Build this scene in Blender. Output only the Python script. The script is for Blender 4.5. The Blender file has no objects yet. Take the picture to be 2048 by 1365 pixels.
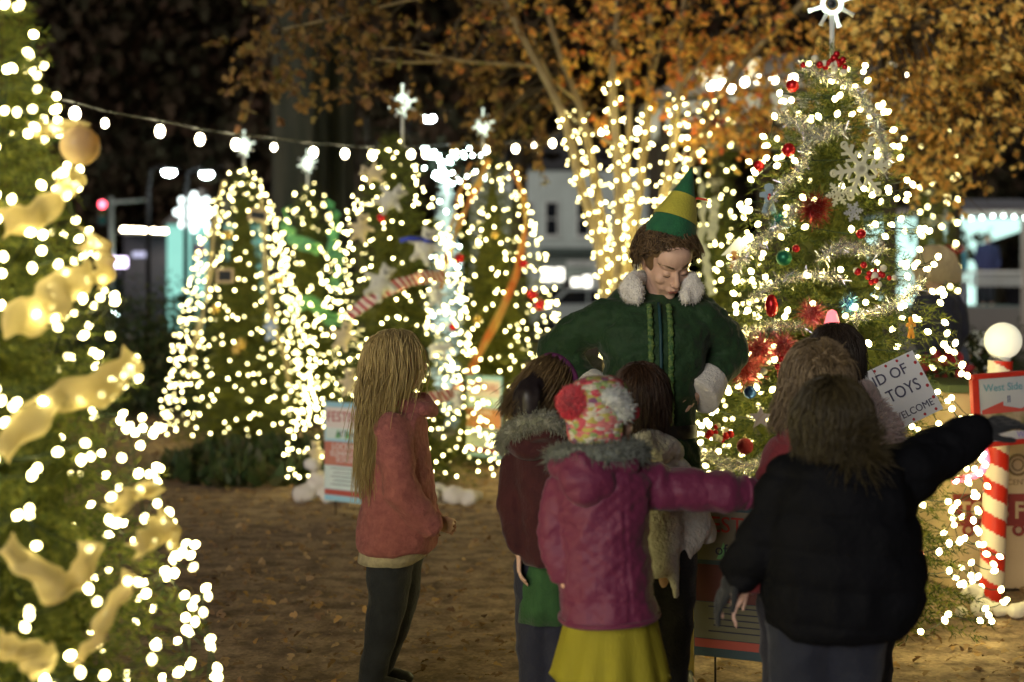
import bpy, math, random
import numpy as np
from mathutils import Vector, Matrix, noise

random.seed(7); RNG = np.random.default_rng(7)
sc = bpy.context.scene
COL = sc.collection
PI = math.pi

# ------------------------------------------------------------------ camera, sky, light
FPX, CX, HY, CH = 2844.0, 1024.0, 590.0, 1.47
cam = bpy.data.cameras.new('camera'); camo = bpy.data.objects.new('camera', cam); COL.objects.link(camo)
camo.location = (0, 0, CH); camo.rotation_euler = (PI/2, 0, 0)
cam.sensor_width = 36; cam.lens = FPX/2048*36; cam.shift_y = -(682.5-HY)/2048
cam.clip_start = 0.05; cam.clip_end = 2000
cam.dof.use_dof = True; cam.dof.focus_distance = 5.25; cam.dof.aperture_fstop = 1.6
sc.camera = camo
w = bpy.data.worlds.new('World'); sc.world = w; w.use_nodes = True
nt = w.node_tree; bg = nt.nodes['Background']
sky = nt.nodes.new('ShaderNodeTexSky'); sky.sky_type = 'NISHITA'; sky.sun_disc = False
SUN_EL, SUN_AZ = math.radians(12), math.radians(205)
sky.sun_elevation = math.radians(-5); sky.sun_rotation = SUN_AZ
nt.links.new(sky.outputs[0], bg.inputs[0]); bg.inputs[1].default_value = 0.15
sl = bpy.data.lights.new('fill_sun', 'SUN'); sl.energy = 0.58; sl.angle = math.radians(28); sl.color = (1.0, .92, .83)
slo = bpy.data.objects.new('fill_sun', sl); COL.objects.link(slo)
# fill lamp for the unseen lit square, behind and a little left of the camera
_d = Vector((math.sin(SUN_AZ)*math.cos(SUN_EL), math.cos(SUN_AZ)*math.cos(SUN_EL), math.sin(SUN_EL)))
slo.rotation_euler = (-_d).to_track_quat('-Z', 'Y').to_euler()
vs = sc.view_settings; vs.view_transform = 'Standard'; vs.look = 'None'; vs.gamma = 1; vs.exposure = 1.4
sc.cycles.use_denoising = True
sc.cycles.max_bounces = 5; sc.cycles.diffuse_bounces = 2; sc.cycles.glossy_bounces = 2
sc.cycles.transmission_bounces = 3; sc.cycles.transparent_max_bounces = 6
sc.cycles.sample_clamp_indirect = 3.0; sc.cycles.caustics_reflective = False; sc.cycles.caustics_refractive = False

# ------------------------------------------------------------------ helpers
def P(px, py, d): return np.array(((px-CX)/FPX*d, d, CH-(py-HY)/FPX*d))

class MB:
    def __init__(s): s.v = []; s.g = []; s.n = 0
    def add(s, V, F, m=0):
        V = np.asarray(V, float).reshape(-1, 3)
        if isinstance(F, np.ndarray): s.g.append((F+s.n, m))
        else:
            by = {}
            for f in F: by.setdefault(len(f), []).append(f)
            for k in by: s.g.append((np.array(by[k], int)+s.n, m))
        s.v.append(V); s.n += len(V); return s
    def addm(s, VF, m=0): return s.add(VF[0], VF[1], m)
    def mesh(s, name, smooth=True):
        me = bpy.data.meshes.new(name)
        V = np.concatenate(s.v) if s.v else np.zeros((0, 3))
        me.vertices.add(len(V)); me.vertices.foreach_set('co', V.astype(np.float32).ravel())
        L = np.concatenate([g.ravel() for g, m in s.g]).astype(np.int32)
        tot = np.concatenate([np.full(len(g), g.shape[1]) for g, m in s.g])
        mi = np.concatenate([np.full(len(g), m) for g, m in s.g]).astype(np.int32)
        st = np.concatenate([[0], np.cumsum(tot)[:-1]]).astype(np.int32)
        me.loops.add(len(L)); me.loops.foreach_set('vertex_index', L)
        me.polygons.add(len(tot)); me.polygons.foreach_set('loop_start', st)
        me.polygons.foreach_set('material_index', mi)
        me.update(calc_edges=True); me.validate()
        me.polygons.foreach_set('use_smooth', np.full(len(me.polygons), smooth)); me.update()
        return me

def tag(o, label=None, cat=None, group=None, kind=None):
    if label: o['label'] = label
    if cat: o['category'] = cat
    if group: o['group'] = group
    if kind: o['kind'] = kind
    return o
def thing(name, loc=(0, 0, 0), rz=0, **k):
    o = bpy.data.objects.new(name, None); COL.objects.link(o); o.location = tuple(loc)
    o.rotation_euler = (0, 0, rz); o.empty_display_size = .1
    return tag(o, **k)
def obj(name, mb, mats, parent=None, smooth=True, world=True, bevel=0, **k):
    """mb in world coordinates (world=True) or in the parent's own frame"""
    me = mb.mesh(name, smooth) if isinstance(mb, MB) else mb
    if not isinstance(mats, (list, tuple)): mats = [mats]
    if not len(me.materials):
        for m in mats: me.materials.append(m)
    o = bpy.data.objects.new(name, me); COL.objects.link(o)
    if parent is not None:
        if world:
            off = Vector(parent.location); q = parent.parent
            while q is not None: off += Vector(q.location); q = q.parent
            me.transform(Matrix.Translation(-off))
        o.parent = parent
    if bevel:
        b = o.modifiers.new('bevel', 'BEVEL'); b.width = bevel; b.segments = 2; b.limit_method = 'ANGLE'
    return tag(o, **k)
def copytree(o, parent=None):
    c = o.copy(); COL.objects.link(c); c.parent = parent
    for ch in o.children: copytree(ch, c)
    return c

def nrm(v): v = np.asarray(v, float); return v/(np.linalg.norm(v)+1e-12)
def frame(d):
    d = nrm(d); a = np.array((0, 0, 1.)) if abs(d[2]) < .9 else np.array((1., 0, 0))
    u = nrm(np.cross(a, d)); return d, u, np.cross(d, u)
def rot(ax, ang):
    return np.array(Matrix.Rotation(ang, 3, ax))
def loft(rings, cap=True, closed=False):
    rings = [np.asarray(r, float) for r in rings]; n = len(rings[0]); m = len(rings)
    V = np.concatenate(rings); F = []
    a = np.arange(n); b = (a+1) % n
    Q = [np.stack([i*n+a, i*n+b, (i+1)*n+b, (i+1)*n+a], 1) for i in range(m-1)]
    if closed: i = m-1; Q.append(np.stack([i*n+a, i*n+b, b, a], 1))
    F = [list(q) for q in np.concatenate(Q)]
    if cap and not closed:
        V = np.concatenate([V, [rings[0].mean(0)], [rings[-1].mean(0)]])
        c0, c1 = m*n, m*n+1
        F += [[c0, int(b[i]), int(a[i])] for i in range(n)] + [[c1, int((m-1)*n+a[i]), int((m-1)*n+b[i])] for i in range(n)]
    return V, F
def tube(pts, rad, n=8, cap=True, flat=None):
    pts = [np.asarray(p, float) for p in pts]; m = len(pts)
    if np.isscalar(rad): rad = [rad]*m
    T = [nrm(pts[min(i+1, m-1)]-pts[max(i-1, 0)]) for i in range(m)]
    _, u, _ = frame(T[0]); rings = []
    th = np.linspace(0, 2*PI, n, endpoint=False)
    for i in range(m):
        u = nrm(u-T[i]*np.dot(u, T[i])); v = np.cross(T[i], u)
        ru = rad[i]; rv = rad[i] if flat is None else rad[i]*flat
        rings.append(pts[i]+np.outer(np.cos(th)*ru, u)+np.outer(np.sin(th)*rv, v))
    return loft(rings, cap)
def ell(c, r, R=None, nu=18, nv=11):
    if np.isscalar(r): r = (r, r, r)
    r = np.array(r, float); rings = []
    th = np.linspace(0, 2*PI, nu, endpoint=False)
    for ph in np.linspace(-PI/2, PI/2, nv+2)[1:-1]:
        rings.append(np.stack([np.cos(th)*math.cos(ph), np.sin(th)*math.cos(ph), np.full(nu, math.sin(ph))], 1))
    V, F = loft(rings)
    V[-2] = (0, 0, -1); V[-1] = (0, 0, 1)
    V = V*r
    if R is not None: V = V@np.array(R).T
    return V+np.array(c, float), F
def cap(a, b, ra, rb=None, n=14):
    """capsule between two points"""
    rb = ra if rb is None else rb
    a = np.array(a, float); b = np.array(b, float); d, u, v = frame(b-a)
    th = np.linspace(0, 2*PI, n, endpoint=False); C = np.outer(np.cos(th), u)+np.outer(np.sin(th), v)
    rings = []
    for ph in (-80, -55, -30, 0): p = math.radians(ph); rings.append(a+d*ra*math.sin(p)+C*ra*math.cos(p))
    for ph in (0, 30, 55, 80): p = math.radians(ph); rings.append(b+d*rb*math.sin(p)+C*rb*math.cos(p))
    return loft(rings)
def chain(pts, rs, n=14):
    out = []
    for i in range(len(pts)-1): out.append(cap(pts[i], pts[i+1], rs[i], rs[i+1], n))
    return out
def box(c, s, R=None):
    s = np.array(s, float)/2
    V = np.array([(x, y, z) for x in (-1, 1) for y in (-1, 1) for z in (-1, 1)], float)*s
    if R is not None: V = V@np.array(R).T
    return V+np.array(c, float), [[0, 1, 3, 2], [4, 6, 7, 5], [0, 4, 5, 1], [2, 3, 7, 6], [0, 2, 6, 4], [1, 5, 7, 3]]
def prism(poly, y0, y1):
    """polygon in (x, z), extruded along y"""
    n = len(poly); V = [(x, y0, z) for x, z in poly]+[(x, y1, z) for x, z in poly]
    F = [list(range(n)), list(range(2*n-1, n-1, -1))]+[[i, n+i, n+(i+1) % n, (i+1) % n] for i in range(n)]
    return np.array(V, float), F
def xf(VF, R=None, t=(0, 0, 0)):
    V = np.asarray(VF[0], float)
    if R is not None: V = V@np.array(R).T
    return V+np.array(t, float), VF[1]
def lathe(prof, n=20, c=(0, 0, 0)):
    th = np.linspace(0, 2*PI, n, endpoint=False)
    V, F = loft([np.stack([np.cos(th)*r, np.sin(th)*r, np.full(n, z)], 1) for r, z in prof])
    return V+np.array(c, float), F
def strips(paths, wid, up=None):
    """3-sided hair strands, paths (N,S,3), wid (S,) -> V,F"""
    N, S, _ = paths.shape
    T = np.gradient(paths, axis=1); T /= np.linalg.norm(T, axis=2, keepdims=True)+1e-9
    ref = np.broadcast_to(np.array((.31, .87, .38)), T.shape)
    U = np.cross(T, ref); U /= np.linalg.norm(U, axis=2, keepdims=True)+1e-9
    W = np.cross(T, U); wd = np.asarray(wid)[None, :, None]
    R = [paths+(U*math.cos(a)+W*math.sin(a)*.6)*wd for a in (0, 2.1, 4.2)]
    V = np.stack(R, 2).reshape(-1, 3)
    base = (np.arange(N)[:, None]*S+np.arange(S-1)[None, :]).reshape(-1)*3
    F = [np.stack([base+a, base+b, base+3+b, base+3+a], 1) for a, b in ((0, 1), (1, 2), (2, 0))]
    return V, np.concatenate(F)

def blob(prims, voxel, smooth=4, name='blob'):
    """one continuous surface grown round overlapping closed shapes"""
    mb = MB()
    for p in prims: mb.addm(p)
    me = mb.mesh(name); o = bpy.data.objects.new(name, me); COL.objects.link(o)
    r = o.modifiers.new('r', 'REMESH'); r.mode = 'VOXEL'; r.voxel_size = voxel; r.use_smooth_shade = True
    if smooth:
        s = o.modifiers.new('s', 'SMOOTH'); s.factor = .5; s.iterations = smooth
    dg = bpy.context.evaluated_depsgraph_get(); out = bpy.data.meshes.new_from_object(o.evaluated_get(dg))
    bpy.data.objects.remove(o); bpy.data.meshes.remove(me)
    out.materials.clear(); out.polygons.foreach_set('use_smooth', np.ones(len(out.polygons), bool))
    return out
def getv(me):
    a = np.empty(len(me.vertices)*3, np.float32); me.vertices.foreach_get('co', a); return a.reshape(-1, 3).astype(float)
def getn(me):
    a = np.empty(len(me.vertices)*3, np.float32); me.vertex_normals.foreach_get('vector', a); return a.reshape(-1, 3).astype(float)
def setv(me, V): me.vertices.foreach_set('co', V.astype(np.float32).ravel()); me.update()
def wrinkle(me, amp, scale, sz=1.0, seed=0, ridged=True):
    V = getv(me); N = getn(me)
    out = np.empty(len(V))
    for i, v in enumerate(V):
        q = Vector((v[0]*scale+seed, v[1]*scale, v[2]*scale*sz))
        a = noise.noise(q); b = noise.noise(q*2.3)
        out[i] = (1-2*abs(a)*1.6)*.7+b*.3+max(0, 1-abs(noise.noise(q*1.7+Vector((5, 3, 1))))*4)*.22 if ridged else a*.7+b*.3
    setv(me, V+N*(out*amp)[:, None]); return me
def facemat(me, fn):
    """assign material index per face from its centre"""
    n = len(me.polygons); c = np.empty(n*3, np.float32); me.polygons.foreach_get('center', c)
    me.polygons.foreach_set('material_index', fn(c.reshape(-1, 3).astype(float)).astype(np.int32)); me.update()

# ------------------------------------------------------------------ materials
def mat(name, col, rough=.7, col2=None, nscale=8, bump=0, bscale=60, metal=0, emit=None, estr=0, sheen=0,
        transl=0, island=None, trans=0, alpha=1, spec=.4, detail=3, stretch=None, wave=None, coord='Object'):
    m = bpy.data.materials.new(name); m.use_nodes = True; t = m.node_tree; N = t.nodes; L = t.links
    b = N['Principled BSDF']; b.inputs['Roughness'].default_value = rough; b.inputs['Metallic'].default_value = metal
    b.inputs['Base Color'].default_value = (*col, 1); b.inputs['Specular IOR Level'].default_value = spec
    tc = N.new('ShaderNodeTexCoord'); src = tc.outputs[coord]
    if stretch:
        mp = N.new('ShaderNodeMapping'); mp.inputs['Scale'].default_value = stretch; L.new(src, mp.inputs[0]); src = mp.outputs[0]
    csock = None
    if col2 is not None:
        nz = N.new('ShaderNodeTexNoise'); nz.inputs['Scale'].default_value = nscale; nz.inputs['Detail'].default_value = detail
        L.new(src, nz.inputs['Vector'])
        r = N.new('ShaderNodeValToRGB'); r.color_ramp.elements[0].position = .35; r.color_ramp.elements[1].position = .65
        r.color_ramp.elements[0].color = (*col, 1); r.color_ramp.elements[1].color = (*col2, 1)
        L.new(nz.outputs[0], r.inputs[0]); csock = r.outputs[0]
    if island:
        g = N.new('ShaderNodeNewGeometry'); r = N.new('ShaderNodeValToRGB')
        el = r.color_ramp.elements
        while len(el) < len(island): el.new(.5)
        for i, c in enumerate(island): el[i].position = i/(len(island)-1); el[i].color = (*c, 1)
        L.new(g.outputs['Random Per Island'], r.inputs[0]); csock = r.outputs[0]
    if csock: L.new(csock, b.inputs['Base Color'])
    if bump:
        if wave:
            wv = N.new('ShaderNodeTexWave'); wv.inputs['Scale'].default_value = wave; wv.inputs['Distortion'].default_value = 1.5
            wv.bands_direction = 'Z'; L.new(src, wv.inputs['Vector']); h = wv.outputs['Fac']
        else:
            n2 = N.new('ShaderNodeTexNoise'); n2.inputs['Scale'].default_value = bscale; n2.inputs['Detail'].default_value = 4
            L.new(src, n2.inputs['Vector']); h = n2.outputs[0]
        bp = N.new('ShaderNodeBump'); bp.inputs['Strength'].default_value = bump; bp.inputs['Distance'].default_value = .01
        L.new(h, bp.inputs['Height']); L.new(bp.outputs[0], b.inputs['Normal'])
    if sheen: b.inputs['Sheen Weight'].default_value = sheen; b.inputs['Sheen Roughness'].default_value = .5
    if emit: b.inputs['Emission Color'].default_value = (*emit, 1); b.inputs['Emission Strength'].default_value = estr
    if trans: b.inputs['Transmission Weight'].default_value = trans
    if alpha < 1: b.inputs['Alpha'].default_value = alpha
    if transl:
        tr = N.new('ShaderNodeBsdfTranslucent'); mx = N.new('ShaderNodeMixShader'); mx.inputs[0].default_value = transl
        if csock: L.new(csock, tr.inputs[0])
        else: tr.inputs[0].default_value = (*col, 1)
        L.new(b.outputs[0], mx.inputs[1]); L.new(tr.outputs[0], mx.inputs[2]); L.new(mx.outputs[0], N['Material Output'].inputs[0])
    return m
def bulb_glow(name, col, s):
    # brightness and tint run along each bulb (amber at the socket end) and differ from bulb to bulb
    m = glow(name, col, s); t = m.node_tree; N = t.nodes; L = t.links; e = [n for n in N if n.type == 'EMISSION'][0]
    oi = N.new('ShaderNodeObjectInfo'); g = N.new('ShaderNodeNewGeometry'); a = N.new('ShaderNodeMath'); a.operation = 'ADD'
    L.new(oi.outputs['Random'], a.inputs[0]); L.new(g.outputs['Random Per Island'], a.inputs[1]); f = N.new('ShaderNodeMath'); f.operation = 'FRACT'; L.new(a.outputs[0], f.inputs[0])
    r = N.new('ShaderNodeMapRange'); L.new(f.outputs[0], r.inputs['Value']); r.inputs['To Min'].default_value = s*.35; r.inputs['To Max'].default_value = s*1.65
    L.new(r.outputs[0], e.inputs[1]); return m
def glow(name, col, s):
    m = bpy.data.materials.new(name); m.use_nodes = True; t = m.node_tree
    t.nodes.remove(t.nodes['Principled BSDF']); e = t.nodes.new('ShaderNodeEmission')
    e.inputs[0].default_value = (*col, 1); e.inputs[1].default_value = s
    t.links.new(e.outputs[0], t.nodes['Material Output'].inputs[0]); return m

M = {}
M['needle'] = mat('needle', (.02, .05, .01), .55, island=[(.016, .036, .011), (.055, .09, .02), (.25, .26, .045), (.034, .06, .014)], transl=.4)
M['bark'] = mat('bark', (.05, .035, .022), .9, col2=(.1, .08, .055), nscale=14, bump=.8, bscale=30, stretch=(1, 1, .25))
M['stem_bark'] = mat('stem_bark', (.26, .2, .1), .8, col2=(.4, .32, .17), nscale=10, bump=.4, bscale=30, stretch=(1, 1, .3))
M['wire'] = mat('wire', (.01, .03, .012), .5)
WARM = (1, .85, .33)
M['bulb'] = bulb_glow('warm_bulb', WARM, 10)
M['bulb_big'] = glow('globe_bulb', (1, .86, .55), 16)
M['bulb_cool'] = glow('cool_bulb', (.75, 1, .92), 20)
M['leaf_orange'] = mat('leaf_orange', (.6, .25, .05), .6, island=[(.7, .16, .05), (.88, .42, .08), (.95, .62, .12), (.6, .26, .06), (.5, .42, .1)], transl=.3)
M['leaf_yellow'] = mat('leaf_yellow', (.6, .35, .05), .6, island=[(.95, .62, .14), (.95, .72, .2), (.85, .46, .09), (.95, .5, .1)], transl=.15)
M['leaf_brown'] = mat('leaf_brown', (.2, .1, .03), .7, island=[(.26, .12, .05), (.18, .12, .04), (.36, .2, .06), (.18, .17, .05)], transl=.35)
M['leaf_dark'] = mat('leaf_dark', (.03, .025, .012), .8, island=[(.05, .028, .015), (.03, .03, .012), (.07, .035, .02)], transl=.2)
M['leaf_hedge'] = mat('leaf_hedge', (.03, .05, .02), .6, island=[(.02, .045, .012), (.05, .08, .025), (.08, .07, .03)], transl=.2)
M['trunk_grey'] = mat('trunk_grey', (.025, .03, .02), .9, col2=(.055, .055, .04), nscale=5, bump=1, bscale=9, stretch=(1, 1, .15))
M['white_paint'] = mat('white_paint', (.75, .78, .76), .5, col2=(.68, .7, .68), nscale=4)
M['dark_metal'] = mat('dark_metal', (.03, .03, .032), .4, metal=.6)
M['cotton'] = mat('cotton', (.78, .74, .68), .95, col2=(.68, .62, .55), nscale=9, bump=.8, bscale=45, sheen=.3)
M['acrylic'] = mat('acrylic', (.85, .9, .85), .25, emit=(.8, 1, .82), estr=.5)
M['skin'] = mat('skin', (.74, .49, .37), .5, col2=(.68, .43, .32), nscale=20, bump=.08, bscale=200)
M['lips'] = mat('lips', (.42, .16, .13), .45)
M['lash'] = mat('lash', (.03, .02, .015), .6)
M['shoe'] = mat('shoe', (.03, .03, .03), .5, bump=.2, bscale=80)
M['text_dark'] = mat('text_dark', (.04, .04, .07), .7)
M['text_red'] = mat('text_red', (.45, .05, .04), .7)
M['text_white'] = mat('text_white', (.85, .85, .82), .7)
M['gold_mesh'] = mat('gold_mesh', (.7, .6, .36), .5, col2=(.78, .68, .46), nscale=16, transl=.5, bump=.5, bscale=120, alpha=.42)
M['red_glass'] = mat('red_glass', (.5, .02, .02), .15, metal=.5)

# ------------------------------------------------------------------ ground
def ground():
    g = MB(); xs = np.linspace(-14, 14, 150); ys = np.linspace(1.0, 26, 150)
    X, Y = np.meshgrid(xs, ys); Z = np.zeros_like(X)
    for i in range(X.shape[0]):
        for j in range(X.shape[1]):
            e = min(1, (14-abs(X[i, j]))/3, (Y[i, j]-1)/1.5, (26-Y[i, j])/3)
            Z[i, j] = (noise.noise(Vector((X[i, j]*.5, Y[i, j]*.5, 0)))*.02+noise.noise(Vector((X[i, j]*3, Y[i, j]*3, 1)))*.008-.01)*max(0, e)
    n = 150; V = np.stack([X.ravel(), Y.ravel(), Z.ravel()], 1)
    a = (np.arange(n-1)[:, None]*n+np.arange(n-1)[None]).ravel(); g.add(V, np.stack([a, a+1, a+n+1, a+n], 1))
    # far skirt of the same sheet
    for (x0, x1, y0, y1) in ((-400, 400, 26, 600), (-400, 400, -60, 1), (-400, -14, 1, 26), (14, 400, 1, 26)):
        g.add([(x0, y0, 0), (x1, y0, 0), (x1, y1, 0), (x0, y1, 0)], [[0, 1, 2, 3]])
    m = mat('mulch', (.14, .08, .042), .95, col2=(.36, .23, .12), nscale=7, bump=1, bscale=22, detail=8)
    N = m.node_tree.nodes; L = m.node_tree.links; r = [x for x in N if x.type == 'VALTORGB'][0]
    v = N.new('ShaderNodeTexVoronoi'); v.inputs['Scale'].default_value = 70; mx = N.new('ShaderNodeMix'); mx.data_type = 'RGBA'; mx.blend_type = 'MULTIPLY'
    mx.inputs[0].default_value = .5; L.new(N['Texture Coordinate'].outputs['Object'], v.inputs[0])
    bw = N.new('ShaderNodeRGBToBW'); L.new(v.outputs['Color'], bw.inputs[0]); L.new(r.outputs[0], mx.inputs[6]); L.new(bw.outputs[0], mx.inputs[7])
    hs = N.new('ShaderNodeHueSaturation'); hs.inputs['Saturation'].default_value = .8; hs.inputs['Value'].default_value = 1.5
    L.new(mx.outputs[2], hs.inputs['Color']); L.new(hs.outputs[0], N['Principled BSDF'].inputs['Base Color'])
    obj('ground', g, m, kind='structure')
    road = MB(); road.addm(box((0, 58, -.046), (300, 12, .1)))
    obj('road', road, mat('asphalt', (.05, .05, .052), .85, col2=(.07, .07, .07), nscale=30), kind='structure')
    pv = MB(); pv.addm(box((0, 50.5, .05), (300, 3, .14))); pv.addm(box((0, 66.5, .05), (300, 3, .14)))
    obj('pavement', pv, mat('concrete', (.25, .25, .24), .9, col2=(.32, .31, .3), nscale=3), kind='structure')
ground()

LEAF = np.array([(0, 0), (.12, .26), (.42, .44), (.42, .2), (.72, .28), (1, 0), (.72, -.28), (.42, -.2), (.42, -.44), (.12, -.26)])
def leaf_mb(mb, C, D, size, m=0, up=None, jit=.6, shape=LEAF):
    """leaves at C (n,3) pointing along D, with random roll"""
    n = len(C); D = D/(np.linalg.norm(D, axis=1, keepdims=True)+1e-9)
    R = RNG.normal(size=(n, 3)) if up is None else np.array(up)+RNG.normal(size=(n, 3))*jit
    S = np.cross(R, D); S /= np.linalg.norm(S, axis=1, keepdims=True)+1e-9; U = np.cross(D, S)
    s = np.asarray(size)*np.ones(n)
    k = len(shape); V = np.empty((n, k, 3))
    for i, (x, y) in enumerate(shape):
        V[:, i] = C+(D*x+S*y+U*(abs(y)*.35-.25*x*x))*s[:, None]
    F = np.arange(n*k).reshape(n, k); mb.add(V.reshape(-1, 3), F, m)
QLEAF = np.array([(0, 0), (.5, .34), (1, 0), (.5, -.34)])

def fallen():
    mb = MB(); n = 15000
    y = 3.2+(RNG.random(n)**.8)*15; x = (RNG.random(n)-.5)*2*(y*.40+.4)
    C = np.stack([x, y, .006+RNG.random(n)*.02], 1)
    D = RNG.normal(size=(n, 3)); D[:, 2] *= .25
    leaf_mb(mb, C, D, RNG.uniform(.015, .055, n), up=(0, 0, 1), jit=.35)
    obj('fallen_leaves', mb, mat('leaf_litter', (.2, .1, .04), .85, island=[(.16, .09, .045), (.3, .19, .09), (.4, .27, .13), (.22, .13, .07), (.5, .3, .1)], transl=.1), kind='stuff',
        label='dry brown leaves scattered over the mulch', cat='fallen leaves')
fallen()

# ------------------------------------------------------------------ fir trees
def spray(seed, tw=7, step=.0115, nl=.034, nw=.0062):
    """one flat fir branch, half a metre long along +x: needles as thin triangles, plus woody axis"""
    r = np.random.default_rng(seed); segs = [((0, 0, 0), (.5, 0, 0))]
    for i, t in enumerate(np.linspace(.1, .93, tw)):
        for s in (-1, 1):
            L = (.20*(1-t)+.06)*r.uniform(.8, 1.15); a = math.radians(r.uniform(38, 56))
            segs.append(((.5*t, 0, 0), (.5*t+L*math.cos(a), s*L*math.sin(a), r.uniform(-.035, .03))))
    T = []
    for a, b in segs:
        a = np.array(a); b = np.array(b); L = np.linalg.norm(b-a); d = (b-a)/L; n = max(4, int(L/step))
        t = (np.arange(n)+r.random(n))/n; base = a+np.outer(t*L, d)
        _, u, v = frame(d); ang = r.uniform(0, 2*PI, n)
        side = np.outer(np.cos(ang), u)+np.outer(np.sin(ang), v)*.75
        nd = d*.65+side*.85+r.normal(size=(n, 3))*.12; nd /= np.linalg.norm(nd, axis=1, keepdims=True)
        wv = np.cross(nd, r.normal(size=(n, 3))); wv /= np.linalg.norm(wv, axis=1, keepdims=True)
        ln = nl*r.uniform(.75, 1.2, n)[:, None]
        T.append(np.stack([base-wv*nw/2, base+wv*nw/2, base+nd*ln], 1))
    return np.concatenate(T)
SPR = [spray(s) for s in range(5)]
def fir_mesh(name, H, R0, n=400, seed=0, pw=.85, z0=.1, gap=0):
    r = np.random.default_rng(seed); out = []; mb = MB()
    for i in range(n):
        u = (i+.5)/n; z = z0+(H-z0)*(1-(1-u)**.76)
        f = 1-(z-z0)/(H-z0); R = R0*f**pw+.03
        L = R*r.uniform(.6, 1.0)
        az = i*2.39996+r.normal()*.12; el = math.radians(-6+52*(1-f)**1.6+r.normal()*5)
        T = SPR[r.integers(5)]; s = L/.5
        q = T.reshape(-1, 3)*np.array((s, .55+.45*s, .55+.45*s))
        q[:, 2] -= q[:, 0]**2*.18/max(L, .15)
        ro = r.normal()*.35; cr, sr = math.cos(ro), math.sin(ro)
        q = np.stack([q[:, 0], q[:, 1]*cr-q[:, 2]*sr, q[:, 1]*sr+q[:, 2]*cr], 1)
        ce, se = math.cos(el), math.sin(el); q = np.stack([q[:, 0]*ce-q[:, 2]*se, q[:, 1], q[:, 0]*se+q[:, 2]*ce], 1)
        ca, sa = math.cos(az), math.sin(az); q = np.stack([q[:, 0]*ca-q[:, 1]*sa, q[:, 0]*sa+q[:, 1]*ca, q[:, 2]+z-.04], 1)
        out.append(q)
    V = np.concatenate(out); mb.add(V, np.arange(len(V)).reshape(-1, 3))
    rings = []; th = np.linspace(0, 2*PI, 26, endpoint=False)
    for u in np.linspace(0, 1, 40):
        z = z0+(H*.9-z0)*u; rr = (R0*(1-u)**(pw*1.5))*.42*(1+r.normal(size=26)*.3)+.008; rings.append(np.stack([np.cos(th)*rr, np.sin(th)*rr, z+r.normal(size=26)*.02], 1))
    mb.addm(loft(rings))
    me = mb.mesh(name, False); me.materials.append(M['needle']); return me
def bulb_shape(s=1.0):
    return lathe([(.003*s, -.02*s), (.012*s, -.012*s), (.0165*s, 0), (.012*s, .013*s), (.004*s, .02*s)], 7)
BULB = {}
def bulb_mesh(key, m, s):
    if key not in BULB:
        mb = MB(); mb.addm(bulb_shape(s)); me = mb.mesh('bulb'); me.materials.append(m); BULB[key] = me
    return BULB[key]
def light_string(pos, label, group=None, key='warm', m=None, s=1.0, root=None, maxn=100, wire=True, wr=.0025, jump=1.3):
    """string_lights thing: a wire and its bulbs; the 100 nearest the camera as parts, the rest as one part"""
    m = m or M['bulb']; pos = np.array(pos); c = pos[pos[:, 2].argmin()]
    t = thing('string_lights', c, label=label, cat='string lights', group=group)
    if wire:
        mb = MB()
        for i in range(len(pos)-1):
            if np.linalg.norm(pos[i+1]-pos[i]) < jump:
                mid = (pos[i]+pos[i+1])/2-np.array((0, 0, .008))
                mb.addm(tube([pos[i], mid, pos[i+1]], wr, 3, False))
        if mb.n: obj('wire', mb, M['wire'], t)
    py = HY-(pos[:, 2]-CH)/pos[:, 1]*FPX; px = CX+pos[:, 0]/pos[:, 1]*FPX
    vis = (px > -5) & (px < 2053) & (py > -5) & (py < 1370)
    order = np.argsort(pos[:, 1]+np.where(vis, 0, 1000)); near = order[:maxn]; far = order[maxn:]
    me = bulb_mesh((key, s), m, s)
    for i in near:
        o = bpy.data.objects.new('bulb', me); COL.objects.link(o); o.parent = t
        o.location = tuple(pos[i]-c); o.rotation_euler = tuple(RNG.uniform(-1.2, 1.2, 3))
    if len(far):
        mb = MB(); sh = bulb_shape(s)
        for i in far:
            R = rot('X', RNG.uniform(-1.2, 1.2))@rot('Y', RNG.uniform(-1.2, 1.2)); mb.addm(xf(sh, R, pos[i]))
        obj('bulb', mb, m, t, kind='stuff')
    return t
def helix(base, H, R0, N, turns, pw=.85, z0=.12, seed=0, rin=1.0, rout=1.14, back=1.0):
    r = np.random.default_rng(seed); out = []
    for i in range(N):
        u = (i+.5)/N; f = (1-u)**.68; z = z0+(H-z0)*(1-f)
        a = 2*PI*turns*(1-f)+r.normal()*.10*1/max(f, .15)+seed
        R = (R0*.94*f**pw+.03)*r.uniform(rin, rout)
        out.append(base+np.array((math.cos(a)*R, math.sin(a)*R, z+r.normal()*.03)))
    return out
FIR = {}
def christmas_tree(cpx, d, H, R0, mesh, nb, turns, label, llabel, seed=0, rz=0, scale=1, s=.52, pw=.58, group='christmas trees with white lights'):
    base = np.array(((cpx-CX)/FPX*d, d, 0))
    t = thing('christmas_tree', base, rz, label=label, cat='christmas tree', group=group)
    o = obj('crown', FIR[mesh], M['needle'], t, world=False); o.scale = (scale,)*3
    tr = MB(); tr.addm(lathe([(.045, 0), (.04, H*.5), (.008, H*.97)], 8)); obj('trunk', tr, M['bark'], t, world=False)
    st = MB()
    for k in range(4): st.addm(tube([(math.cos(k*PI/2)*.3, math.sin(k*PI/2)*.3, .015), (0, 0, .06)], .014, 6))
    obj('stand', st, M['dark_metal'], t, world=False)
    light_string(helix(base, H*.985, R0, nb, turns, pw, seed=seed), llabel, 'white light strings on the christmas trees', s=s)
    return base
FIR['far1'] = fir_mesh('crown', 2.75, .76, 330, 1, pw=.58)
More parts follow.
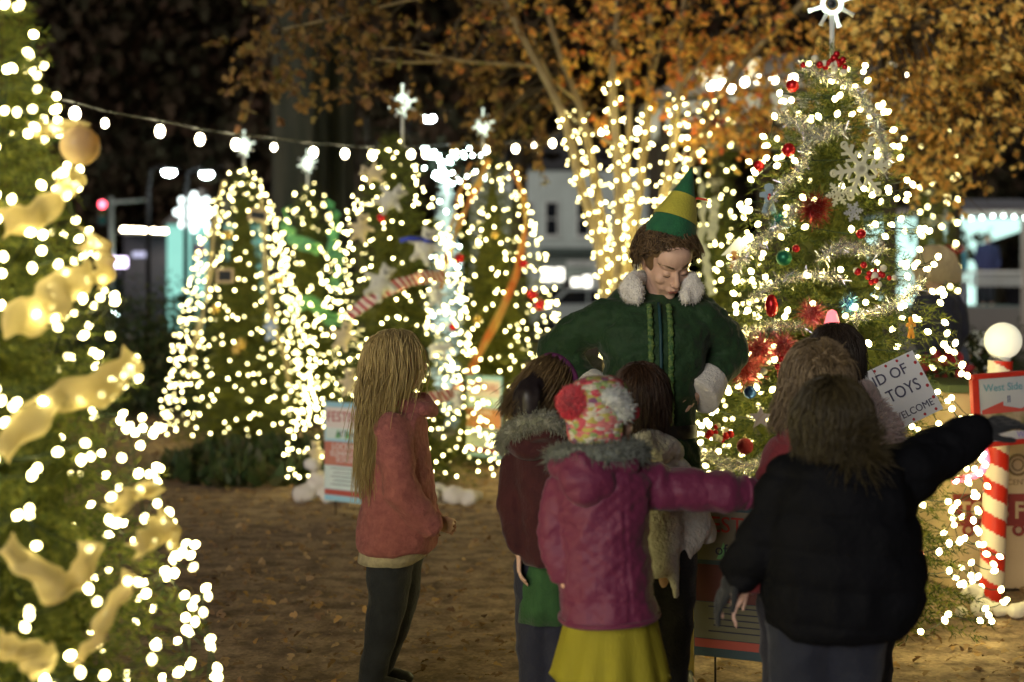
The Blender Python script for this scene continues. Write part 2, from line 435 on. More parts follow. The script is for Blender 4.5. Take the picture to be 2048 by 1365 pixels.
FIR['far2'] = fir_mesh('crown', 2.75, .74, 300, 2, pw=.6)
FIR['main'] = fir_mesh('crown', 2.6, .72, 440, 3, pw=.52)
FIR['near'] = fir_mesh('crown', 2.25, .64, 420, 4, pw=.95)

TA = christmas_tree(485, 14.2, 2.78, .77, 'far1', 680, 20, 'christmas tree with small chalkboards and vertical gold ribbons, left of the group', 'dense white lights on the christmas tree with the chalkboards', 1, 0)
TB = christmas_tree(615, 16.2, 2.78, .72, 'far2', 430, 16, 'slim christmas tree with green and teal mesh ribbon, in front of the big trunk', 'white lights on the slim tree with green and teal ribbon', 2, 1.0)
TC = christmas_tree(785, 11.0, 2.70, .78, 'far1', 620, 18, 'christmas tree hung with white plush ornaments, behind the girl in the pink coat', 'white lights on the tree with white plush ornaments', 3, 2.0)
TD = christmas_tree(985, 12.6, 2.76, .78, 'far2', 660, 19, 'christmas tree draped with long orange and gold ribbons', 'white lights on the tree with long orange ribbons', 4, 3.0)
TE = christmas_tree(1660, 6.45, 2.60, .69, 'main', 500, 15, 'large decorated christmas tree beside the costumed man, full of tinsel and red baubles', 'white lights on the large decorated tree beside the man', 5, .5, s=.78, pw=.52)
TF = christmas_tree(1445, 10.5, 2.25, .55, 'far2', 300, 13, 'christmas tree with cream ribbon streamers, half hidden behind the costumed man', 'white lights on the tree with cream ribbon streamers', 6, .2, scale=.81, s=.55)
TL = christmas_tree(0, 3.4, 2.25, .59, 'near', 700, 14, 'close blurred christmas tree with wide gold ribbon at the left edge', 'large white lights on the close tree at the left edge', 8, 0, s=.56, pw=.95)

# flocked white tree between two lit trees
def flocked():
    b = np.array(((893-CX)/FPX*15.5, 15.5, 0)); t = thing('flocked_tree', b, label='slender white flocked tree with silvery sprays on top, between two lit green trees', cat='christmas tree')
    me = fir_mesh('crown', 2.75, .34, 220, 9, pw=.6); me.materials.clear()
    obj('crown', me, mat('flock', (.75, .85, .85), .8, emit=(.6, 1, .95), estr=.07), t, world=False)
    mb = MB(); mb.addm(lathe([(.03, 0), (.02, 2.7)], 8)); obj('trunk', mb, M['white_paint'], t, world=False)
    pos = [b+np.array((RNG.normal()*.15, RNG.normal()*.12-.05, 2.68+RNG.random()*.38)) for _ in range(46)]
    pos += helix(b, 2.7, .34, 26, 8, .6, seed=12)
    light_string(pos, 'cool white lights on the slender white flocked tree', 'white light strings on the christmas trees', key='cool', m=M['bulb_cool'], s=.9)
flocked()

# toppers
def topper(px, py, d, r, label, emis=True, hole=False):
    c = P(px, py, d); t = thing('tree_topper', c-np.array((0, 0, r*3.2)), label=label, cat='tree topper', group='white starburst tree toppers')
    mb = MB(); n = 28
    if hole:
        V, F = tube([(math.cos(a)*r*.42, 0, math.sin(a)*r*.42) for a in np.linspace(0, 2*PI, 25)], r*.24, 8, False, flat=.5); mb.add(V+c, F)
        ce = MB(); ce.addm(ell(c, (r*.22, .012, r*.22))); obj('center_disc', ce, M['dark_metal'], t)
    else: mb.addm(ell(c, (r*.62, .03, r*.8)))
    obj('disc', mb, M['acrylic'], t)
    for k in range(8):
        a = k*PI/4+.3*(k != 2); L = r*1.12
        if k == 2: L = r*1.55
        m2 = MB(); e = np.array((math.cos(a), 0, math.sin(a)))
        m2.addm(tube([c+e*r*.4, c+e*L*.8, c+e*L], [r*.11, r*.09, r*.13], 6)); obj('ray', m2, M['acrylic'] if k % 2 == 0 else M['white_paint'], t)
    m2 = MB(); m2.addm(tube([c-np.array((0, 0, r*.5)), c-np.array((0, 0, r*3.2))], .012, 8)); obj('stem', m2, M['white_paint'], t)
topper(805, 208, 11, .10, 'white starburst topper on the tree with white plush ornaments')
topper(966, 250, 12.6, .095, 'white starburst topper on the tree with long orange ribbons')
topper(488, 292, 14.2, .10, 'white starburst topper on the tree with chalkboards')
topper(615, 327, 16.2, .10, 'small dim white starburst topper on the slim tree by the big trunk')
topper(1664, 8, 6.45, .10, 'white star topper with a dark round centre on the large decorated tree', hole=True)

# ------------------------------------------------------------------ autumn trees
def stem_pts(pxs, d0):
    return [P(a[0], a[1], d0+(a[2] if len(a) > 2 else 0)) for a in pxs]
def smooth_path(pts, n):
    pts = np.array(pts, float); s = np.concatenate([[0], np.cumsum(np.linalg.norm(np.diff(pts, axis=0), axis=1))])
    u = np.linspace(0, s[-1], n); out = np.stack([np.interp(u, s, pts[:, i]) for i in range(3)], 1)
    for _ in range(2): out[1:-1] = (out[:-2]+2*out[1:-1]+out[2:])/4
    return out
def crown(vols, size, tw=9, droop=.5, limbs=None):
    """leaves along twigs spread through ellipsoid volumes; returns leaf builder and twig builder"""
    lf = MB(); tg = MB()
    for (px, py, d, rx, ry, ry2, n) in vols:
        c = P(px, py, d); r = np.array((rx/FPX*d, ry2, ry/FPX*d))
        for _ in range(n):
            q = RNG.normal(size=3); q = q/np.linalg.norm(q)*RNG.random()**(1/2.6); p = c+q*r
            dr = nrm(np.array((q[0], q[1], q[2]*.3-droop*.5))+RNG.normal(size=3)*.5); L = RNG.uniform(.25, .5)
            pts = [p, p+dr*L*.5, p+dr*L+np.array((0, 0, -.06*droop))]
            tg.addm(tube(pts, [.005, .0035, .0015], 3, False))
            k = RNG.integers(tw//2, tw+4); tt = RNG.random(k)[:, None]
            C = np.array(p)+dr*L*tt; D = dr*.5+RNG.normal(size=(k, 3))*.8+np.array((0, 0, -.5*droop))
            leaf_mb(lf, C, D, RNG.uniform(.7, 1.25, k)*size)
            if limbs is not None and RNG.random() < .35:
                j = np.argmin(np.linalg.norm(limbs-p, axis=1)); a = limbs[j]
                if np.linalg.norm(a-p) < 2.5:
                    mid = (a+p)/2+np.array((0, 0, .08)); tg.addm(tube([a, mid, p], [.011, .008, .005], 4, False))
    return lf, tg

base = P(1232, 938, 12.0)
STEMS = [
 [(1226, 945), (1216, 620, -.1), (1198, 470, -.15), (1160, 380, -.25), (1150, 320, -.3), (1130, 225, -.35), (1075, 130, -.4), (1010, 10, -.5), (950, -140, -.6)],
 [(1228, 945), (1222, 580, .1), (1200, 420, .15), (1182, 320, .2), (1160, 205, .3), (1110, 90, .4), (1075, -60, .4)],
 [(1236, 945), (1234, 520, -.2), (1240, 350, -.3), (1228, 250, -.35), (1222, 150, -.4), (1240, 0, -.4), (1230, -160, -.4)],
 [(1240, 945), (1256, 520, .2), (1278, 400, .3), (1292, 250, .3), (1306, 150, .3), (1298, 20, .4), (1310, -120, .5)],
 [(1246, 945), (1280, 560, -.1), (1322, 420, -.2), (1348, 300, -.2), (1358, 180, -.2), (1364, 50, -.2), (1380, -100, -.2)],
 [(1240, 945), (1290, 570, .1), (1340, 430, .1), (1392, 300, .1), (1432, 190, 0), (1500, 110, -.1), (1610, 0, -.3), (1700, -60, -.5)],
 [(1230, 945), (1240, 560, .35), (1262, 440, .45), (1250, 330, .5), (1262, 240, .55), (1255, 130, .6), (1180, -40, .6)]]
def orange_tree():
    t = thing('maple_tree', base, label='multi stemmed tree with orange autumn leaves, its bare stems wrapped in white lights', cat='tree')
    limbs = []; tr = MB(); lit = []
    for k, s in enumerate(STEMS):
        pts = smooth_path(stem_pts(s, 12.0), 26); pts[0, 2] = -.02
        rad = np.linspace(.062, .022, 26)*(1 if k < 6 else .8); tr.addm(tube(pts, list(rad), 9)); limbs += list(pts[10:])
        # lights spiral up the lower stems
        seg = smooth_path(pts, 400); top = [1.47+(590-y)/FPX*12 for y in (225, 205, 160, 210, 190, 185, 260)][k]
        L = [p for p in seg if .9 < p[2] < top]; n = int(len(L)/2.1); one = []
        for i in range(n):
            p = L[int(i*len(L)/n)]; a = i*.95+k; rr = .066+.018*RNG.random()
            one.append(p+np.array((math.cos(a)*rr, math.sin(a)*rr, RNG.normal()*.012)))
        lit.append(one)
    br = [[(1075, 132, -.4), (1000, 128, -.6), (900, 122, -.8), (840, 100, -.9), (760, 96, -1)], [(900, 122, -.8), (820, 126, -1), (740, 118, -1.1)],
          [(1010, 10, -.5), (900, -20, -.7), (700, 30, -1), (560, 60, -1.2)], [(1160, 205, .3), (1100, 160, .2), (1060, 60, .1)],
          [(1610, 0, -.3), (1540, 60, 0), (1480, 100, 0)], [(1358, 180, -.2), (1430, 80, -.3), (1500, 30, -.4)], [(1306, 150, .3), (1330, 60, .2), (1420, -30, .1)],
          [(1240, 300, -.3), (1150, 240, -.5), (1105, 190, -.6)]]
    for b in br:
        pts = smooth_path(stem_pts(b, 12.0), 12); tr.addm(tube(pts, list(np.linspace(.018, .008, 12)), 6)); limbs += list(pts)
    obj('trunk', tr, M['stem_bark'], t); limbs = np.array(limbs)
    lf, tg = crown([(1150, 40, 11.8, 250, 90, 1.2, 62), (1330, 50, 11.7, 190, 100, 1.2, 84), (1540, 40, 11.6, 170, 80, 1.1, 60), (1230, 170, 12.3, 170, 70, .8, 26),
                    (1480, 250, 11.8, 90, 36, .4, 60), (1450, 130, 12.2, 90, 60, .5, 30), (1300, -120, 12, 420, 120, 1.6, 90)], .066, limbs=limbs)
    obj('crown', lf, M['leaf_orange'], t)
    obj('twigs', tg, M['bark'], t)
    lf, tg = crown([(700, 50, 11.2, 230, 75, .9, 46), (520, 110, 10.6, 80, 60, .5, 18), (900, 60, 11.5, 200, 90, 1, 46), (720, 160, 11, 60, 60, .5, 16), (1050, 220, 12.8, 130, 110, .5, 60), (760, -90, 11.4, 380, 90, 1.2, 50)], .075, limbs=limbs, droop=.9)
    obj('crown', lf, M['leaf_brown'], t); obj('twigs', tg, M['bark'], t)
    names = ['leftmost stem', 'second stem from the left', 'tallest lit stem', 'stem right of the tallest one', 'stem above the green cone hat', 'right leaning stem reaching the bunting', 'rear stem between the tallest two']
    for k, one in enumerate(lit):
        light_string(one, 'white lights spiralling up the %s of the orange leaved tree' % names[k], 'lights wrapped round the stems of the orange leaved tree', s=.5)
    # strand swooping down between the stems
    a, b = P(1375, 228, 11.7), P(1285, 400, 11.7); one = [a+(b-a)*u+np.array((.12*math.sin(u*PI), 0, -.25*math.sin(u*PI))) for u in np.linspace(0, 1, 16)]
    light_string(one, 'short strand of white lights sagging between two stems of the orange leaved tree', s=.82)
orange_tree()
def yellow_tree():
    b = np.array((5.6, 10.6, 0)); t = thing('maple_tree', b, label='tree with yellow orange leaves overhanging the upper right corner', cat='tree')
    tr = MB(); limbs = []
    for pts, r0, r1 in (([(5.6, 10.6, -.02), (5.5, 10.5, 1.6), (5.2, 10.3, 2.9), (4.9, 10.2, 3.8), (4.8, 10.1, 5)], .13, .05), ([(5.2, 10.3, 2.9), (4.3, 10.1, 3.4), (3.4, 10, 3.5), (2.6, 9.9, 3.3)], .05, .015),
                        ([(4.9, 10.2, 3.8), (4.0, 10, 4.0), (3.0, 9.9, 4.1)], .04, .012), ([(4.3, 10.1, 3.4), (3.8, 10.1, 2.9), (3.1, 10, 2.5)], .02, .008)):
        q = smooth_path(pts, 16); tr.addm(tube(q, list(np.linspace(r0, r1, 16)), 9)); limbs += list(q)
    obj('trunk', tr, M['stem_bark'], t)
    lf, tg = crown([(1900, 90, 10, 170, 120, .9, 190), (1810, 200, 10, 95, 95, .6, 130), (1950, 210, 10, 75, 70, .5, 90), (1860, 300, 10, 40, 60, .3, 34), (2010, 40, 10, 90, 90, .8, 120), (1950, 270, 10, 20, 40, .2, 8), (1950, -120, 10, 260, 100, 1.2, 150), (1730, 40, 10.4, 90, 70, .5, 60)], .06, limbs=np.array(limbs), droop=.9)
    obj('crown', lf, M['leaf_yellow'], t); obj('twigs', tg, M['bark'], t)
yellow_tree()

def big_trunk(px, w, d, label):
    b = P(px, 0, d); b[2] = 0; t = thing('tall_tree', b, label=label, cat='tree', group='tall dark trunks behind the lit trees')
    r = w/2/FPX*d; mb = MB(); rings = []
    for z in np.linspace(-.05, 9, 40):
        th = np.linspace(0, 2*PI, 40, endpoint=False); f = 1+.5*math.exp(-z/.5)-.01*z
        rr = r*f*(1+.07*np.sin(th*5+z*.3)+.04*np.sin(th*9-z*.7))
        rings.append(np.stack([b[0]+np.cos(th)*rr, b[1]+np.sin(th)*rr, np.full(40, z)], 1))
    mb.addm(loft(rings)); obj('trunk', mb, M['trunk_grey'], t)
    lf, _ = MB(), 0
    n = 900; C = b+np.stack([RNG.normal(size=n)*2.2, RNG.normal(size=n)*1.5, 8.3+RNG.random(n)*3.5], 1)
    leaf_mb(lf, C, RNG.normal(size=(n, 3))+np.array((0, 0, -.6)), RNG.uniform(.2, .35, n)); obj('crown', lf, M['leaf_dark'], t)
big_trunk(598, 116, 20.0, 'wide furrowed grey trunk of a tall tree behind the slim lit tree')
big_trunk(676, 66, 20.6, 'narrower trunk standing right beside the wide furrowed one')

# night trees: dark crowns far behind
def dark_tree_mesh():
    lf = MB(); n = 5200
    q = RNG.normal(size=(n, 3)); q /= np.linalg.norm(q, axis=1, keepdims=True); q *= (RNG.random(n)**.4)[:, None]
    lump = np.array([1+.3*noise.noise(Vector(v)*2.2) for v in q]); C = q*np.array((3.6, 2.2, 3.4))*lump[:, None]+np.array((0, 0, 5.2))
    leaf_mb(lf, C, RNG.normal(size=(n, 3))+np.array((0, 0, -.7)), RNG.uniform(.16, .34, n)); return lf
def dark_trees():
    me = dark_tree_mesh().mesh('crown', False); me.materials.append(M['leaf_dark'])
    tb = MB(); tb.addm(tube([(0, 0, -.05), (.1, 0, 2), (0, .1, 5)], [.24, .17, .1], 9)); tm = tb.mesh('trunk'); tm.materials.append(M['bark'])
    L = ['dark tree with brownish leaves at the upper left corner', 'dark tree behind the string of globe lights, left of the big trunk', 'dark tree behind the wide furrowed trunk', 'dark tree behind the plush ornament tree', 'dark tree behind the multi stemmed tree',
         'dark tree behind the white bunting', 'dark tree behind the large decorated tree', 'dark tree above the white tent', 'dark tree filling the upper right corner']
    for i, (x, y, s, lb) in enumerate(zip((-10.5, -6.9, -3.2, .2, 3.6, 7.4, 11, 14.4, 18), (30, 33, 31, 33, 35, 40, 38, 42, 44), (1.1, 1.25, 1.3, 1.25, 1.15, 1.3, 1.3, 1.3, 1.5), L)):
        t = thing('dark_tree', (x, y, 0), i*1.3, label=lb, cat='tree', group='dark trees in the night background')
        for n, m_ in (('crown', me), ('trunk', tm)):
            o = bpy.data.objects.new(n, m_); COL.objects.link(o); o.parent = t
            if n == 'crown' and i < 6: o.location.z = (1.0, 1.3, 1.0, 2.0, 2.2, 1.2)[i]
        t.scale = (s, s, s)
    for i, (x, lb) in enumerate(((-27, 'farthest dark tree at the left, behind the lit canopy'), (-17, 'far dark tree behind the gabled building'), (-8, 'far dark tree rising behind the roof of the shop building, left side'), (9, 'far dark tree behind the shop building, right side'), (20, 'far dark tree behind the tent'), (30, 'farthest dark tree at the right'))):
        t = thing('dark_tree', (x, 84, 0), i*2.1, label=lb, cat='tree', group='dark trees in the night background')
        for n, m_ in (('crown', me), ('trunk', tm)):
            o = bpy.data.objects.new(n, m_); COL.objects.link(o); o.parent = t
        t.scale = (2.2, 2.2, 2.0)
dark_trees()
def shrub_mesh(n, r, size):
    lf = MB(); q = RNG.normal(size=(n, 3)); q /= np.linalg.norm(q, axis=1, keepdims=True); q *= (RNG.random(n)**.35)[:, None]
    q[:, 2] = np.abs(q[:, 2]); lump = np.array([1+.35*noise.noise(Vector(v)*3) for v in q])
    leaf_mb(lf, q*np.array(r)*lump[:, None], RNG.normal(size=(n, 3))+np.array((0, 0, .2)), RNG.uniform(.6, 1.2, n)*size, shape=QLEAF); return lf
def shrubs():
    me = shrub_mesh(3800, (.95, .7, 1.5), .07).mesh('shrub', False); me.materials.append(M['leaf_hedge'])
    spots = [(255, 17.5, 1, 'dark leafy shrub beside the close blurred tree'), (345, 18.5, 1.05, 'dark leafy shrub beside the tree with chalkboards'), (175, 19, 1.1, 'dark leafy shrub partly behind the close blurred tree'),
             (445, 21, .95, 'dark leafy shrub directly behind the chalkboard tree'), (1112, 17, .56, 'low dark shrub below the white car'), (1190, 18, .5, 'low dark shrub behind the shoulder of the costumed man'),
             (1975, 19, .6, 'clipped dark shrub under the tent railing'), (2060, 17, .7, 'clipped dark shrub at the right edge under the tent'), (1905, 21, .66, 'clipped dark shrub behind the blonde woman')]
    for i, (px, d, s, lb) in enumerate(spots):
        o = bpy.data.objects.new('shrub', me); COL.objects.link(o); o.location = ((px-CX)/FPX*d, d, 0); o.rotation_euler = (0, 0, i*1.1); o.scale = (s*1.1, s, s)
        tag(o, lb, 'shrub', 'dark shrubs round the square')
    n = 1500; lf = MB(); th = RNG.random(n)*2*PI; rr = np.sqrt(RNG.random(n))
    C = np.stack([-2.05+np.cos(th)*rr*.85, 12.1+np.sin(th)*rr*1.3, np.zeros(n)], 1); D = RNG.normal(size=(n, 3))*.8+np.array((0, 0, 1.0)); D[:, 2] = abs(D[:, 2])
    leaf_mb(lf, C, D, RNG.uniform(.1, .24, n), shape=QLEAF*np.array((1, .6)))
    obj('ground_cover', lf, M['leaf_hedge'], kind='stuff', label='low green ground cover plants in front of the chalkboard tree', cat='ground cover')
shrubs()

# ------------------------------------------------------------------ buildings and street
def text_mesh(s, size, ext=.001, align='CENTER', bold=0):
    cu = bpy.data.curves.new('t', 'FONT'); cu.body = s; cu.size = size; cu.extrude = ext; cu.align_x = align; cu.align_y = 'CENTER'; cu.offset = bold; cu.resolution_u = 3
    o = bpy.data.objects.new('t', cu); COL.objects.link(o); dg = bpy.context.evaluated_depsgraph_get()
    me = bpy.data.meshes.new_from_object(o.evaluated_get(dg)); bpy.data.objects.remove(o); bpy.data.curves.remove(cu)
    me.materials.clear(); return me
def lettering(s, size, m, parent, loc, R=None, sx=1, name='lettering', bold=0, ext=.0012, align='CENTER'):
    """text in the parent's own frame; default text faces -y (towards the camera)"""
    me = text_mesh(s, size, ext, align, bold); me.materials.append(m)
    B = Matrix.Rotation(PI/2, 4, 'X'); me.transform(Matrix.Diagonal((sx, 1, 1, 1))); me.transform(B)
    o = bpy.data.objects.new(name, me); COL.objects.link(o); o.parent = parent; o.location = loc
    if R is not None: o.rotation_euler = R
    return o
M['lit_window'] = glow('lit_window', (1, .95, .8), 1.5)
M['dark_glass'] = mat('dark_glass', (.015, .017, .022), .1)
def window(parent, cx, cz, y, w, h, glass, fm, name='window', bars=1, fw=.07):
    fr = MB()
    for s in (-1, 1): fr.addm(box((cx+s*(w/2+fw/2), y-.03, cz), (fw, .1, h+2*fw))); fr.addm(box((cx, y-.031, cz+s*(h/2+fw/2)), (w, .1, fw)))
    if bars: fr.addm(box((cx, y-.02, cz), (w, .05, .05)))
    fr.addm(box((cx, y-.06, cz-h/2-fw-.05), (w+.3, .16, .08)))
    f = obj(name, fr, fm, parent, smooth=False, world=False)
    g = MB(); g.addm(box((cx, y, cz), (w, .03, h))); obj('pane', g, glass, f, smooth=False, world=False)
def shop_building():
    d = 70; k = FPX/d; b = P(1125, 590, d); b[2] = 0
    t = thing('shop_building', b, label='pale two storey building with a lit storefront and a dark canopy, seen between the trees', cat='building')
    wm = mat('pale_siding', (.55, .62, .6), .8, col2=(.48, .54, .52), nscale=1.2, bump=.3, bscale=6)
    X = lambda px: (px-1125)/k; Z = lambda py: CH+(590-py)/k
    # wall pieces round the openings (depth 8 m)
    wl = MB(); wl.addm(box((-.15, 4, (Z(535)+7.6)/2), (4.7+4, 8, 7.6-Z(535)))); wl.addm(box((-3.6, 4, Z(535)/2), (1.8, 8, Z(535))))
    wl.addm(box((3.05, 4.2, Z(535)/2), (2.3, 7.6, Z(535)))); wl.addm(box((-.35, 5, Z(535)/2), (4.7, 6, Z(535)-.01)))
    obj('wall', wl, wm, t, smooth=False, world=False)
    rf = MB(); rf.addm(prism([(-5, 7.62), (4.7, 7.62), (-.15, 9.6)], -.3, 8.3)); obj('roof', rf, mat('slate', (.04, .04, .045), .8), t, smooth=False, world=False)
    for px in (1103, 1166, 1050): window(t, X(px), Z(438), -.05, .55, 1.6, M['dark_glass'], M['white_paint'])
    cn = MB(); cn.addm(box((.55, -.5, Z(503)), (3.3, 1.1, .28))); obj('canopy', cn, mat('canopy', (.08, .11, .1), .7), t, smooth=False, world=False, bevel=.03)
    fa = MB(); fa.addm(box((.5, .05, Z(522)), (3.2, .2, .55))); obj('fascia', fa, mat('fascia', (.25, .29, .27), .7), t, smooth=False, world=False)
    sg = MB(); sg.addm(box((.85, -.1, Z(527)), (1.3, .08, .28))); s = obj('sign_board', sg, M['white_paint'], t, smooth=False, world=False, bevel=.03)
    sq = MB(); sq.addm(tube([(.45+.8*u, -.145, Z(527)+.05*math.sin(u*40)) for u in np.linspace(0, 1, 40)], .012, 4)); obj('lettering', sq, M['text_dark'], s, world=False)
    for (a, c, y0, y1) in ((1085, 1106, 537, 562), (1110, 1127, 537, 562), (1143, 1161, 557, 573), (1166, 1182, 552, 575)):
        window(t, X((a+c)/2), Z((y0+y1)/2), -.02 if a < 1130 else 0, (c-a)/k, (y1-y0)/k, M['lit_window'], mat('shop_frame', (.1, .12, .11), .5), 'shop_window', 0, .05)
    dr = MB(); dr.addm(box((X(1135), .02, 1.15), (.5, .06, 2.2))); obj('door', dr, mat('door', (.06, .05, .05), .5), t, smooth=False, world=False, bevel=.01)
    cp = MB(); cp.addm(box((X(1191), -.7, 2.0), (.22, .22, 4))); obj('canopy_post', cp, M['white_paint'], t, smooth=False, world=False, bevel=.02)
    dp = MB(); dp.addm(tube([(X(1068), -.7, 0), (X(1068), -.7, Z(520))], .1, 10)); obj('canopy_post', dp, M['white_paint'], t, world=False)
shop_building()
def car(x, d, label, col, rz=0, s=1.0):
    t = thing('parked_car', (x, d, 0), rz, label=label, cat='car', group='cars parked in the street')
    cm = mat('car_paint', col, .25, spec=.6)
    low = [(-2.25, .35), (-2.3, .75), (-2.1, .98), (-1.2, 1.08), (1.9, 1.12), (2.2, .95), (2.25, .5), (2.15, .32)]
    top = [(-1.25, 1.07), (-.55, 1.68), (.2, 1.78), (1.4, 1.74), (1.95, 1.1)]
    b = MB(); b.addm(prism(low, -.9, .9)); bo = obj('body', b, cm, t, smooth=False, world=False, bevel=.08)
    c = MB(); c.addm(prism([(-.62, 1.62), (-.5, 1.72), (.2, 1.8), (1.38, 1.76), (1.5, 1.66)], -.74, .74))
    for p0, p1 in (((-1.2, 1.07), (-.58, 1.66)), ((.3, 1.08), (.3, 1.72)), ((1.9, 1.1), (1.42, 1.7))):
        for y in (-.76, .76): c.addm(box(((p0[0]+p1[0])/2, y, (p0[1]+p1[1])/2), (.09, .05, math.dist(p0, p1)), rot('Y', math.atan2(p1[0]-p0[0], p1[1]-p0[1]))))
    obj('roof', c, cm, t, smooth=False, world=False, bevel=.03)
    g = MB(); g.addm(prism([(-1.22, 1.08), (-.6, 1.64), (1.4, 1.67), (1.88, 1.11)], -.72, .72)); obj('windows', g, M['dark_glass'], t, smooth=False, world=False, bevel=.03)
    for wx in (-1.45, 1.4):
        for wy in (-.88, .88):
            q = MB(); q.addm(xf(lathe([(.2, -.11), (.33, -.1), (.35, 0), (.33, .1), (.2, .11)], 20), rot('X', PI/2), (wx, wy, .35))); wo = obj('wheel', q, mat('rubber', (.02, .02, .02), .8), t, world=False)
            r = MB(); r.addm(xf(lathe([(.02, -.12), (.19, -.115), (.19, .115), (.02, .12)], 14), rot('X', PI/2), (wx, wy, .35))); obj('rim', r, mat('rim', (.5, .5, .5), .3, metal=1), wo, world=False)
    for wy in (-.62, .62):
        h = MB(); h.addm(ell((-2.24, wy, .74), (.07, .18, .09))); obj('headlight', h, mat('lamp_glass', (.7, .7, .68), .1), t, world=False)
        h = MB(); h.addm(ell((2.2, wy, .85), (.06, .14, .12))); obj('tail_light', h, mat('tail_glass', (.4, .02, .02), .2), t, world=False)
    return t
car((1160-CX)/FPX*60, 60, 'white car parked in front of the pale two storey building', (.6, .66, .66))
car((1105-CX)/FPX*65, 64.5, 'dark car parked behind the white one, under the lit storefront', (.02, .02, .025))
tcar = car((300-CX)/FPX*58, 60, 'dark car with its headlights on, at the far left behind the shrubs', (.04, .035, .05), rz=1.2)
for y in (-.62, .62):
    h = MB(); h.addm(ell((-2.3, y, .76), (.05, .15, .12))); obj('headlight_beam', h, M['bulb_cool'], tcar, world=False)

def street_lamp(px, py, d, label, two=False):
    p = P(px, py, d); t = thing('street_lamp', (p[0], p[1], 0), label=label, cat='street lamp', group='street lamps with cool white light')
    q = MB(); q.addm(tube([(p[0]-.5, d+.3, 0), (p[0]-.5, d+.3, p[2]*.9), (p[0]-.45, d+.3, p[2]+.1), (p[0]-.2, d+.1, p[2]+.17), (p[0], d, p[2]+.13)], [.06, .045, .035, .03, .03], 10)); obj('pole', q, M['dark_metal'], t)
    q = MB(); q.addm(ell((p[0], d, p[2]+.10), (.2, .12, .05))); obj('head', q, M['dark_metal'], t)
    q = MB(); q.addm(ell((p[0], d, p[2]+.03), (.13, .09, .075))); obj('lamp', q, M['street'], t)
M['street'] = glow('street_glow', (.85, 1, .97), 45)
street_lamp(338, 348, 29, 'left one of the two bright cool street lamps over the lit canopy')
street_lamp(413, 352, 29.5, 'bright cool street lamp just left of the chalkboard tree top')
street_lamp(858, 240, 31, 'distant street lamp seen high between the two middle tree toppers')

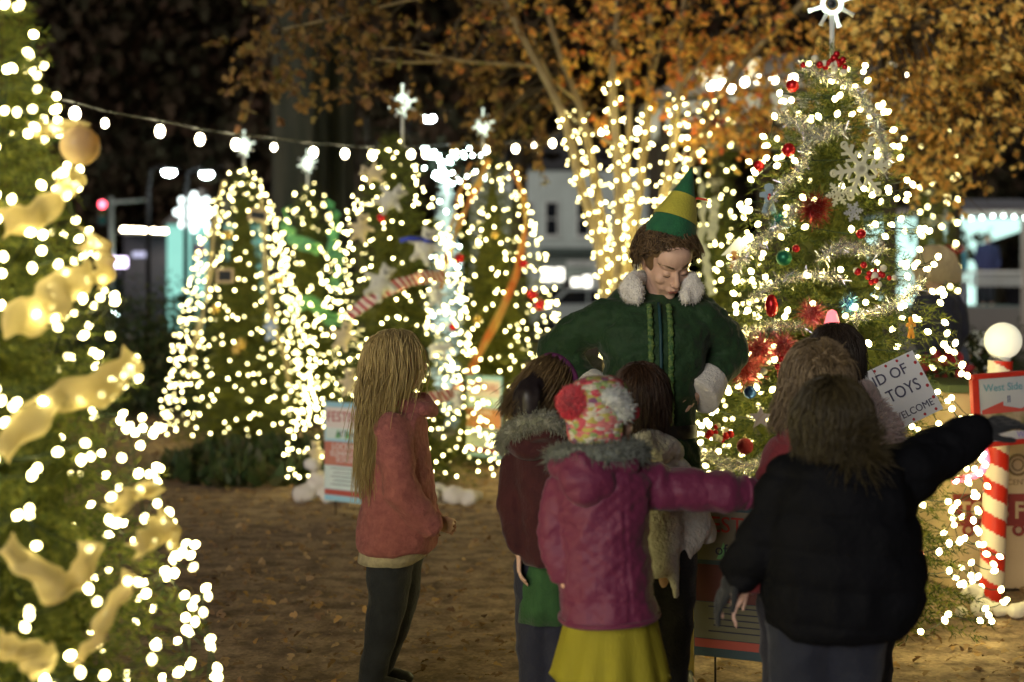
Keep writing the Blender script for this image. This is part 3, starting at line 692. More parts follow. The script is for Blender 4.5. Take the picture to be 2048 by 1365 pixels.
def left_street():
    d = 52; k = FPX/d
    X = lambda px: (px-CX)/k; Z = lambda py: CH+(590-py)/k
    t = thing('gabled_house', (X(395), d, 0), label='teal lit gabled building behind the white snowflake decoration', cat='building')
    w = MB(); w.addm(box((X(405), d+3, Z(440)/2), (2.6, 6, Z(440)))); obj('wall', w, mat('teal_lit_wall', (.35, .62, .56), .8, col2=(.3, .55, .5), nscale=2, emit=(.35, 1, .85), estr=.22), t, smooth=False)  # teal light on the wall is put into its colour and emission
    r = MB(); r.addm(prism([(X(330), Z(450)), (X(470), Z(450)), (X(470), Z(330)), (X(455), Z(330))], d-.4, d+6.3)); obj('roof', r, mat('roof_pale', (.2, .2, .2), .8), t, smooth=False)
    bb = MB(); bb.addm(tube([(X(385), d-.5, Z(415)), (X(455), d-.5, Z(335))], .08, 6)); obj('barge_board', bb, M['white_paint'], t, smooth=False)
    window_m = M['lit_window']; f = MB(); f.addm(box((X(398), d-.05, Z(505)), (.5, .1, .6))); obj('window', f, mat('mauve', (.3, .2, .3), .5), t, smooth=False)
    # canopy with a row of warm lights
    t = thing('cafe', (X(290), d+2, 0), label='dark shop front under a flat canopy edged with warm lights, at the far left', cat='building')
    w = MB(); w.addm(box((X(290), d+5, Z(463)/2), (3.2, 4, Z(463)))); obj('wall', w, mat('dark_wall', (.05, .045, .06), .8), t, smooth=False)
    r = MB(); r.addm(box((X(290), d+3.4, Z(461)), (3.0, 3.2, .1))); obj('canopy', r, M['dark_metal'], t, smooth=False)
    for px, py, a, b, c in ((312, 500, .55, .5, (.25, .2, .5)), (335, 525, .6, .16, (1, .6, .3)), (236, 505, .5, .2, (.5, .5, .7))):
        f = MB(); f.addm(box((X(px), d+2.93, Z(py)), (a, .05, b))); obj('window', f, glow('shop_pane', c, .55), t, smooth=False)
    light_string([np.array((X(px), d+1.6, Z(455+(px-220)*.045))) for px in np.linspace(222, 360, 22)], 'row of warm lights along the canopy edge at the far left', key='row', m=M['bulb_big'], s=4.2)
    t = thing('lit_sign', (X(237), d, 0), label='small glowing violet white sign on a post, right of the close blurred tree', cat='sign')
    s = MB(); s.addm(box((X(237), d, Z(525)), (.62, .12, .36))); obj('sign_box', s, glow('violet', (.8, .65, 1), 2.6), t, smooth=False, bevel=.03)
    p = MB(); p.addm(tube([(X(237), d+.05, 0), (X(237), d+.05, Z(535))], .05, 8)); obj('post', p, M['dark_metal'], t)
    t = thing('traffic_light', (X(222), d, 0), label='traffic light showing red on a horizontal arm, right of the close blurred tree', cat='traffic light')
    p = MB(); p.addm(tube([(X(222), d+.1, 0), (X(222), d+.1, Z(395))], .08, 8)); p.addm(tube([(X(180), d+.1, Z(412)), (X(222), d+.1, Z(405)), (X(290), d+.1, Z(400))], .05, 8)); obj('pole', p, mat('galvanised', (.5, .58, .56), .5), t)
    p = MB(); p.addm(box((X(207), d-.05, Z(425)), (.34, .2, .95))); obj('housing', p, M['dark_metal'], t, smooth=False, bevel=.03)
    for py, c, s in ((410, (1, .08, .12), 5), (425, (.05, .04, 0), .3), (441, (0, .05, .04), .3)):
        q = MB(); q.addm(ell((X(207), d-.16, Z(py)), (.13, .05, .13))); obj('lens', q, glow('lens', c, s), t)
    # snowflake decoration on a lamp post
    d2 = 30; c = P(388, 425, d2); t = thing('snowflake_decoration', (c[0], d2, 0), label='big glowing white snowflake on a post at the left, in front of the teal lit building', cat='decoration')
    p = MB(); p.addm(tube([(c[0]-.02, d2+.06, 0), (c[0]-.02, d2+.06, c[2])], .04, 8)); obj('post', p, M['dark_metal'], t)
    s = MB()
    for a in range(8):
        e = np.array((math.cos(a*PI/4), 0, math.sin(a*PI/4))); f = np.array((-e[2], 0, e[0]))
        s.addm(tube([c, c+e*.4], .035, 6)); s.addm(ell(c+e*.36, .075, nu=8, nv=5))
        for q in (-1, 1): s.addm(tube([c+e*.2, c+e*.3+f*q*.12], .022, 5))
    obj('snowflake', s, glow('snowflake_glow', (.85, 1, .97), 1.6), t)
left_street()

def tent():
    d = 32; k = FPX/d; X = lambda px: (px-CX)/k; Z = lambda py: CH+(590-py)/k
    x0, x1 = X(1785), X(2045)+.9
    t = thing('lit_pavilion', (X(1920), d, 0), label='bright white tent pavilion with people inside, at the right behind the trees', cat='tent')
    fl = MB(); fl.addm(box(((x0+x1)/2, d+3, .6), (x1-x0, 6, 1.2))); obj('platform', fl, mat('platform', (.2, .19, .18), .8), t, smooth=False)
    cv = mat('glowing_canvas', (.62, .78, .72), .8, emit=(.65, 1, .9), estr=.42)  # emission stands for the tent lights shining on the canvas
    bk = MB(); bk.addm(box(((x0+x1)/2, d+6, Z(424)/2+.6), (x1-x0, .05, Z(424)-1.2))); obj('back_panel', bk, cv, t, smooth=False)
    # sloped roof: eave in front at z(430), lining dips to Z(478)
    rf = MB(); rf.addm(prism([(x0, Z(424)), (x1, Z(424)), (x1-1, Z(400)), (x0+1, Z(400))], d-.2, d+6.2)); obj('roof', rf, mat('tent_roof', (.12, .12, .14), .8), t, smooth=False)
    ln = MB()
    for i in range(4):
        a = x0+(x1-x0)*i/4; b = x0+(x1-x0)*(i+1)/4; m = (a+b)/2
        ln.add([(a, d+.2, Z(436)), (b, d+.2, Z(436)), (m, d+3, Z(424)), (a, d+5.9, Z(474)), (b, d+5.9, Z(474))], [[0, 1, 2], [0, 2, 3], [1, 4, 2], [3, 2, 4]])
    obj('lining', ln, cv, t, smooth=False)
    ga = MB(); ga.addm(box(((x0+x1)/2, d-.22, Z(427)), (x1-x0, .06, .12))); obj('gutter', ga, mat('beam', (.42, .38, .34), .6), t, smooth=False)
    for px in (1786, 2044):
        p = MB(); p.addm(box((X(px), d-.1, Z(430)/2), (.11, .11, Z(430)))); obj('post', p, mat('post_wood', (.42, .36, .32), .6), t, smooth=False, bevel=.01)
    rl = MB(); rl.addm(box(((x0+x1)/2, d-.12, Z(545)), (x1-x0, .06, .07)))
    for x in np.arange(x0+.1, x1, .13): rl.addm(box((x, d-.12, (Z(545)+Z(572))/2-.04), (.07, .03, Z(545)-Z(572)-.05)))
    obj('railing', rl, M['white_paint'], t, smooth=False)
    light_string([np.array((x, d-.3, Z(436)-.03*math.sin(i))) for i, x in enumerate(np.linspace(x0+1.2, x1, 12))], 'small lights along the front edge of the tent pavilion', key='cool', m=M['bulb_cool'], s=1.0)
    cols = [(.02, .03, .06), (.5, .55, .5), (.3, .22, .15), (.03, .03, .09), (.1, .3, .4), (.05, .05, .05)]
    labs = ['person in a dark hat and coat inside the tent', 'person in a pale coat inside the tent, left of centre', 'person in a brown coat inside the tent', 'person in a navy coat inside the tent, near the right post', 'person in a teal top inside the tent', 'person in black at the tent opening beside the lit tree']
    for i, (px, h) in enumerate(((1942, 1.7), (1957, 1.75), (1982, 1.7), (2022, 1.66), (1968, 1.55), (1822, 1.68))):
        x = X(px); y = d+1.6+.5*(i % 3); z = 1.2; pt = thing('person', (x, y, z), label=labs[i], cat='person', group='people inside the tent')
        s = h/1.7; J = lambda a, b, c: (x+a*s, y+b*s, z+c*s)
        body = chain([J(0, 0, 1.45), J(0, 0, 1.2), J(0, 0, .85)], [.06, .14, .14], 10)+[ell(J(0, -.01, 1.6), (.08, .1, .12))]
        for q in (-1, 1): body += chain([J(q*.09, 0, .85), J(q*.1, 0, .45), J(q*.1, 0, .06)], [.09, .065, .05], 8)+chain([J(q*.2, 0, 1.38), J(q*.25, 0, 1.1), J(q*.22, -.1, .88)], [.06, .05, .035], 8)
        obj('body', blob(body, .025, 3), M['skin'], pt)
        ct = chain([J(0, 0, 1.4), J(0, 0, 1.15), J(0, 0, .82)], [.15, .19, .2], 12)
        for q in (-1, 1): ct += chain([J(q*.2, 0, 1.38), J(q*.26, 0, 1.1), J(q*.23, -.1, .93)], [.085, .075, .06], 8)
        obj('coat', blob(ct, .03, 3), mat('far_coat', cols[i], .9), pt)
        tr = []
        for q in (-1, 1): tr += chain([J(q*.09, 0, .85), J(q*.1, 0, .45), J(q*.1, 0, .12)], [.11, .085, .07], 8)
        obj('trousers', blob(tr, .03, 3), mat('far_trousers', (.03, .03, .04), .9), pt)
        obj('hair', blob([ell(J(0, .02, 1.64), (.1, .11, .12))], .03, 1), mat('far_hair', ((.06, .04, .02), (.02, .02, .02), (.35, .25, .12))[i % 3], .8), pt)
tent()
def dark_hall():
    d = 48; k = FPX/d; X = lambda px: (px-CX)/k; Z = lambda py: CH+(590-py)/k
    t = thing('dark_hall', (X(1990), d, 0), label='large unlit building with a broad dark roof rising behind the tent', cat='building')
    w = MB(); w.addm(box((X(2000), d+5, Z(400)/2), (9, 9, Z(400)))); obj('wall', w, mat('hall_wall', (.06, .055, .07), .8), t, smooth=False)
    r = MB()
    for i in range(7): r.addm(box((X(2000), d+.2+i*.6, Z(400)+.2+i*.42), (9.8, .75, .09), rot('X', .5)))
    obj('roof', r, mat('hall_roof', (.05, .045, .065), .8, col2=(.07, .06, .08), nscale=2), t, smooth=False)
dark_hall()
def gazebo():
    d = 15.0; k = FPX/d; X = lambda px: (px-CX)/k; Z = lambda py: CH+(590-py)/k
    t = thing('bandstand', (X(1650), d+1.6, 0), label='white bandstand with a domed roof, behind the large decorated tree', cat='bandstand')
    cx, cy = X(1655), d+1.5; R = 1.75; N = 8
    A = [(cx+R*math.cos(a), cy+R*.9*math.sin(a)) for a in np.arange(N)*2*PI/N+PI/8]
    rings = []
    for f, z in ((1.12, Z(178)), (1.1, Z(165)), (.85, Z(120)), (.45, Z(85)), (.06, Z(60))): rings.append([(cx+(x-cx)*f, cy+(y-cy)*f, z) for x, y in A])
    r = MB(); r.addm(loft(rings)); obj('roof', r, mat('dome', (.5, .47, .42), .7, col2=(.42, .4, .36), nscale=3), t, smooth=False)
    f = MB()
    for i in range(N):
        (x0, y0), (x1, y1) = A[i], A[(i+1) % N]; L = math.dist((x0, y0), (x1, y1)); f.addm(box(((x0+x1)/2, (y0+y1)/2, Z(215)), (L, .08, .3), rot('Z', math.atan2(y1-y0, x1-x0))))
    obj('fascia', f, M['white_paint'], t, smooth=False)
    colm = mat('column_dark', (.05, .04, .03), .8)
    for (x, y) in A:
        c = MB(); c.addm(box((x, y, Z(215)/2), (.12, .12, Z(215)))); obj('column', c, colm, t, smooth=False, bevel=.01)
    p = MB(); p.addm(lathe([(1.9, .0), (1.9, .3)], 8, (cx, cy, 0))); obj('platform', p, mat('boards', (.2, .17, .14), .8), t, smooth=False)
    cl = mat('canvas_pale', (.62, .6, .54), .9, transl=.3)
    tri = [[(1388, 138), (1421, 133), (1407, 178)], [(1428, 135), (1470, 122), (1440, 170), (1424, 182)], [(1475, 126), (1520, 115), (1500, 165)], [(1760, 120), (1800, 128), (1775, 165)]]
    lb = ['small white triangular pennant furthest left beside the bandstand roof', 'long pale pennant second from the left at the bandstand roof', 'pale pennant against the middle of the bandstand roof', 'pale pennant right of the large tree top']
    for q, l in zip(tri, lb):
        mb = MB(); V = [P(a, b, 13.4)+np.array((0, .03*math.sin(a), 0)) for a, b in q]; n = len(V); V2 = [v+np.array((0, .006, 0)) for v in V]
        mb.add(V+V2, [list(range(n)), list(range(2*n-1, n-1, -1))]+[[i, n+i, n+(i+1) % n, (i+1) % n] for i in range(n)])
        obj('pennant', mb, cl, label=l, cat='bunting', group='pale pennants near the bandstand roof', smooth=False)
    one = [P(px, py, 13.2) for px, py in ((1424, 172), (1440, 170), (1452, 168), (1462, 176), (1490, 165), (1518, 160), (1548, 158), (1585, 158), (1750, 155), (1785, 156), (1812, 156), (1891, 165), (1900, 182))]
    light_string(one, 'scalloped row of bright lights along the bandstand eave', key='big', m=M['bulb_big'], s=2.3, jump=2.0)
    # garlanded columns
    for (px, dd, y0, lab) in ((1432, 14.0, 205, 'left'), (1878, 13.2, 225, 'right')):
        x = (px-CX)/FPX*dd; top = CH+(590-y0)/FPX*dd
        ct = thing('garland_post', (x, dd, 0), label='tall post wrapped in dark green garland, %s of the large decorated tree' % lab, cat='post')
        c = MB(); c.addm(tube([(x, dd, 0), (x, dd, top)], .045, 8)); obj('post', c, colm, ct)
        g = MB(); T = []
        for i in range(700):
            z = .1+(top-.1)*i/700; a = i*.9; wob = .05*math.sin(z*5); s = np.array(SPR[i % 5]); s = s.reshape(-1, 3)*.42
            s = s@rot('Y', -RNG.uniform(-.7, .7)).T@rot('Z', a).T+np.array((x+wob, dd, z)); T.append(s)
        V = np.concatenate(T); g.add(V, np.arange(len(V)).reshape(-1, 3)); obj('garland', g, M['needle'], ct, smooth=False)
        pos = [np.array((x+math.cos(i*1.1)*.17, dd+math.sin(i*1.1)*.17, 1.1+(top-1.1)*i/56)) for i in range(56)]
        light_string(pos, 'white lights winding up the garlanded post %s of the large decorated tree' % lab, s=1.0 if px > 1500 else .7)
gazebo()
# globe lights across the square
def globe_lights():
    pts = [(150, 228, 8.6), (210, 247, 9), (320, 263, 9.6), (400, 279, 10.2), (472, 289, 10.8), (548, 295, 11.5), (627, 305, 12.2), (690, 308, 13), (745, 311, 13.8), (822, 309, 14.4), (852, 308, 14.8), (909, 303, 15.4), (972, 300, 16), (1031, 298, 16.6), (1071, 294, 17), (1105, 287, 17.4), (1202, 263, 18), (1257, 245, 18.4), (1275, 262, 18.6), (1313, 226, 19), (1329, 214, 19.3), (1382, 228, 20)]
    pos = [P(a, b, c) for a, b, c in pts]; t = thing('globe_light_string', pos[0], label='long cable of round globe bulbs strung across the square above the trees', cat='string lights')
    w_ = MB(); q = smooth_path([p+np.array((0, 0, .075)) for p in [P(-400, 140, 6)]+pos+[P(1500, 180, 21)]], 120); w_.addm(tube(q, .006, 4)); obj('cable', w_, mat('cable', (.12, .13, .12), .6), t)
    mb = MB(); mb.addm(ell((0, 0, 0), (.038, .038, .05), nu=12, nv=7)); me = mb.mesh('bulb'); me.materials.append(M['bulb_big'])
    sk = MB(); sk.addm(tube([(0, 0, .04), (0, 0, .078)], .016, 8)); sm = sk.mesh('socket'); sm.materials.append(M['dark_metal'])
    for i, p in enumerate(pos):
        o = bpy.data.objects.new('bulb', me); COL.objects.link(o); o.parent = t; o.location = tuple(p-pos[0]); o.scale = (.85,)*3 if i not in (1, 5) else (.6,)*3
        s = bpy.data.objects.new('socket', sm); COL.objects.link(s); s.parent = o
globe_lights()

# ------------------------------------------------------------------ signs and boxes
def yard_sign(px, py_top, py_bot, d, wid, rz, label, lines, band, dim=1.0):
    D_ = lambda c: tuple(x*dim for x in c)  # a low dim puts shade into the board colour
    """corrugated yard sign: its centre at px; lines drawn in its own frame"""
    k = FPX/d; zt = CH-(py_top-590)/k; zb = CH-(py_bot-590)/k; H = zt-zb; c = ((px-CX)/k, d, 0)
    t = thing('yard_sign', c, rz, label=label, cat='sign', group='school signs in front of the trees')
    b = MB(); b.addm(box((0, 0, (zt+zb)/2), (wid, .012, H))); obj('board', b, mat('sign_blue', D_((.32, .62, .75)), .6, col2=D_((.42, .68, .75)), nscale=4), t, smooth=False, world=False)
    for x in (-wid*.3, wid*.3):
        s = MB(); s.addm(tube([(x, .012, 0), (x, .012, zb+H*.5)], .004, 6)); obj('stake', s, M['dark_metal'], t, world=False)
    Y = -.0085
    def panel(f0, f1, m, inset=.02, y=Y, name='panel'):
        p = MB(); p.addm(box((0, y, zb+H*(f0+f1)/2), (wid*(1-inset), .003, H*(f1-f0)))); return obj(name, p, m, t, smooth=False, world=False)
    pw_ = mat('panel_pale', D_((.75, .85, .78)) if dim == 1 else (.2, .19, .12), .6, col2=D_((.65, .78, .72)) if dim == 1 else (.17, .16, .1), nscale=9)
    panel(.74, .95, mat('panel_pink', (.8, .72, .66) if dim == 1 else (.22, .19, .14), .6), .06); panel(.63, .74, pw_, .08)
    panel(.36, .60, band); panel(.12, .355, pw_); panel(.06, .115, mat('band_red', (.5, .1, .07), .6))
    for (s, f, size, m, sx) in lines: lettering(s, size, m, t, (0, Y-.0035, zb+H*f), sx=sx)
    # small picture marks and rules
    g = MB()
    for i in range(5): g.addm(box((0, Y-.003, zb+H*(.33-.04*i)), (wid*(.7-.1*(i % 2)), .002, .004)))
    obj('fine_print', g, M['text_dark'], t, smooth=False, world=False)
    g = MB()
    for i in range(3):
        g.addm(prism([(x*.05+wid*(-.2+.2*i), zb+H*.64+z*.06) for x, z in ((-.5, 0), (.5, 0), (0, 1))], Y-.003, Y-.002))
    obj('tree_emblem', g, mat('emblem_green', (.2, .5, .2), .6), t, smooth=False, world=False)
    return t
red = mat('band_brick', (.55, .17, .12), .6, col2=(.6, .25, .17), nscale=5)
org = mat('band_orange', (.75, .42, .15), .6, col2=(.6, .22, .12), nscale=2)
yard_sign(697, 806, 1005, 9.4, .42, -.62, 'school sign with three white lines on a red band, left of the girl in pink',
          [('FESTIVAL', .85, .095, M['text_red'], .95), ('of Trees', .685, .055, M['text_dark'], 1), ('LOCKMAR', .55, .058, M['text_white'], 1)], red)
_s = [o for o in COL.objects if o.name.startswith('yard_sign')][-1]
k_ = FPX/9.4; zt_ = CH-(806-590)/k_; zb_ = CH-(1005-590)/k_; H_ = zt_-zb_
for s, f in (('ELEMENTARY', .48), ('SCHOOL', .42)): lettering(s, .05, M['text_white'], _s, (0, -.0125, zb_+H_*f))
yard_sign(969, 752, 915, 11.6, .42, -1.05+.25, 'narrow looking school sign with an orange band, right of the girl in the pink coat',
          [('FESTIVAL', .85, .095, M['text_red'], .95), ('of Trees', .685, .055, M['text_dark'], 1), ('SCHOOL', .55, .05, M['text_white'], 1)], org)
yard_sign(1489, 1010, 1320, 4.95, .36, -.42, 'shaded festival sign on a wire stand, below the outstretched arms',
          [('FESTIVAL', .86, .078, M['text_red'], 1), ('of TREES', .7, .055, M['text_dark'], 1)], mat('band_shaded', (.12, .035, .03), .6), dim=.14)  # shade from the children is put into the sign's colours

def misfit_sign():
    c = [P(1722, 752, 5.55), P(1828, 702, 5.6), P(1893, 812, 5.55), P(1772, 870, 5.5)]
    o = (c[0]+c[1]+c[2]+c[3])/4; ux = nrm(c[2]-c[3]); uz = nrm(c[0]-c[3]); uy = nrm(np.cross(uz, ux)); uz = np.cross(ux, uy)
    W, H, xc = .41, .255, -.087
    t = thing('handwritten_sign', o, label='tilted white handwritten sign with red dots, hanging on the large decorated tree', cat='sign')
    b = MB(); b.addm(box((xc, 0, 0), (W, .006, H))); obj('board', b, mat('poster', (.78, .8, .82), .7, col2=(.72, .74, .78), nscale=6), t, smooth=False, world=False)
    ink = mat('ink', (.08, .08, .14), .7)
    for s, z, size, sx in (('ISLAND OF', .075, .06, 1.0), ('MISFIT TOYS', .0, .068, .88), ('ALL TOYS WELCOME', -.085, .04, .95)):
        lettering(s, size, ink, t, (xc, -.006, z), sx=sx)
    g = MB()
    for i in range(8):
        for z in (-1, 1): g.addm(ell((xc-.18+i*.051, -.004, z*(H/2-.012)), (.006, .002, .006), nu=8, nv=4))
        if 0 < i < 5: g.addm(ell((xc+W/2-.014, -.004, -.12+i*.05), (.007, .002, .007), nu=8, nv=4))
    obj('red_dots', g, mat('dot_red', (.45, .03, .04), .6), t, world=False)
    t.rotation_euler = Matrix((ux, uy, uz)).transposed().to_euler()
misfit_sign()

def toy_box():
    d = 7.1; k = FPX/d; X = lambda px: (px-CX)/k; top = 1.0
    t = thing('donation_box', (X(1990), d, 0), .0, label='tan toy donation box with green rim and dark red lettering, behind the striped pole', cat='box')
    cb = mat('cardboard', (.62, .47, .3), .85, col2=(.55, .4, .25), nscale=4, bump=.15, bscale=30)
    x0 = X(1905)-t.location.x; x1 = x0+.85; xl = X(1866)-t.location.x
    bx = MB(); zz = top-.02
    V = [(x0, 0, 0), (x1, .02, 0), (x1, .8, 0), (xl, .55, 0)]; V = V+[(a, b, zz) for a, b, c in V]
    bx.add(V, [[3, 2, 1, 0], [4, 5, 6, 7], [0, 1, 5, 4], [1, 2, 6, 5], [2, 3, 7, 6], [3, 0, 4, 7]])
    obj('box_body', bx, cb, t, smooth=False, world=False, bevel=.004)
    gr = MB(); e = .03
    V = [(x0-e, -e, top-.02), (x1+e, .02-e, top-.02), (x1+e, .83, top-.02), (xl-e, .58, top-.02)]; V += [(a, b, top+.02) for a, b, c in V]
    gr.add(V, [[3, 2, 1, 0], [4, 5, 6, 7], [0, 1, 5, 4], [1, 2, 6, 5], [2, 3, 7, 6], [3, 0, 4, 7]])
    obj('rim', gr, mat('green_rim', (.08, .11, .05), .7), t, smooth=False, world=False, bevel=.006)
    mr = mat('maroon_print', (.22, .03, .03), .7)
    wz = CH-(1022-590)/k; g = MB(); ww = .49; wx = X(1912)-t.location.x
    g.addm(prism([(wx, wz-.075), (wx+ww, wz-.075), (wx+ww+.02, wz+.085), (wx-.02, wz+.085)], -.006, -.002)); lg = obj('wagon_emblem', g, mr, t, smooth=False, world=False)
    for i in range(4):
        a = wx+.06+i*.125; q = MB(); q.addm(tube([(a+math.cos(s)*.024, -.006, wz-.095+math.sin(s)*.024) for s in np.linspace(0, 2*PI, 15)], .008, 6)); obj('wheel', q, mr, lg, world=False)
    lettering('TOYS FOR', .115, mat('letter_tan', (.5, .37, .22), .7), t, (wx+ww/2, -.0075, wz), sx=.88, bold=.003)
    sm = MB(); cx = X(2035)-t.location.x; cz = CH-(930-590)/k; sm.addm(tube([(cx+math.cos(s)*.05, -.005, cz+math.sin(s)*.05) for s in np.linspace(0, 2*PI, 21)], .007, 6)); sm.addm(tube([(cx+math.cos(s)*.028, -.005, cz+math.sin(s)*.028) for s in np.linspace(0, 2*PI, 21)], .004, 6))
    obj('round_emblem', sm, mat('brown_print', (.2, .13, .07), .7), t, world=False)
    lettering('CENTER', .04, mat('brown_print2', (.22, .14, .08), .7), t, (cx+.02, -.005, CH-(965-590)/k))
    sl_ = MB(); sl_.addm(box((x0+.62, -.002, CH-(1105-590)/k), (.5, .006, .008))); obj('flap_seam', sl_, mat('seam', (.12, .08, .05), .8), t, smooth=False, world=False)
    # plants and fairy bits standing behind and on the box
    for (px, py, dd, c, lb, n, r) in ((1945, 716, 9.2, (.8, .85, .8), 'white flowering plant behind the donation box, left of the globe', 420, .17), (1885, 745, 8.6, (.45, .03, .05), 'red poinsettia plant behind the box, at the feet of the blonde woman', 130, .10)):
        p = P(px, py, dd); ft = thing('flowering_plant', (p[0], dd, 0), label=lb, cat='plant')
        pt = MB(); pt.addm(lathe([(.1, 0), (.14, .28), (.155, .3), (.13, .3)], 16, (p[0], dd, 0))); obj('pot', pt, mat('pot', (.15, .07, .04), .8), ft)
        lf = MB(); q = RNG.normal(size=(700, 3)); q /= np.linalg.norm(q, axis=1, keepdims=True); H = p[2]+r-.3
        C = np.array((p[0], dd, .3+H/2))+q*np.array((r*1.1, r, H/2))*(RNG.random((700, 1))**.4); leaf_mb(lf, C, q+np.array((0, 0, .5)), .06, shape=QLEAF); obj('foliage', lf, M['leaf_hedge'], ft)
        fl = MB(); q = RNG.normal(size=(n, 3)); q /= np.linalg.norm(q, axis=1, keepdims=True); C = np.array((p[0], dd, p[2]))+q*np.array((r*1.25, r, r*.9)); leaf_mb(fl, C, q+RNG.normal(size=(n, 3))*.5, .034 if n > 200 else .07); obj('flowers', fl, mat('petal', c, .7), ft)
toy_box()

def striped_pole():
    d = 6.85; k = FPX/d; a = P(1982, 1188, d); a[2] = -.0; b = P(2001, 722, d); r = .058
    t = thing('striped_pole', a, label='red and white spiral striped pole topped by a white globe', cat='pole')
    mb = MB(); n = 36; m = 150; rings = []; th = np.linspace(0, 2*PI, n, endpoint=False)
    D, u, v = frame(b-a)
    V = np.concatenate([a+(b-a)*(i/m)+r*(np.outer(np.cos(th), u)+np.outer(np.sin(th), v)) for i in range(m+1)])
    F = []; mi = []
    for i in range(m):
        for j in range(n):
            ph = (i/m*7.2*1.0 + (j+.5)/n) % 1.0; F.append([i*n+j, i*n+(j+1) % n, (i+1)*n+(j+1) % n, (i+1)*n+j]); mi.append(0 if ph < .5 else 1)
    F = np.array(F); mi = np.array(mi); mb.add(V, F[mi == 0], 0); mb.v[0] = V; mb.g.append((F[mi == 1], 1))
    obj('pole', mb, [mat('stripe_red', (.6, .03, .015), .35), mat('stripe_white', (.8, .7, .58), .4)], t)
    g = MB(); c = P(2006, 682, d); g.addm(ell(c, .088, nu=32, nv=20)); obj('globe', g, mat('milk_globe', (.82, .8, .7), .3, emit=(1, .95, .7), estr=.22), t)
    g = MB(); g.addm(tube([b+np.array((0, 0, .004)), c-np.array((0, 0, .07))], [.05, .04], 16)); obj('collar', g, M['white_paint'], t)
    # framed notice fixed to the pole
    o = P(2040, 815, 6.6); s = thing('framed_notice', o, .0, label='red framed notice with a winter picture, fixed to the striped pole', cat='sign')
    s.rotation_euler = (0, -.06, .22); W, H = .44, .30
    q = MB(); q.addm(box((0, 0, 0), (W, .012, H))); obj('board', q, mat('notice_white', (.34, .36, .46), .6), s, smooth=False, world=False)
    q = MB()
    for z in (-1, 1): q.addm(box((0, -.002, z*(H/2+.008)), (W+.04, .026, .024)))
    for x in (-1, 1): q.addm(box((x*(W/2+.01), -.0015, 0), (.034, .03, H-.008)))
    obj('frame', q, mat('frame_red', (.34, .02, .014), .5), s, smooth=False, world=False, bevel=.003)
    lettering('West Side Summer', .05, mat('teal_ink', (.1, .25, .35), .6), s, (0, -.009, .10), sx=.95)
    lettering('ll', .045, mat('navy_ink', (.08, .1, .2), .6), s, (-.06, -.009, .042))
    q = MB(); q.addm(prism([(-.2, 0), (-.09, .035), (-.09, .015), (0, -.005), (.1, .035), (.2, .02), (.2, -.02), (-.2, -.02)], -.009, -.0075)); obj('red_roof_drawing', q, mat('roof_red', (.35, .05, .05), .6), s, smooth=False, world=False)
    q = MB(); q.addm(box((0, -.008, -.06), (W*.94, .003, .085))); obj('picture', q, mat('picture', (.1, .1, .04), .6, col2=(.3, .24, .2), nscale=14), s, smooth=False, world=False)
    lettering('Welcome', .04, mat('violet_ink', (.25, .2, .5), .6), s, (.05, -.009, -.125))
    # glowing candy cane tube
    pts = [P(px, py, 6.5) for px, py in ((1962, 886), (1970, 905), (1974, 925), (1962, 946), (1938, 956), (1905, 962))]; ct = thing('rope_light', pts[-1], label='curved pink rope light glowing beside the striped pole', cat='string lights')
    q = MB(); q.addm(tube(smooth_path(pts, 30), .016, 10)); obj('tube', q, mat('pink_tube', (.8, .1, .15), .3, emit=(1, .08, .12), estr=1.3), ct)
    for px, py in ((1967, 908), (1971, 930), (1959, 947), (1937, 957), (1912, 962)):
        q = MB(); q.addm(ell(P(px, py, 6.485), .013, nu=8, nv=5)); obj('bulb', q, glow('pink_white', (1, .8, .7), 14), ct)
striped_pole()

def cotton(spots, d, label, seed):
    pr = []; r = np.random.default_rng(seed)
    for (px, py, rr) in spots:
        c = P(px, py, d+r.normal()*.05); q = rr/FPX*d; c[2] = max(c[2], q*.6); pr.append(ell(c, (q, q*.8, q*.75)))
    me = blob(pr, .012, 2); wrinkle(me, .02, 14, seed=seed, ridged=False); obj('fake_snow', me, M['cotton'], label=label, cat='fake snow', group='fake snow batting at the tree bases')
cotton([(610, 990, 26), (640, 960, 26), (660, 1005, 22), (625, 930, 18), (680, 1008, 16)], 10.1, 'fluffy fake snow at the foot of the tree, left of the school sign', 1)
cotton([(880, 985, 24), (905, 990, 26), (935, 995, 22), (860, 990, 20), (885, 1015, 12), (952, 992, 14)], 9.9, 'fluffy fake snow on the ground right of the girl in the pink coat', 2)
cotton([(1945, 1190, 24), (1965, 1215, 22), (2000, 1232, 18), (2035, 1222, 20), (2060, 1215, 20), (1925, 1240, 14), (1950, 1180, 18)], 6.5, 'crumpled fake snow around the base of the striped pole', 3)
def bench(px, py, d, label):
    p = P(px, py, d); t = thing('park_bench', (p[0], d, 0), label=label, cat='bench', group='slatted benches under the tent railing'); wd = mat('bench_wood', (.3, .2, .1), .7, col2=(.22, .14, .07), nscale=6)
    for nm, zs, y in (('seat', (.45,), 0), ('backrest', (.6, .72, .84, .96), .25)):
        q = MB()
        for z in zs:
            if nm == 'seat':
                for i in range(4): q.addm(box((0, -.18+i*.11, z), (.62, .09, .03)))
            else: q.addm(box((0, y, z), (.62, .03, .09)))
        obj(nm, q, wd, t, smooth=False, world=False, bevel=.005)
    for x in (-.28, .28):
        for y in (-.18, .22): q = MB(); q.addm(tube([(x, y, 0), (x, y, .45 if y < 0 else 1.0)], .022, 6)); obj('leg', q, M['dark_metal'], t, world=False)
bench(1958, 600, 11.5, 'brown slatted bench behind the white flowers')

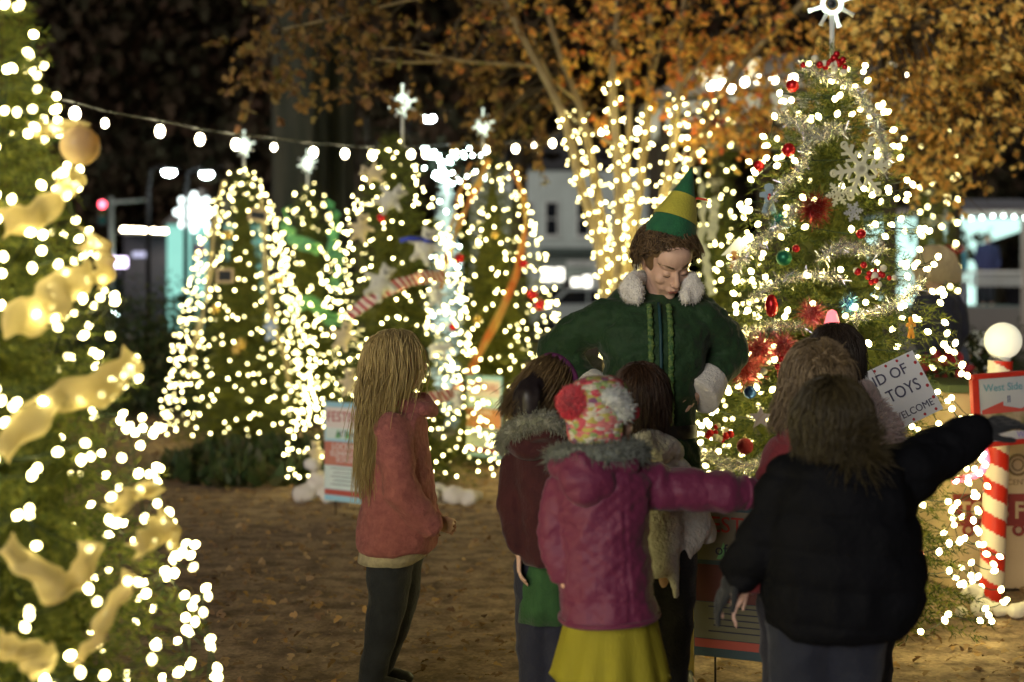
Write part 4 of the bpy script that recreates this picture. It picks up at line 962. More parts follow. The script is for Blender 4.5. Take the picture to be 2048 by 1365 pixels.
# ------------------------------------------------------------------ people
def head_prims(c, R, s=1.0, child=True, ears=True, open_mouth=0):
    """head centred at c; local -y is the way the face looks, z up; s = 1 for a 23.5 cm adult head"""
    c = np.array(c, float); R = np.array(R); S = lambda x, y, z: c+R@(np.array((x, y, z))*s)
    E = lambda x, y, z, a, b, d, Q=None: ell(S(x, y, z), (a*s, b*s, d*s), R if Q is None else R@Q)
    C = lambda p, q, ra, rb: cap(S(*p), S(*q), ra*s, rb*s, 10)
    ch = .85 if child else 1
    o = [E(0, .018, .035, .077, .096, .082), E(0, -.025, -.02, .064, .066, .088), E(0, -.035, -.068, .047*ch+.004, .048, .036),
         E(0, -.066, -.096*ch, .02, .017, .015), E(0, -.05, .05, .062, .045, .05)]
    for q in (-1, 1):
        o += [E(q*.04, -.058, -.022, .024, .024, .024), C((q*.052, .0, -.03), (q*.03, -.04, -.085*ch), .022, .02), E(q*.0305, -.0745, .006, .0155, .0135, .0105),
              C((q*.012, -.086, .03), (q*.042, -.076, .03), .0085, .007), E(q*.0105, -.1, -.032, .008, .009, .007), E(q*.028, -.06, -.055, .02, .022, .02)]
        if ears: o += [E(q*.078, .012, -.006, .007, .017, .031, rot('Z', q*.35)), E(q*.083, .02, .004, .005, .014, .022, rot('Z', q*.5))]
    n = .9 if child else 1
    o += [C((0, -.084, .02), (0, -.084-.024*n, -.026), .0075, .0105), C((-.016, -.088, -.056), (.016, -.088, -.056), .0062, .0062), C((-.013, -.087, -.068-.012*open_mouth), (.013, -.087, -.068-.012*open_mouth), .007, .007),
          C((0, -.09, -.055), (0, -.092, -.055), .008, .008)]
    return o, S
def hand_prims(w, d, n, s=1.0, curl=.5, left=1, spread=1.0):
    """wrist w, direction d, palm normal n (the way fingers close), five fingers"""
    w = np.array(w, float); d = nrm(d); n = nrm(np.array(n)-d*np.dot(n, d)); sd = np.cross(d, n)*left
    o = []
    for q in (-.03, -.01, .01, .03): o.append(cap(w+sd*q*.5*s, w+d*.085*s+sd*q*s, .014*s, .0115*s, 8))
    for i, (q, L) in enumerate(zip((-.031, -.0105, .0105, .031), (.9, 1.05, 1.0, .78))):
        p = w+d*.088*s+sd*q*1.05*s*spread; a1 = curl*(.8+.1*i); a2 = curl*2.0
        d1 = d*math.cos(a1)+n*math.sin(a1)+sd*q*2*spread; d2 = d*math.cos(a2)+n*math.sin(a2)
        p1 = p+d1*.036*L*s; p2 = p1+d2*.036*L*s; o += [cap(p, p1, .0092*s, .0085*s, 8), cap(p1, p2, .0085*s, .0072*s, 8)]
    t0 = w+d*.02*s-sd*.03*s*1.0; t1 = t0+(d*.7-sd*.7+n*.25)*.042*s; t2 = t1+(d*.9-sd*.2+n*.35)*.032*s
    return o+[cap(t0, t1, .0125*s, .0105*s, 8), cap(t1, t2, .0105*s, .0085*s, 8)]

def ringpx(py, L, R, d, ry, n=30, e=2.4, dx=0, tilt=0):
    """ellipse-like ring seen between px L and R at height py"""
    c = P((L+R)/2, py, d+dx); rx = (R-L)/2/FPX*d; th = np.linspace(0, 2*PI, n, endpoint=False)
    cs, sn = np.cos(th), np.sin(th); f = (abs(cs)**e+abs(sn)**e)**(-1/e)
    return np.stack([c[0]+cs*f*rx, c[1]+sn*f*ry, c[2]+cs*f*rx*tilt], 1)
def hair_mesh(S, R, s, styles, seed=0):
    """styles: list of strand paths builders already in world coordinates"""
    pass
def scalp_dirs(n, rng, face_cut=.1, low=-.35, front=.35):
    """unit directions on the hairy part of the head: local frame, -y is the face"""
    out = []
    while len(out) < n:
        q = rng.normal(size=3); q /= np.linalg.norm(q)
        if q[2] < low+max(0, -q[1]+.1)*1.7: continue
        if q[1] < -.25 and q[2] < front: continue
        out.append(q)
    return np.array(out)
def long_hair(c, R, s, n, length, back=0, wid=.0032, seed=0, wavy=0, part=True, spreadout=1.06, gravity=(0, 0, -1), thick=.012, segs=16, low=-.5, front=.35, drape=None, fall=0.0, zend=None):
    rng = np.random.default_rng(seed); q = scalp_dirs(n, rng, low=low, front=front); R = np.array(R); c = np.array(c, float)
    rad = np.array((.082, .102, .09))*s*spreadout; cen = np.array((0, .015, .03))*s
    g = R.T@np.array(gravity, float)
    P_ = np.empty((n, segs, 3)); p = q*rad*(1+rng.random((n, 1))*thick*8*.1)
    J = rng.normal(size=(n, 3))*np.where(rng.random((n, 1)) < .06, .42, .13)
    L = length*(.8+.25*rng.random(n))
    if zend is not None: L = np.minimum(L, np.clip(((p+cen)@R.T)[:, 2]-zend*s, .0, 1)*1.15+.035)*(.62+.6*rng.random(n))
    step = (L/segs)[:, None]
    lift = 1+rng.random((n, 1))*thick/.09
    ph = rng.random(n)*6; cur = p*lift; d = np.zeros((n, 3))
    for k in range(segs):
        P_[:, k] = cur
        u = cur/rad; nn = u/(np.linalg.norm(u, axis=1, keepdims=True)+1e-9)/rad; nn /= np.linalg.norm(nn, axis=1, keepdims=True)+1e-9
        want = g+nn*.02+J*max(0.15, 1-k/segs*1.3)
        if part: want = want+np.stack([np.sign(q[:, 0])*.35, .25*np.ones(n), np.zeros(n)], 1)*np.clip(1-k/5, 0, 1)[None].T if False else want+np.stack([np.sign(q[:, 0])*.35, .25*np.ones(n), np.zeros(n)], 1)*max(0, 1-k/5)
        ins = (np.linalg.norm(cur/(rad*lift), axis=1) < 1.03)[:, None]
        tang = want-nn*np.sum(want*nn, axis=1, keepdims=True)
        tang /= np.linalg.norm(tang, axis=1, keepdims=True)+1e-9
        dn = np.where(ins & (np.sum(want*nn, axis=1, keepdims=True) < 0), tang, g+fall*nn*.2+J*.45)
        d = d*.45+dn*.55; dd = d/(np.linalg.norm(d, axis=1, keepdims=True)+1e-9)
        cur = cur+dd*step
        if wavy: cur = cur+np.stack([np.sin(ph+k*.9), np.cos(ph*1.3+k*.8), np.sin(ph*2+k)*.4], 1)*wavy*min(1, k/4)
        r_ = np.linalg.norm(cur/(rad*lift), axis=1, keepdims=True); cur = np.where(r_ < 1, cur/r_, cur)
    W = c+(P_+cen)@R.T
    if drape is not None: W = drape(W)
    wd = np.linspace(1, .3, segs)*wid*.72
    W = W+np.cumsum(rng.normal(size=W.shape)*np.array((.0011, .0011, .0004)), axis=1)
    return strips(W, wd)
def cap_hair(c, R, s, grow=1.04, cut=None):
    """closed under-layer shell for the hair"""
    V, F = ell((0, .02*s, .036*s), (.083*s*grow, .101*s*grow, .09*s*grow), nu=28, nv=18)
    V = V.copy(); loc = V/s
    m = (loc[:, 1] < -.03) & (loc[:, 2] < .055); V[m, 1] = np.maximum(V[m, 1], -.03*s)
    return (V@np.array(R).T+np.array(c), F)
def hmat(name, a, b):
    return mat(name, a, .45, island=[a, b, tuple((x+y)/2 for x, y in zip(a, b)), tuple(x*.7 for x in a)], spec=.5)

def boots(t, feet, d_, s=1.0, m=None):
    for (x, y) in feet:
        mb = blob([cap((x, y, .055*s), (x+d_[0]*.10*s, y+d_[1]*.10*s, .04*s), .042*s, .036*s), ell((x+d_[0]*.13*s, y+d_[1]*.13*s, .035*s), (.04*s, .04*s, .03*s)), cap((x, y, .05*s), (x, y, .14*s), .042*s, .045*s)], .012, 2)
        obj('boot', mb, m or M['shoe'], t)

def fabric(name, a, b=None, **k):
    k.setdefault('bump', .35); k.setdefault('bscale', 120); k.setdefault('sheen', .15)
    return mat(name, a, .85, col2=b, nscale=k.pop('nscale', 12), **k)
def eyes_of(t, S, R, s, look=0):
    for q in (-1, 1):
        e = MB(); e.addm(ell(S(q*.0305, -.0785, .006), (.0115*s, .0108*s, .0085*s), R)); eo = obj('eye', e, mat('eye_white', (.7, .68, .65), .15), t)
        i = MB(); i.addm(ell(S(q*.0305, -.0862, .006), (.0055*s, .0035*s, .0055*s), R, nu=12, nv=7)); obj('iris', i, mat('iris', (.04, .025, .015), .1), eo)

# --- the costumed man
def costumed_man():
    d = 5.2; q = lambda px, py, dy=0: P(px, py, d+dy)
    root = q(1300, 1398); root[2] = 0
    t = thing('person', root, label='young man in green elf costume and cone hat, hands on hips, looking down', cat='person')
    R = np.array(Matrix.Rotation(math.radians(15), 3, 'Z')@Matrix.Rotation(math.radians(-5), 3, 'Y')@Matrix.Rotation(math.radians(36), 3, 'X'))
    hc = q(1334, 523, -.01); s = 1.07
    hp, S = head_prims(hc, R, s, child=False)
    sh = {-1: q(1208, 634, .03), 1: q(1412, 634, .03)}; el = {-1: q(1108, 704, .10), 1: q(1462, 706, .10)}; wr = {-1: q(1205, 800, .0), 1: q(1402, 782, -.02)}
    pel = q(1300, 900, .02); ch = q(1312, 690, .02); nk = q(1318, 612, .06)
    b = hp+[cap(nk, S(0, .03, -.03), .058, .056), cap(ch, nk, .1, .055)]+chain([ch, q(1305, 800, .02), pel], [.1, .1, .12])
    hip = {-1: q(1262, 915, .02), 1: q(1342, 915, .02)}; kn = {-1: q(1252, 1145, .0), 1: q(1352, 1145, .0)}; an = {-1: P(1240, 1355, d+.03), 1: P(1362, 1355, d+.03)}
    for k in (-1, 1):
        b += chain([ch, sh[k]+np.array((-k*.03, .01, -.02))], [.09, .045])+chain([sh[k]+np.array((-k*.02, .01, -.015)), el[k], wr[k]], [.046, .04, .03])+chain([hip[k], kn[k], an[k]], [.085, .058, .042])
        b.append(cap(an[k], an[k]*np.array((1, 1, 0))+np.array((k*.02, -.06, .05)), .042, .035))
        hd = nrm(np.array((-k*.55, -.35, -.75))); b += hand_prims(wr[k]+hd*.02, hd, np.array((-k*1.0, .3, .2)), 1.0, .45, left=k)
    me = blob(b, .0048, 3); ml = S(0, -.093, -.062)
    Ri = R.T
    def fm(c):
        l = ((c-hc)@R)/s; z = np.where(l[:, 2] > -.0635, (l[:, 2]+.0635)/.0055, (l[:, 2]+.0635)/.008)
        return np.where((l[:, 1] < -.085) & ((l[:, 0]/.021)**2+z**2 < 1), 1, 0)
    me.materials.append(M['skin']); me.materials.append(M['lips']); facemat(me, fm); obj('body', me, [], t)
    # brows and closed lashes
    hr = hmat('hair_brown', (.06, .035, .018), (.2, .125, .06))
    n = 110
    for k in (-1, 1):
        u = RNG.random(n); a = np.stack([k*(.012+.037*u), -.0935+.030*u**2+RNG.normal(size=n)*.0008, .0335+.006*np.sin(u*2.6)+RNG.normal(size=n)*.0018], 1)
        dv = np.stack([k*.011*np.ones(n), .0035*np.ones(n), .002*np.ones(n)+RNG.normal(size=n)*.001], 1)
        pth = np.stack([a, a+dv*.5+np.array((0, -.0012, 0)), a+dv], 1)*s; pth = pth@R.T+hc
        mb = MB(); mb.add(*strips(pth, np.array((.0011, .0011, .0004)))); obj('eyebrow', mb, hr, t)
        u = np.linspace(-1, 1, 9); mb = MB(); mb.addm(tube([S(k*.0305+x*.0135, -.0882+.0052*x*x, .0012-.0035*(1-x*x)) for x in u], .0011, 5)); obj('eyelashes', mb, M['lash'], t)
    # hair: loose curls all over, fuller on the sides and front
    mb = MB(); mb.addm(cap_hair(hc, R, s, 1.06)); rng = np.random.default_rng(5)
    qd = scalp_dirs(1900, rng, low=-.28, front=.6); rad = np.array((.092, .11, .094))*s; N, SG = len(qd), 9
    base_ = qd*rad*rng.uniform(.92, 1.24, (N, 1))+np.array((0, .015, .03))*s; W = np.empty((N, SG, 3)); ph = rng.random(N)*6.28; cl = .008+.010*rng.random(N)
    for k in range(SG):
        a = ph+k*.85; T1 = np.cross(qd, (0.3, 1, .2)); T1 /= np.linalg.norm(T1, axis=1, keepdims=True); T2 = np.cross(qd, T1)
        W[:, k] = base_+T1*(np.cos(a)*cl)[:, None]+T2*(np.sin(a)*cl)[:, None]+qd*(.002*k)+np.array((0, -.002, -.0035))*k
    mb.add(*strips(W@R.T+hc, np.linspace(.003, .0012, SG))); obj('hair', mb, hr, t)
    # hat
    g1 = fabric('hat_green', (.015, .11, .05), (.02, .15, .06), nscale=20); g2 = fabric('hat_yellow', (.55, .5, .06), (.45, .42, .05))
    def hr_(px, py, r, tilt=.34, dy=-.03, n=40):
        c = q(px, py, dy); th = np.linspace(0, 2*PI, n, endpoint=False); r = r/FPX*d
        return np.stack([c[0]+np.cos(th)*r, c[1]+np.sin(th)*r*1.05, c[2]-np.cos(th)*r*tilt-np.sin(th)*r*.18], 1)
    hs = [(1338, 481, 51), (1342, 466, 49.5), (1349, 444, 42.5), (1358, 418, 33), (1366, 396, 25), (1373, 372, 16), (1379, 352, 8.5), (1384, 334, 1.2)]
    mb = MB(); mb.addm(loft([hr_(*a) for a in hs])); ho = obj('hat', mb, g1, t)
    mb = MB(); mb.addm(loft([hr_(1349.4, 442, 42.6+1.2), hr_(1350.5, 438, 42.6), hr_(1358, 418, 34.6), hr_(1366.5, 394.5, 25.6), hr_(1367, 392, 24.2)], cap=False)); obj('hat_band', mb, g2, ho)
    mb = MB(); mb.addm(tube([q(1382, 402, -.03), q(1396, 397, -.04), q(1412, 400, -.05), q(1417, 403, -.05)], [.007, .009, .008, .003], 8, flat=.5)); obj('feather', mb, mat('red_feather', (.6, .05, .03), .7), ho)
    # coat
    cg = mat('coat_green', (.008, .034, .009), .75, col2=(.012, .046, .013), nscale=30, bump=.4, bscale=90, sheen=.12)
    rg = [ringpx(560, 1268, 1376, d, .045, dx=.115), ringpx(573, 1246, 1396, d, .058, dx=.10), ringpx(588, 1226, 1412, d, .07, dx=.08), ringpx(603, 1214, 1418, d, .08, dx=.065), ringpx(616, 1208, 1420, d, .092, dx=.045), ringpx(632, 1210, 1414, d, .105, dx=.03), ringpx(665, 1200, 1420, d, .12, dx=.01), ringpx(720, 1206, 1412, d, .13), ringpx(790, 1218, 1392, d, .13), ringpx(850, 1222, 1382, d, .13), ringpx(900, 1200, 1398, d, .15), ringpx(960, 1186, 1408, d, .17)]
    pr = [loft(rg)]
    for k in (-1, 1):
        s0 = sh[k]; e0 = el[k]; w0 = wr[k]; pr += chain([s0+np.array((-k*.02, 0, -.01)), s0*.5+e0*.5+np.array((0, 0, .008)), e0, e0*.45+w0*.55, e0*.25+w0*.75], [.078, .072, .066, .058, .052])
    me = blob(pr, .0085, 5); wrinkle(me, .011, 9, seed=3, sz=1.5); wrinkle(me, .004, 26, seed=13); co = obj('coat', me, cg, t)
    # brocade trim each side of the front closing
    tm = mat('trim_lime', (.025, .09, .025), .6, col2=(.14, .21, .05), nscale=70, bump=.5, bscale=90)
    zz = [(p.co.x, p.co.y, p.co.z) for p in me.vertices]; VV = np.array(zz)+np.array(root)
    def front(px, py):
        x = (px-CX)/FPX*(d-.12); z = CH-(py-HY)/FPX*(d-.12); m = (abs(VV[:, 0]-x) < .02) & (abs(VV[:, 2]-z) < .02)
        return np.array((x, VV[m, 1].min()-.004 if m.any() else d-.14, z))
    for px in (1301, 1341):
        mb = MB(); ys = np.arange(612, 850, 4.2)
        for i, py in enumerate(ys):
            p = front(px+.5*math.sin(i*1.1), py); mb.addm(ell(p, (.0115+.0015*math.sin(i*1.1), .003, .008), rot('Y', .5*math.sin(i*2)), nu=8, nv=5))
        obj('brocade_trim', mb, tm, co)
    mb = MB(); mb.addm(tube([front(1321, py) for py in range(606, 900, 12)], .006, 6, flat=.5)); obj('front_seam', mb, mat('seam_blue', (.01, .05, .06), .6), co)
    # white fur collar: two wide lobes
    fur = mat('white_fur', (.88, .85, .8), .95, col2=(.78, .75, .7), nscale=60, bump=.8, bscale=160, sheen=.4)
    for k, cx, cy in ((-1, 1267, 577), (1, 1379, 577)):
        pr = [ell(q(cx, cy-2, -.045), (.036, .022, .058), rot('Y', k*.3)), ell(q(cx+k*9, cy+8, -.04), (.032, .024, .046), rot('Y', k*.5)), ell(q(cx-k*8, cy+14, -.06), (.022, .02, .034)), cap(q(1315+k*22, 562, .12), q(cx-k*4, cy-22, .0), .036, .026)]
        me = blob(pr, .007, 3); wrinkle(me, .004, 60, ridged=False, seed=k); V = getv(me); Nn = getn(me)
        cobj = obj('collar', me, fur, t)
        idx = RNG.integers(0, len(V), 1500); b0 = V[idx]; dn = Nn[idx]+RNG.normal(size=(1500, 3))*.35; w3 = np.stack([b0, b0+dn*.003, b0+dn*.0055+np.array((0, 0, -.002))], 1)
        fb = MB(); fb.add(*strips(w3, np.array((.0012, .001, .0004)))); obj('fur', fb, fur, cobj)
    # flared cuffs
    for k in (-1, 1):
        e0, w0 = el[k], wr[k]; dd = nrm(w0-e0); a = e0*.38+w0*.62; c2 = w0+dd*.03; _, u, v = frame(dd); th = np.linspace(0, 2*PI, 28, endpoint=False)
        rr = lambda c, r: c+np.outer(np.cos(th)*r, u)+np.outer(np.sin(th)*r, v)
        me = blob([loft([rr(a-dd*.005, .055), rr(a, .066), rr(a+(c2-a)*.5, .078), rr(c2, .088), rr(c2+dd*.004, .07)])], .007, 3); wrinkle(me, .003, 50, ridged=False)
        obj('cuff', me, fur, t)
    be = MB(); be.addm(loft([ringpx(846, 1209, 1391, d, .142), ringpx(849, 1207, 1393, d, .145), ringpx(870, 1204, 1394, d, .15), ringpx(873, 1206, 1392, d, .147)], cap=False)); obj('belt', be, mat('belt_black', (.02, .02, .02), .35), t)
    tg = []
    for k in (-1, 1): tg += chain([hip[k], kn[k], an[k]], [.095, .066, .05])
    obj('tights', blob(tg, .01, 3), fabric('tights_yellow', (.6, .45, .06), (.5, .38, .05)), t)
    boots(t, [(an[k][0], an[k][1]) for k in (-1, 1)], (0, -1), 1.15)
costumed_man()

def legs(t, pts, rs, m, name='trousers', vox=.011, amp=.006, seed=0):
    pr = []
    for p, r in zip(pts, rs): pr += chain(p, r)
    me = blob(pr, vox, 4); wrinkle(me, amp, 10, seed=seed); obj(name, me, m, t)
def fur_tufts(me, off, n, L, m, parent, seed=0, wid=.0014):
    rng = np.random.default_rng(seed); V = getv(me)+np.array(off); Nn = getn(me); i = rng.integers(0, len(V), n); dn = Nn[i]+rng.normal(size=(n, 3))*.5
    w3 = np.stack([V[i]-Nn[i]*.002, V[i]+dn*L*.5, V[i]+dn*L+np.array((0, 0, -L*.2))], 1); fb = MB(); fb.add(*strips(w3, np.array((wid, wid*.8, wid*.3)))); obj('fur', fb, m, parent)

# --- girl in the pink fleece coat, seen in profile
def pink_girl():
    d = 5.27; q = lambda px, py, dy=0: P(px, py, d+dy); root = q(780, 1384); root[2] = 0
    t = thing('person', root, label='girl with long blonde hair in pink fleece coat, in profile left of the group', cat='person')
    R = np.array(Matrix.Rotation(math.radians(104), 3, 'Z')@Matrix.Rotation(math.radians(-8), 3, 'X')); hc = q(798, 729, .0); s = .93
    hp, S = head_prims(hc, R, s)
    b = hp+[cap(q(795, 810), S(0, .02, -.04), .04, .042)]+chain([q(795, 830), q(800, 950), q(790, 1080)], [.07, .085, .095])
    b += chain([q(790, 855, -.06), q(800, 955, -.10), q(852, 1030, -.09)], [.036, .03, .024])+hand_prims(q(856, 1036, -.09), (.9, 0, -.35), (0, 1, 0), .72, .5, left=1)
    b += chain([q(800, 855, .12), q(810, 955, .14), q(860, 1030, .10)], [.036, .03, .024])+hand_prims(q(862, 1036, .10), (.9, 0, -.35), (0, -1, 0), .72, .5, left=-1)
    an = [(q(742, 1362, -.05)), (q(752, 1350, .08))]
    b += chain([q(790, 1100, -.05), q(775, 1235, -.05), an[0]], [.06, .045, .03])+chain([q(792, 1100, .06), q(785, 1235, .06), an[1]], [.06, .045, .03])
    obj('body', blob(b, .0055, 3), M['skin'], t); eyes_of(t, S, R, s)
    hm = hmat('hair_blonde', (.68, .54, .28), (.38, .28, .13)); mb = MB(); mb.addm(cap_hair(hc, R, s, 1.05))
    def drape(W):
        z = W[..., 2]; f = np.clip((1.18-z)/.35, 0, 1); x = W[..., 0].copy(); lim = q(724, 800)[0]
        W[..., 0] = x*(1-f*.75)+(f*.75)*(q(742, 900)[0]+(x-hc[0])*.34); W[..., 1] = W[..., 1]-f*.03*(W[..., 1] < d+.03)
        return W
    for (n, L, sd, kw) in ((1400, .50, 1, dict(low=-.45)), (700, .36, 2, dict(low=-.2))):
        mb.add(*long_hair(hc, R, s, n, L, seed=sd, wid=.0036, drape=drape, segs=18, thick=.02, front=.62, **kw))
    obj('hair', mb, hm, t)
    fl = mat('fleece_pink', (.46, .165, .185), .95, col2=(.35, .12, .14), nscale=45, bump=.7, bscale=75, sheen=.12)
    rg = [ringpx(795, 762, 838, d, .07), ringpx(812, 752, 852, d, .085), ringpx(835, 744, 852, d, .13), ringpx(870, 738, 853, d, .155), ringpx(940, 732, 862, d, .165), ringpx(1010, 724, 872, d, .17), ringpx(1060, 717, 876, d, .18), ringpx(1092, 715, 870, d, .185, tilt=0), ringpx(1098, 722, 860, d, .17)]
    pr = [loft(rg)]+chain([q(786, 862, -.12), q(793, 925, -.17), q(803, 985, -.18), q(858, 1048, -.15)], [.068, .065, .062, .048])+chain([q(800, 862, .12), q(810, 960, .16), q(865, 1045, .12)], [.068, .06, .045])
    me = blob(pr, .0085, 5); wrinkle(me, .009, 9, seed=5); co = obj('coat', me, fl, t)
    # upturned collar
    me = blob([loft([ringpx(815, 752, 858, d, .09, tilt=-.15), ringpx(800, 757, 852, d, .082, tilt=-.15), ringpx(790, 764, 846, d, .074, tilt=-.15)])]+chain([q(770, 806, .08), q(845, 800, .03), q(862, 822, 0), q(850, 820, -.05), q(790, 812, -.09)], [.028]*5), .009, 3); wrinkle(me, .005, 16, seed=8); obj('collar', me, fl, co)
    po = MB(); po.addm(tube([q(838, 1010, -.205), q(868, 1040, -.175)], .006, 6)); obj('pocket', po, mat('fleece_dark', (.3, .08, .08), .9), co)
    sw = MB(); sw.addm(loft([ringpx(1085, 722, 860, d, .165), ringpx(1108, 718, 852, d, .168), ringpx(1120, 716, 838, d, .166), ringpx(1121, 720, 834, d, .16)])); me = sw.mesh('top'); wrinkle(me, .005, 14, seed=2); obj('knit_top', me, mat('cream_knit', (.6, .54, .42), .9, col2=(.45, .4, .32), nscale=50, bump=.8, bscale=60), t)
    jm = fabric('dark_denim', (.02, .025, .04), (.035, .04, .06))
    legs(t, [[q(782, 1090, -.05), q(775, 1200, -.05), q(765, 1260, -.06), an[0]], [q(800, 1090, .06), q(800, 1180, .06), q(785, 1260, .06), an[1]]], [[.09, .075, .062, .048]]*2, jm, seed=1)
    boots(t, [(an[0][0], an[0][1]), (an[1][0], an[1][1])], (1, 0), .85)
pink_girl()

def maroon_girl():
    d = 4.72; q = lambda px, py, dy=0: P(px, py, d+dy); root = q(1095, 1475); root[2] = 0
    t = thing('person', root, label='girl in maroon coat and green skirt with dark ponytail, gazing up at the man', cat='person')
    R = np.array(Matrix.Rotation(math.radians(140), 3, 'Z')@Matrix.Rotation(math.radians(-18), 3, 'X')); hc = q(1110, 780); s = .90
    hp, S = head_prims(hc, R, s)
    b = hp+[cap(q(1095, 860), S(0, .02, -.04), .04, .042)]+chain([q(1090, 890), q(1092, 1000), q(1092, 1110)], [.07, .085, .095])
    for k in (-1, 1):
        b += chain([q(1088+k*52, 915), q(1086+k*62, 1010, -.02), q(1090+k*52, 1100, -.06)], [.036, .03, .022])+hand_prims(q(1090+k*52, 1104, -.06), (0, -.2, -1), (-k, 0, 0), .72, .4, left=-k)
        b += chain([q(1092+k*22, 1120), q(1092+k*22, 1300), q(1092+k*20, 1440)], [.06, .045, .032])
    obj('body', blob(b, .0058, 3), M['skin'], t); eyes_of(t, S, R, s)
    mb = MB(); mb.addm(cap_hair(hc, R, s, 1.04)); hm = hmat('hair_olive_blonde', (.2, .13, .06), (.09, .06, .03))
    mb.add(*long_hair(hc, R, s, 1200, .2, seed=4, wid=.0034, low=-.4, front=.6, segs=12, gravity=(-.5, -.3, -.7), zend=-.06))
    obj('hair', mb, hm, t)
    # loose blonde strands down the left edge and the thick dark ponytail
    mb = MB(); n = 160; r = np.random.default_rng(3); a = np.array([q(1080+r.normal()*8, 722+r.random()*10, -.02+r.normal()*.02) for _ in range(n)]); k_ = np.linspace(0, 1, 10)
    W = np.empty((n, 10, 3))
    for i, u in enumerate(k_): W[:, i] = a+np.array((-.075*math.sin(u*1.9)-.01, 0, -.25*u))+np.stack([r.normal(size=n)*.005*u, np.zeros(n), np.zeros(n)], 1)
    mb.add(*strips(W, np.linspace(.002, .001, 10))); obj('loose_hair', mb, hmat('hair_blonde_strands', (.38, .28, .1), (.3, .2, .08)), t)
    pr = chain([q(1072, 770, -.08), q(1060, 795, -.12), q(1056, 830, -.12), q(1068, 862, -.1)], [.045, .055, .05, .03]); me = blob(pr, .008, 2); wrinkle(me, .006, 20, sz=.3, seed=4); obj('ponytail', me, hmat('hair_near_black', (.012, .009, .012), (.02, .014, .016)), t)
    hb = MB(); pts = [S(math.cos(a)*.091, -.01+.0*a, .035+math.sin(a)*.092) for a in np.linspace(-.3, PI+.3, 18)]; hb.addm(tube(pts, .017, 10, flat=.35)); obj('headband', hb, mat('headband_purple', (.07, .015, .06), .7, col2=(.16, .03, .12), nscale=60), t)
    cm = fabric('coat_maroon', (.032, .0035, .0065), (.048, .006, .01))
    rg = [ringpx(872, 1050, 1140, d, .08), ringpx(890, 1030, 1152, d, .11), ringpx(920, 1024, 1158, d, .13), ringpx(1000, 1032, 1156, d, .14), ringpx(1060, 1036, 1158, d, .145), ringpx(1115, 1040, 1160, d, .155), ringpx(1120, 1046, 1154, d, .14)]
    pr = [loft(rg)]
    for k in (-1, 1): pr += chain([q(1088+k*50, 925), q(1086+k*60, 1010, -.02), q(1090+k*52, 1085, -.06)], [.058, .052, .042])
    me = blob(pr, .009, 5); wrinkle(me, .008, 9, seed=9); co = obj('coat', me, cm, t)
    hd = blob(chain([q(1020, 880, -.02), q(1040, 862, -.1), q(1085, 858, -.15), q(1125, 868, -.12), q(1140, 880, -.04)], [.035, .04, .042, .04, .03])+chain([q(1020, 885, -.05), q(1050, 900, -.12), q(1110, 905, -.13)], [.03, .03, .03]), .009, 3); wrinkle(hd, .008, 16, seed=4); obj('hood', hd, cm, co)
    fr = blob(chain([q(1004, 892, -.03), q(1018, 868, -.09), q(1050, 846, -.16), q(1090, 842, -.19), q(1122, 850, -.17)], [.022, .026, .028, .026, .022]), .007, 2); fm = mat('grey_fur', (.16, .17, .12), .95, col2=(.3, .3, .24), nscale=40, bump=.9, bscale=150, sheen=.4); fo = obj('fur_trim', fr, fm, co); fur_tufts(fr, root, 1800, .014, fm, fo, 1)
    sk = MB(); n = 44; rings = []
    for py, w_, z in ((1108, 50, 0), (1150, 54, .3), (1200, 58, .7), (1238, 62, 1)):
        th = np.linspace(0, 2*PI, n, endpoint=False); c = q(1094, py); rr = w_/FPX*d*(1+.05*z*np.sin(th*9)); rings.append(np.stack([c[0]+np.cos(th)*rr, c[1]+np.sin(th)*rr*1.1, np.full(n, c[2])], 1))
    sk.addm(loft(rings)); obj('skirt', sk, fabric('skirt_green', (.02, .07, .02), (.03, .1, .03)), t)
    legs(t, [[q(1094+k*22, 1130), q(1092+k*24, 1300), q(1092+k*20, 1440)] for k in (-1, 1)], [[.075, .06, .045]]*2, fabric('navy_trousers', (.02, .022, .04)), seed=3)
    boots(t, [((1092+k*20-CX)/FPX*d, d) for k in (-1, 1)], (.3, 1), .8)
maroon_girl()

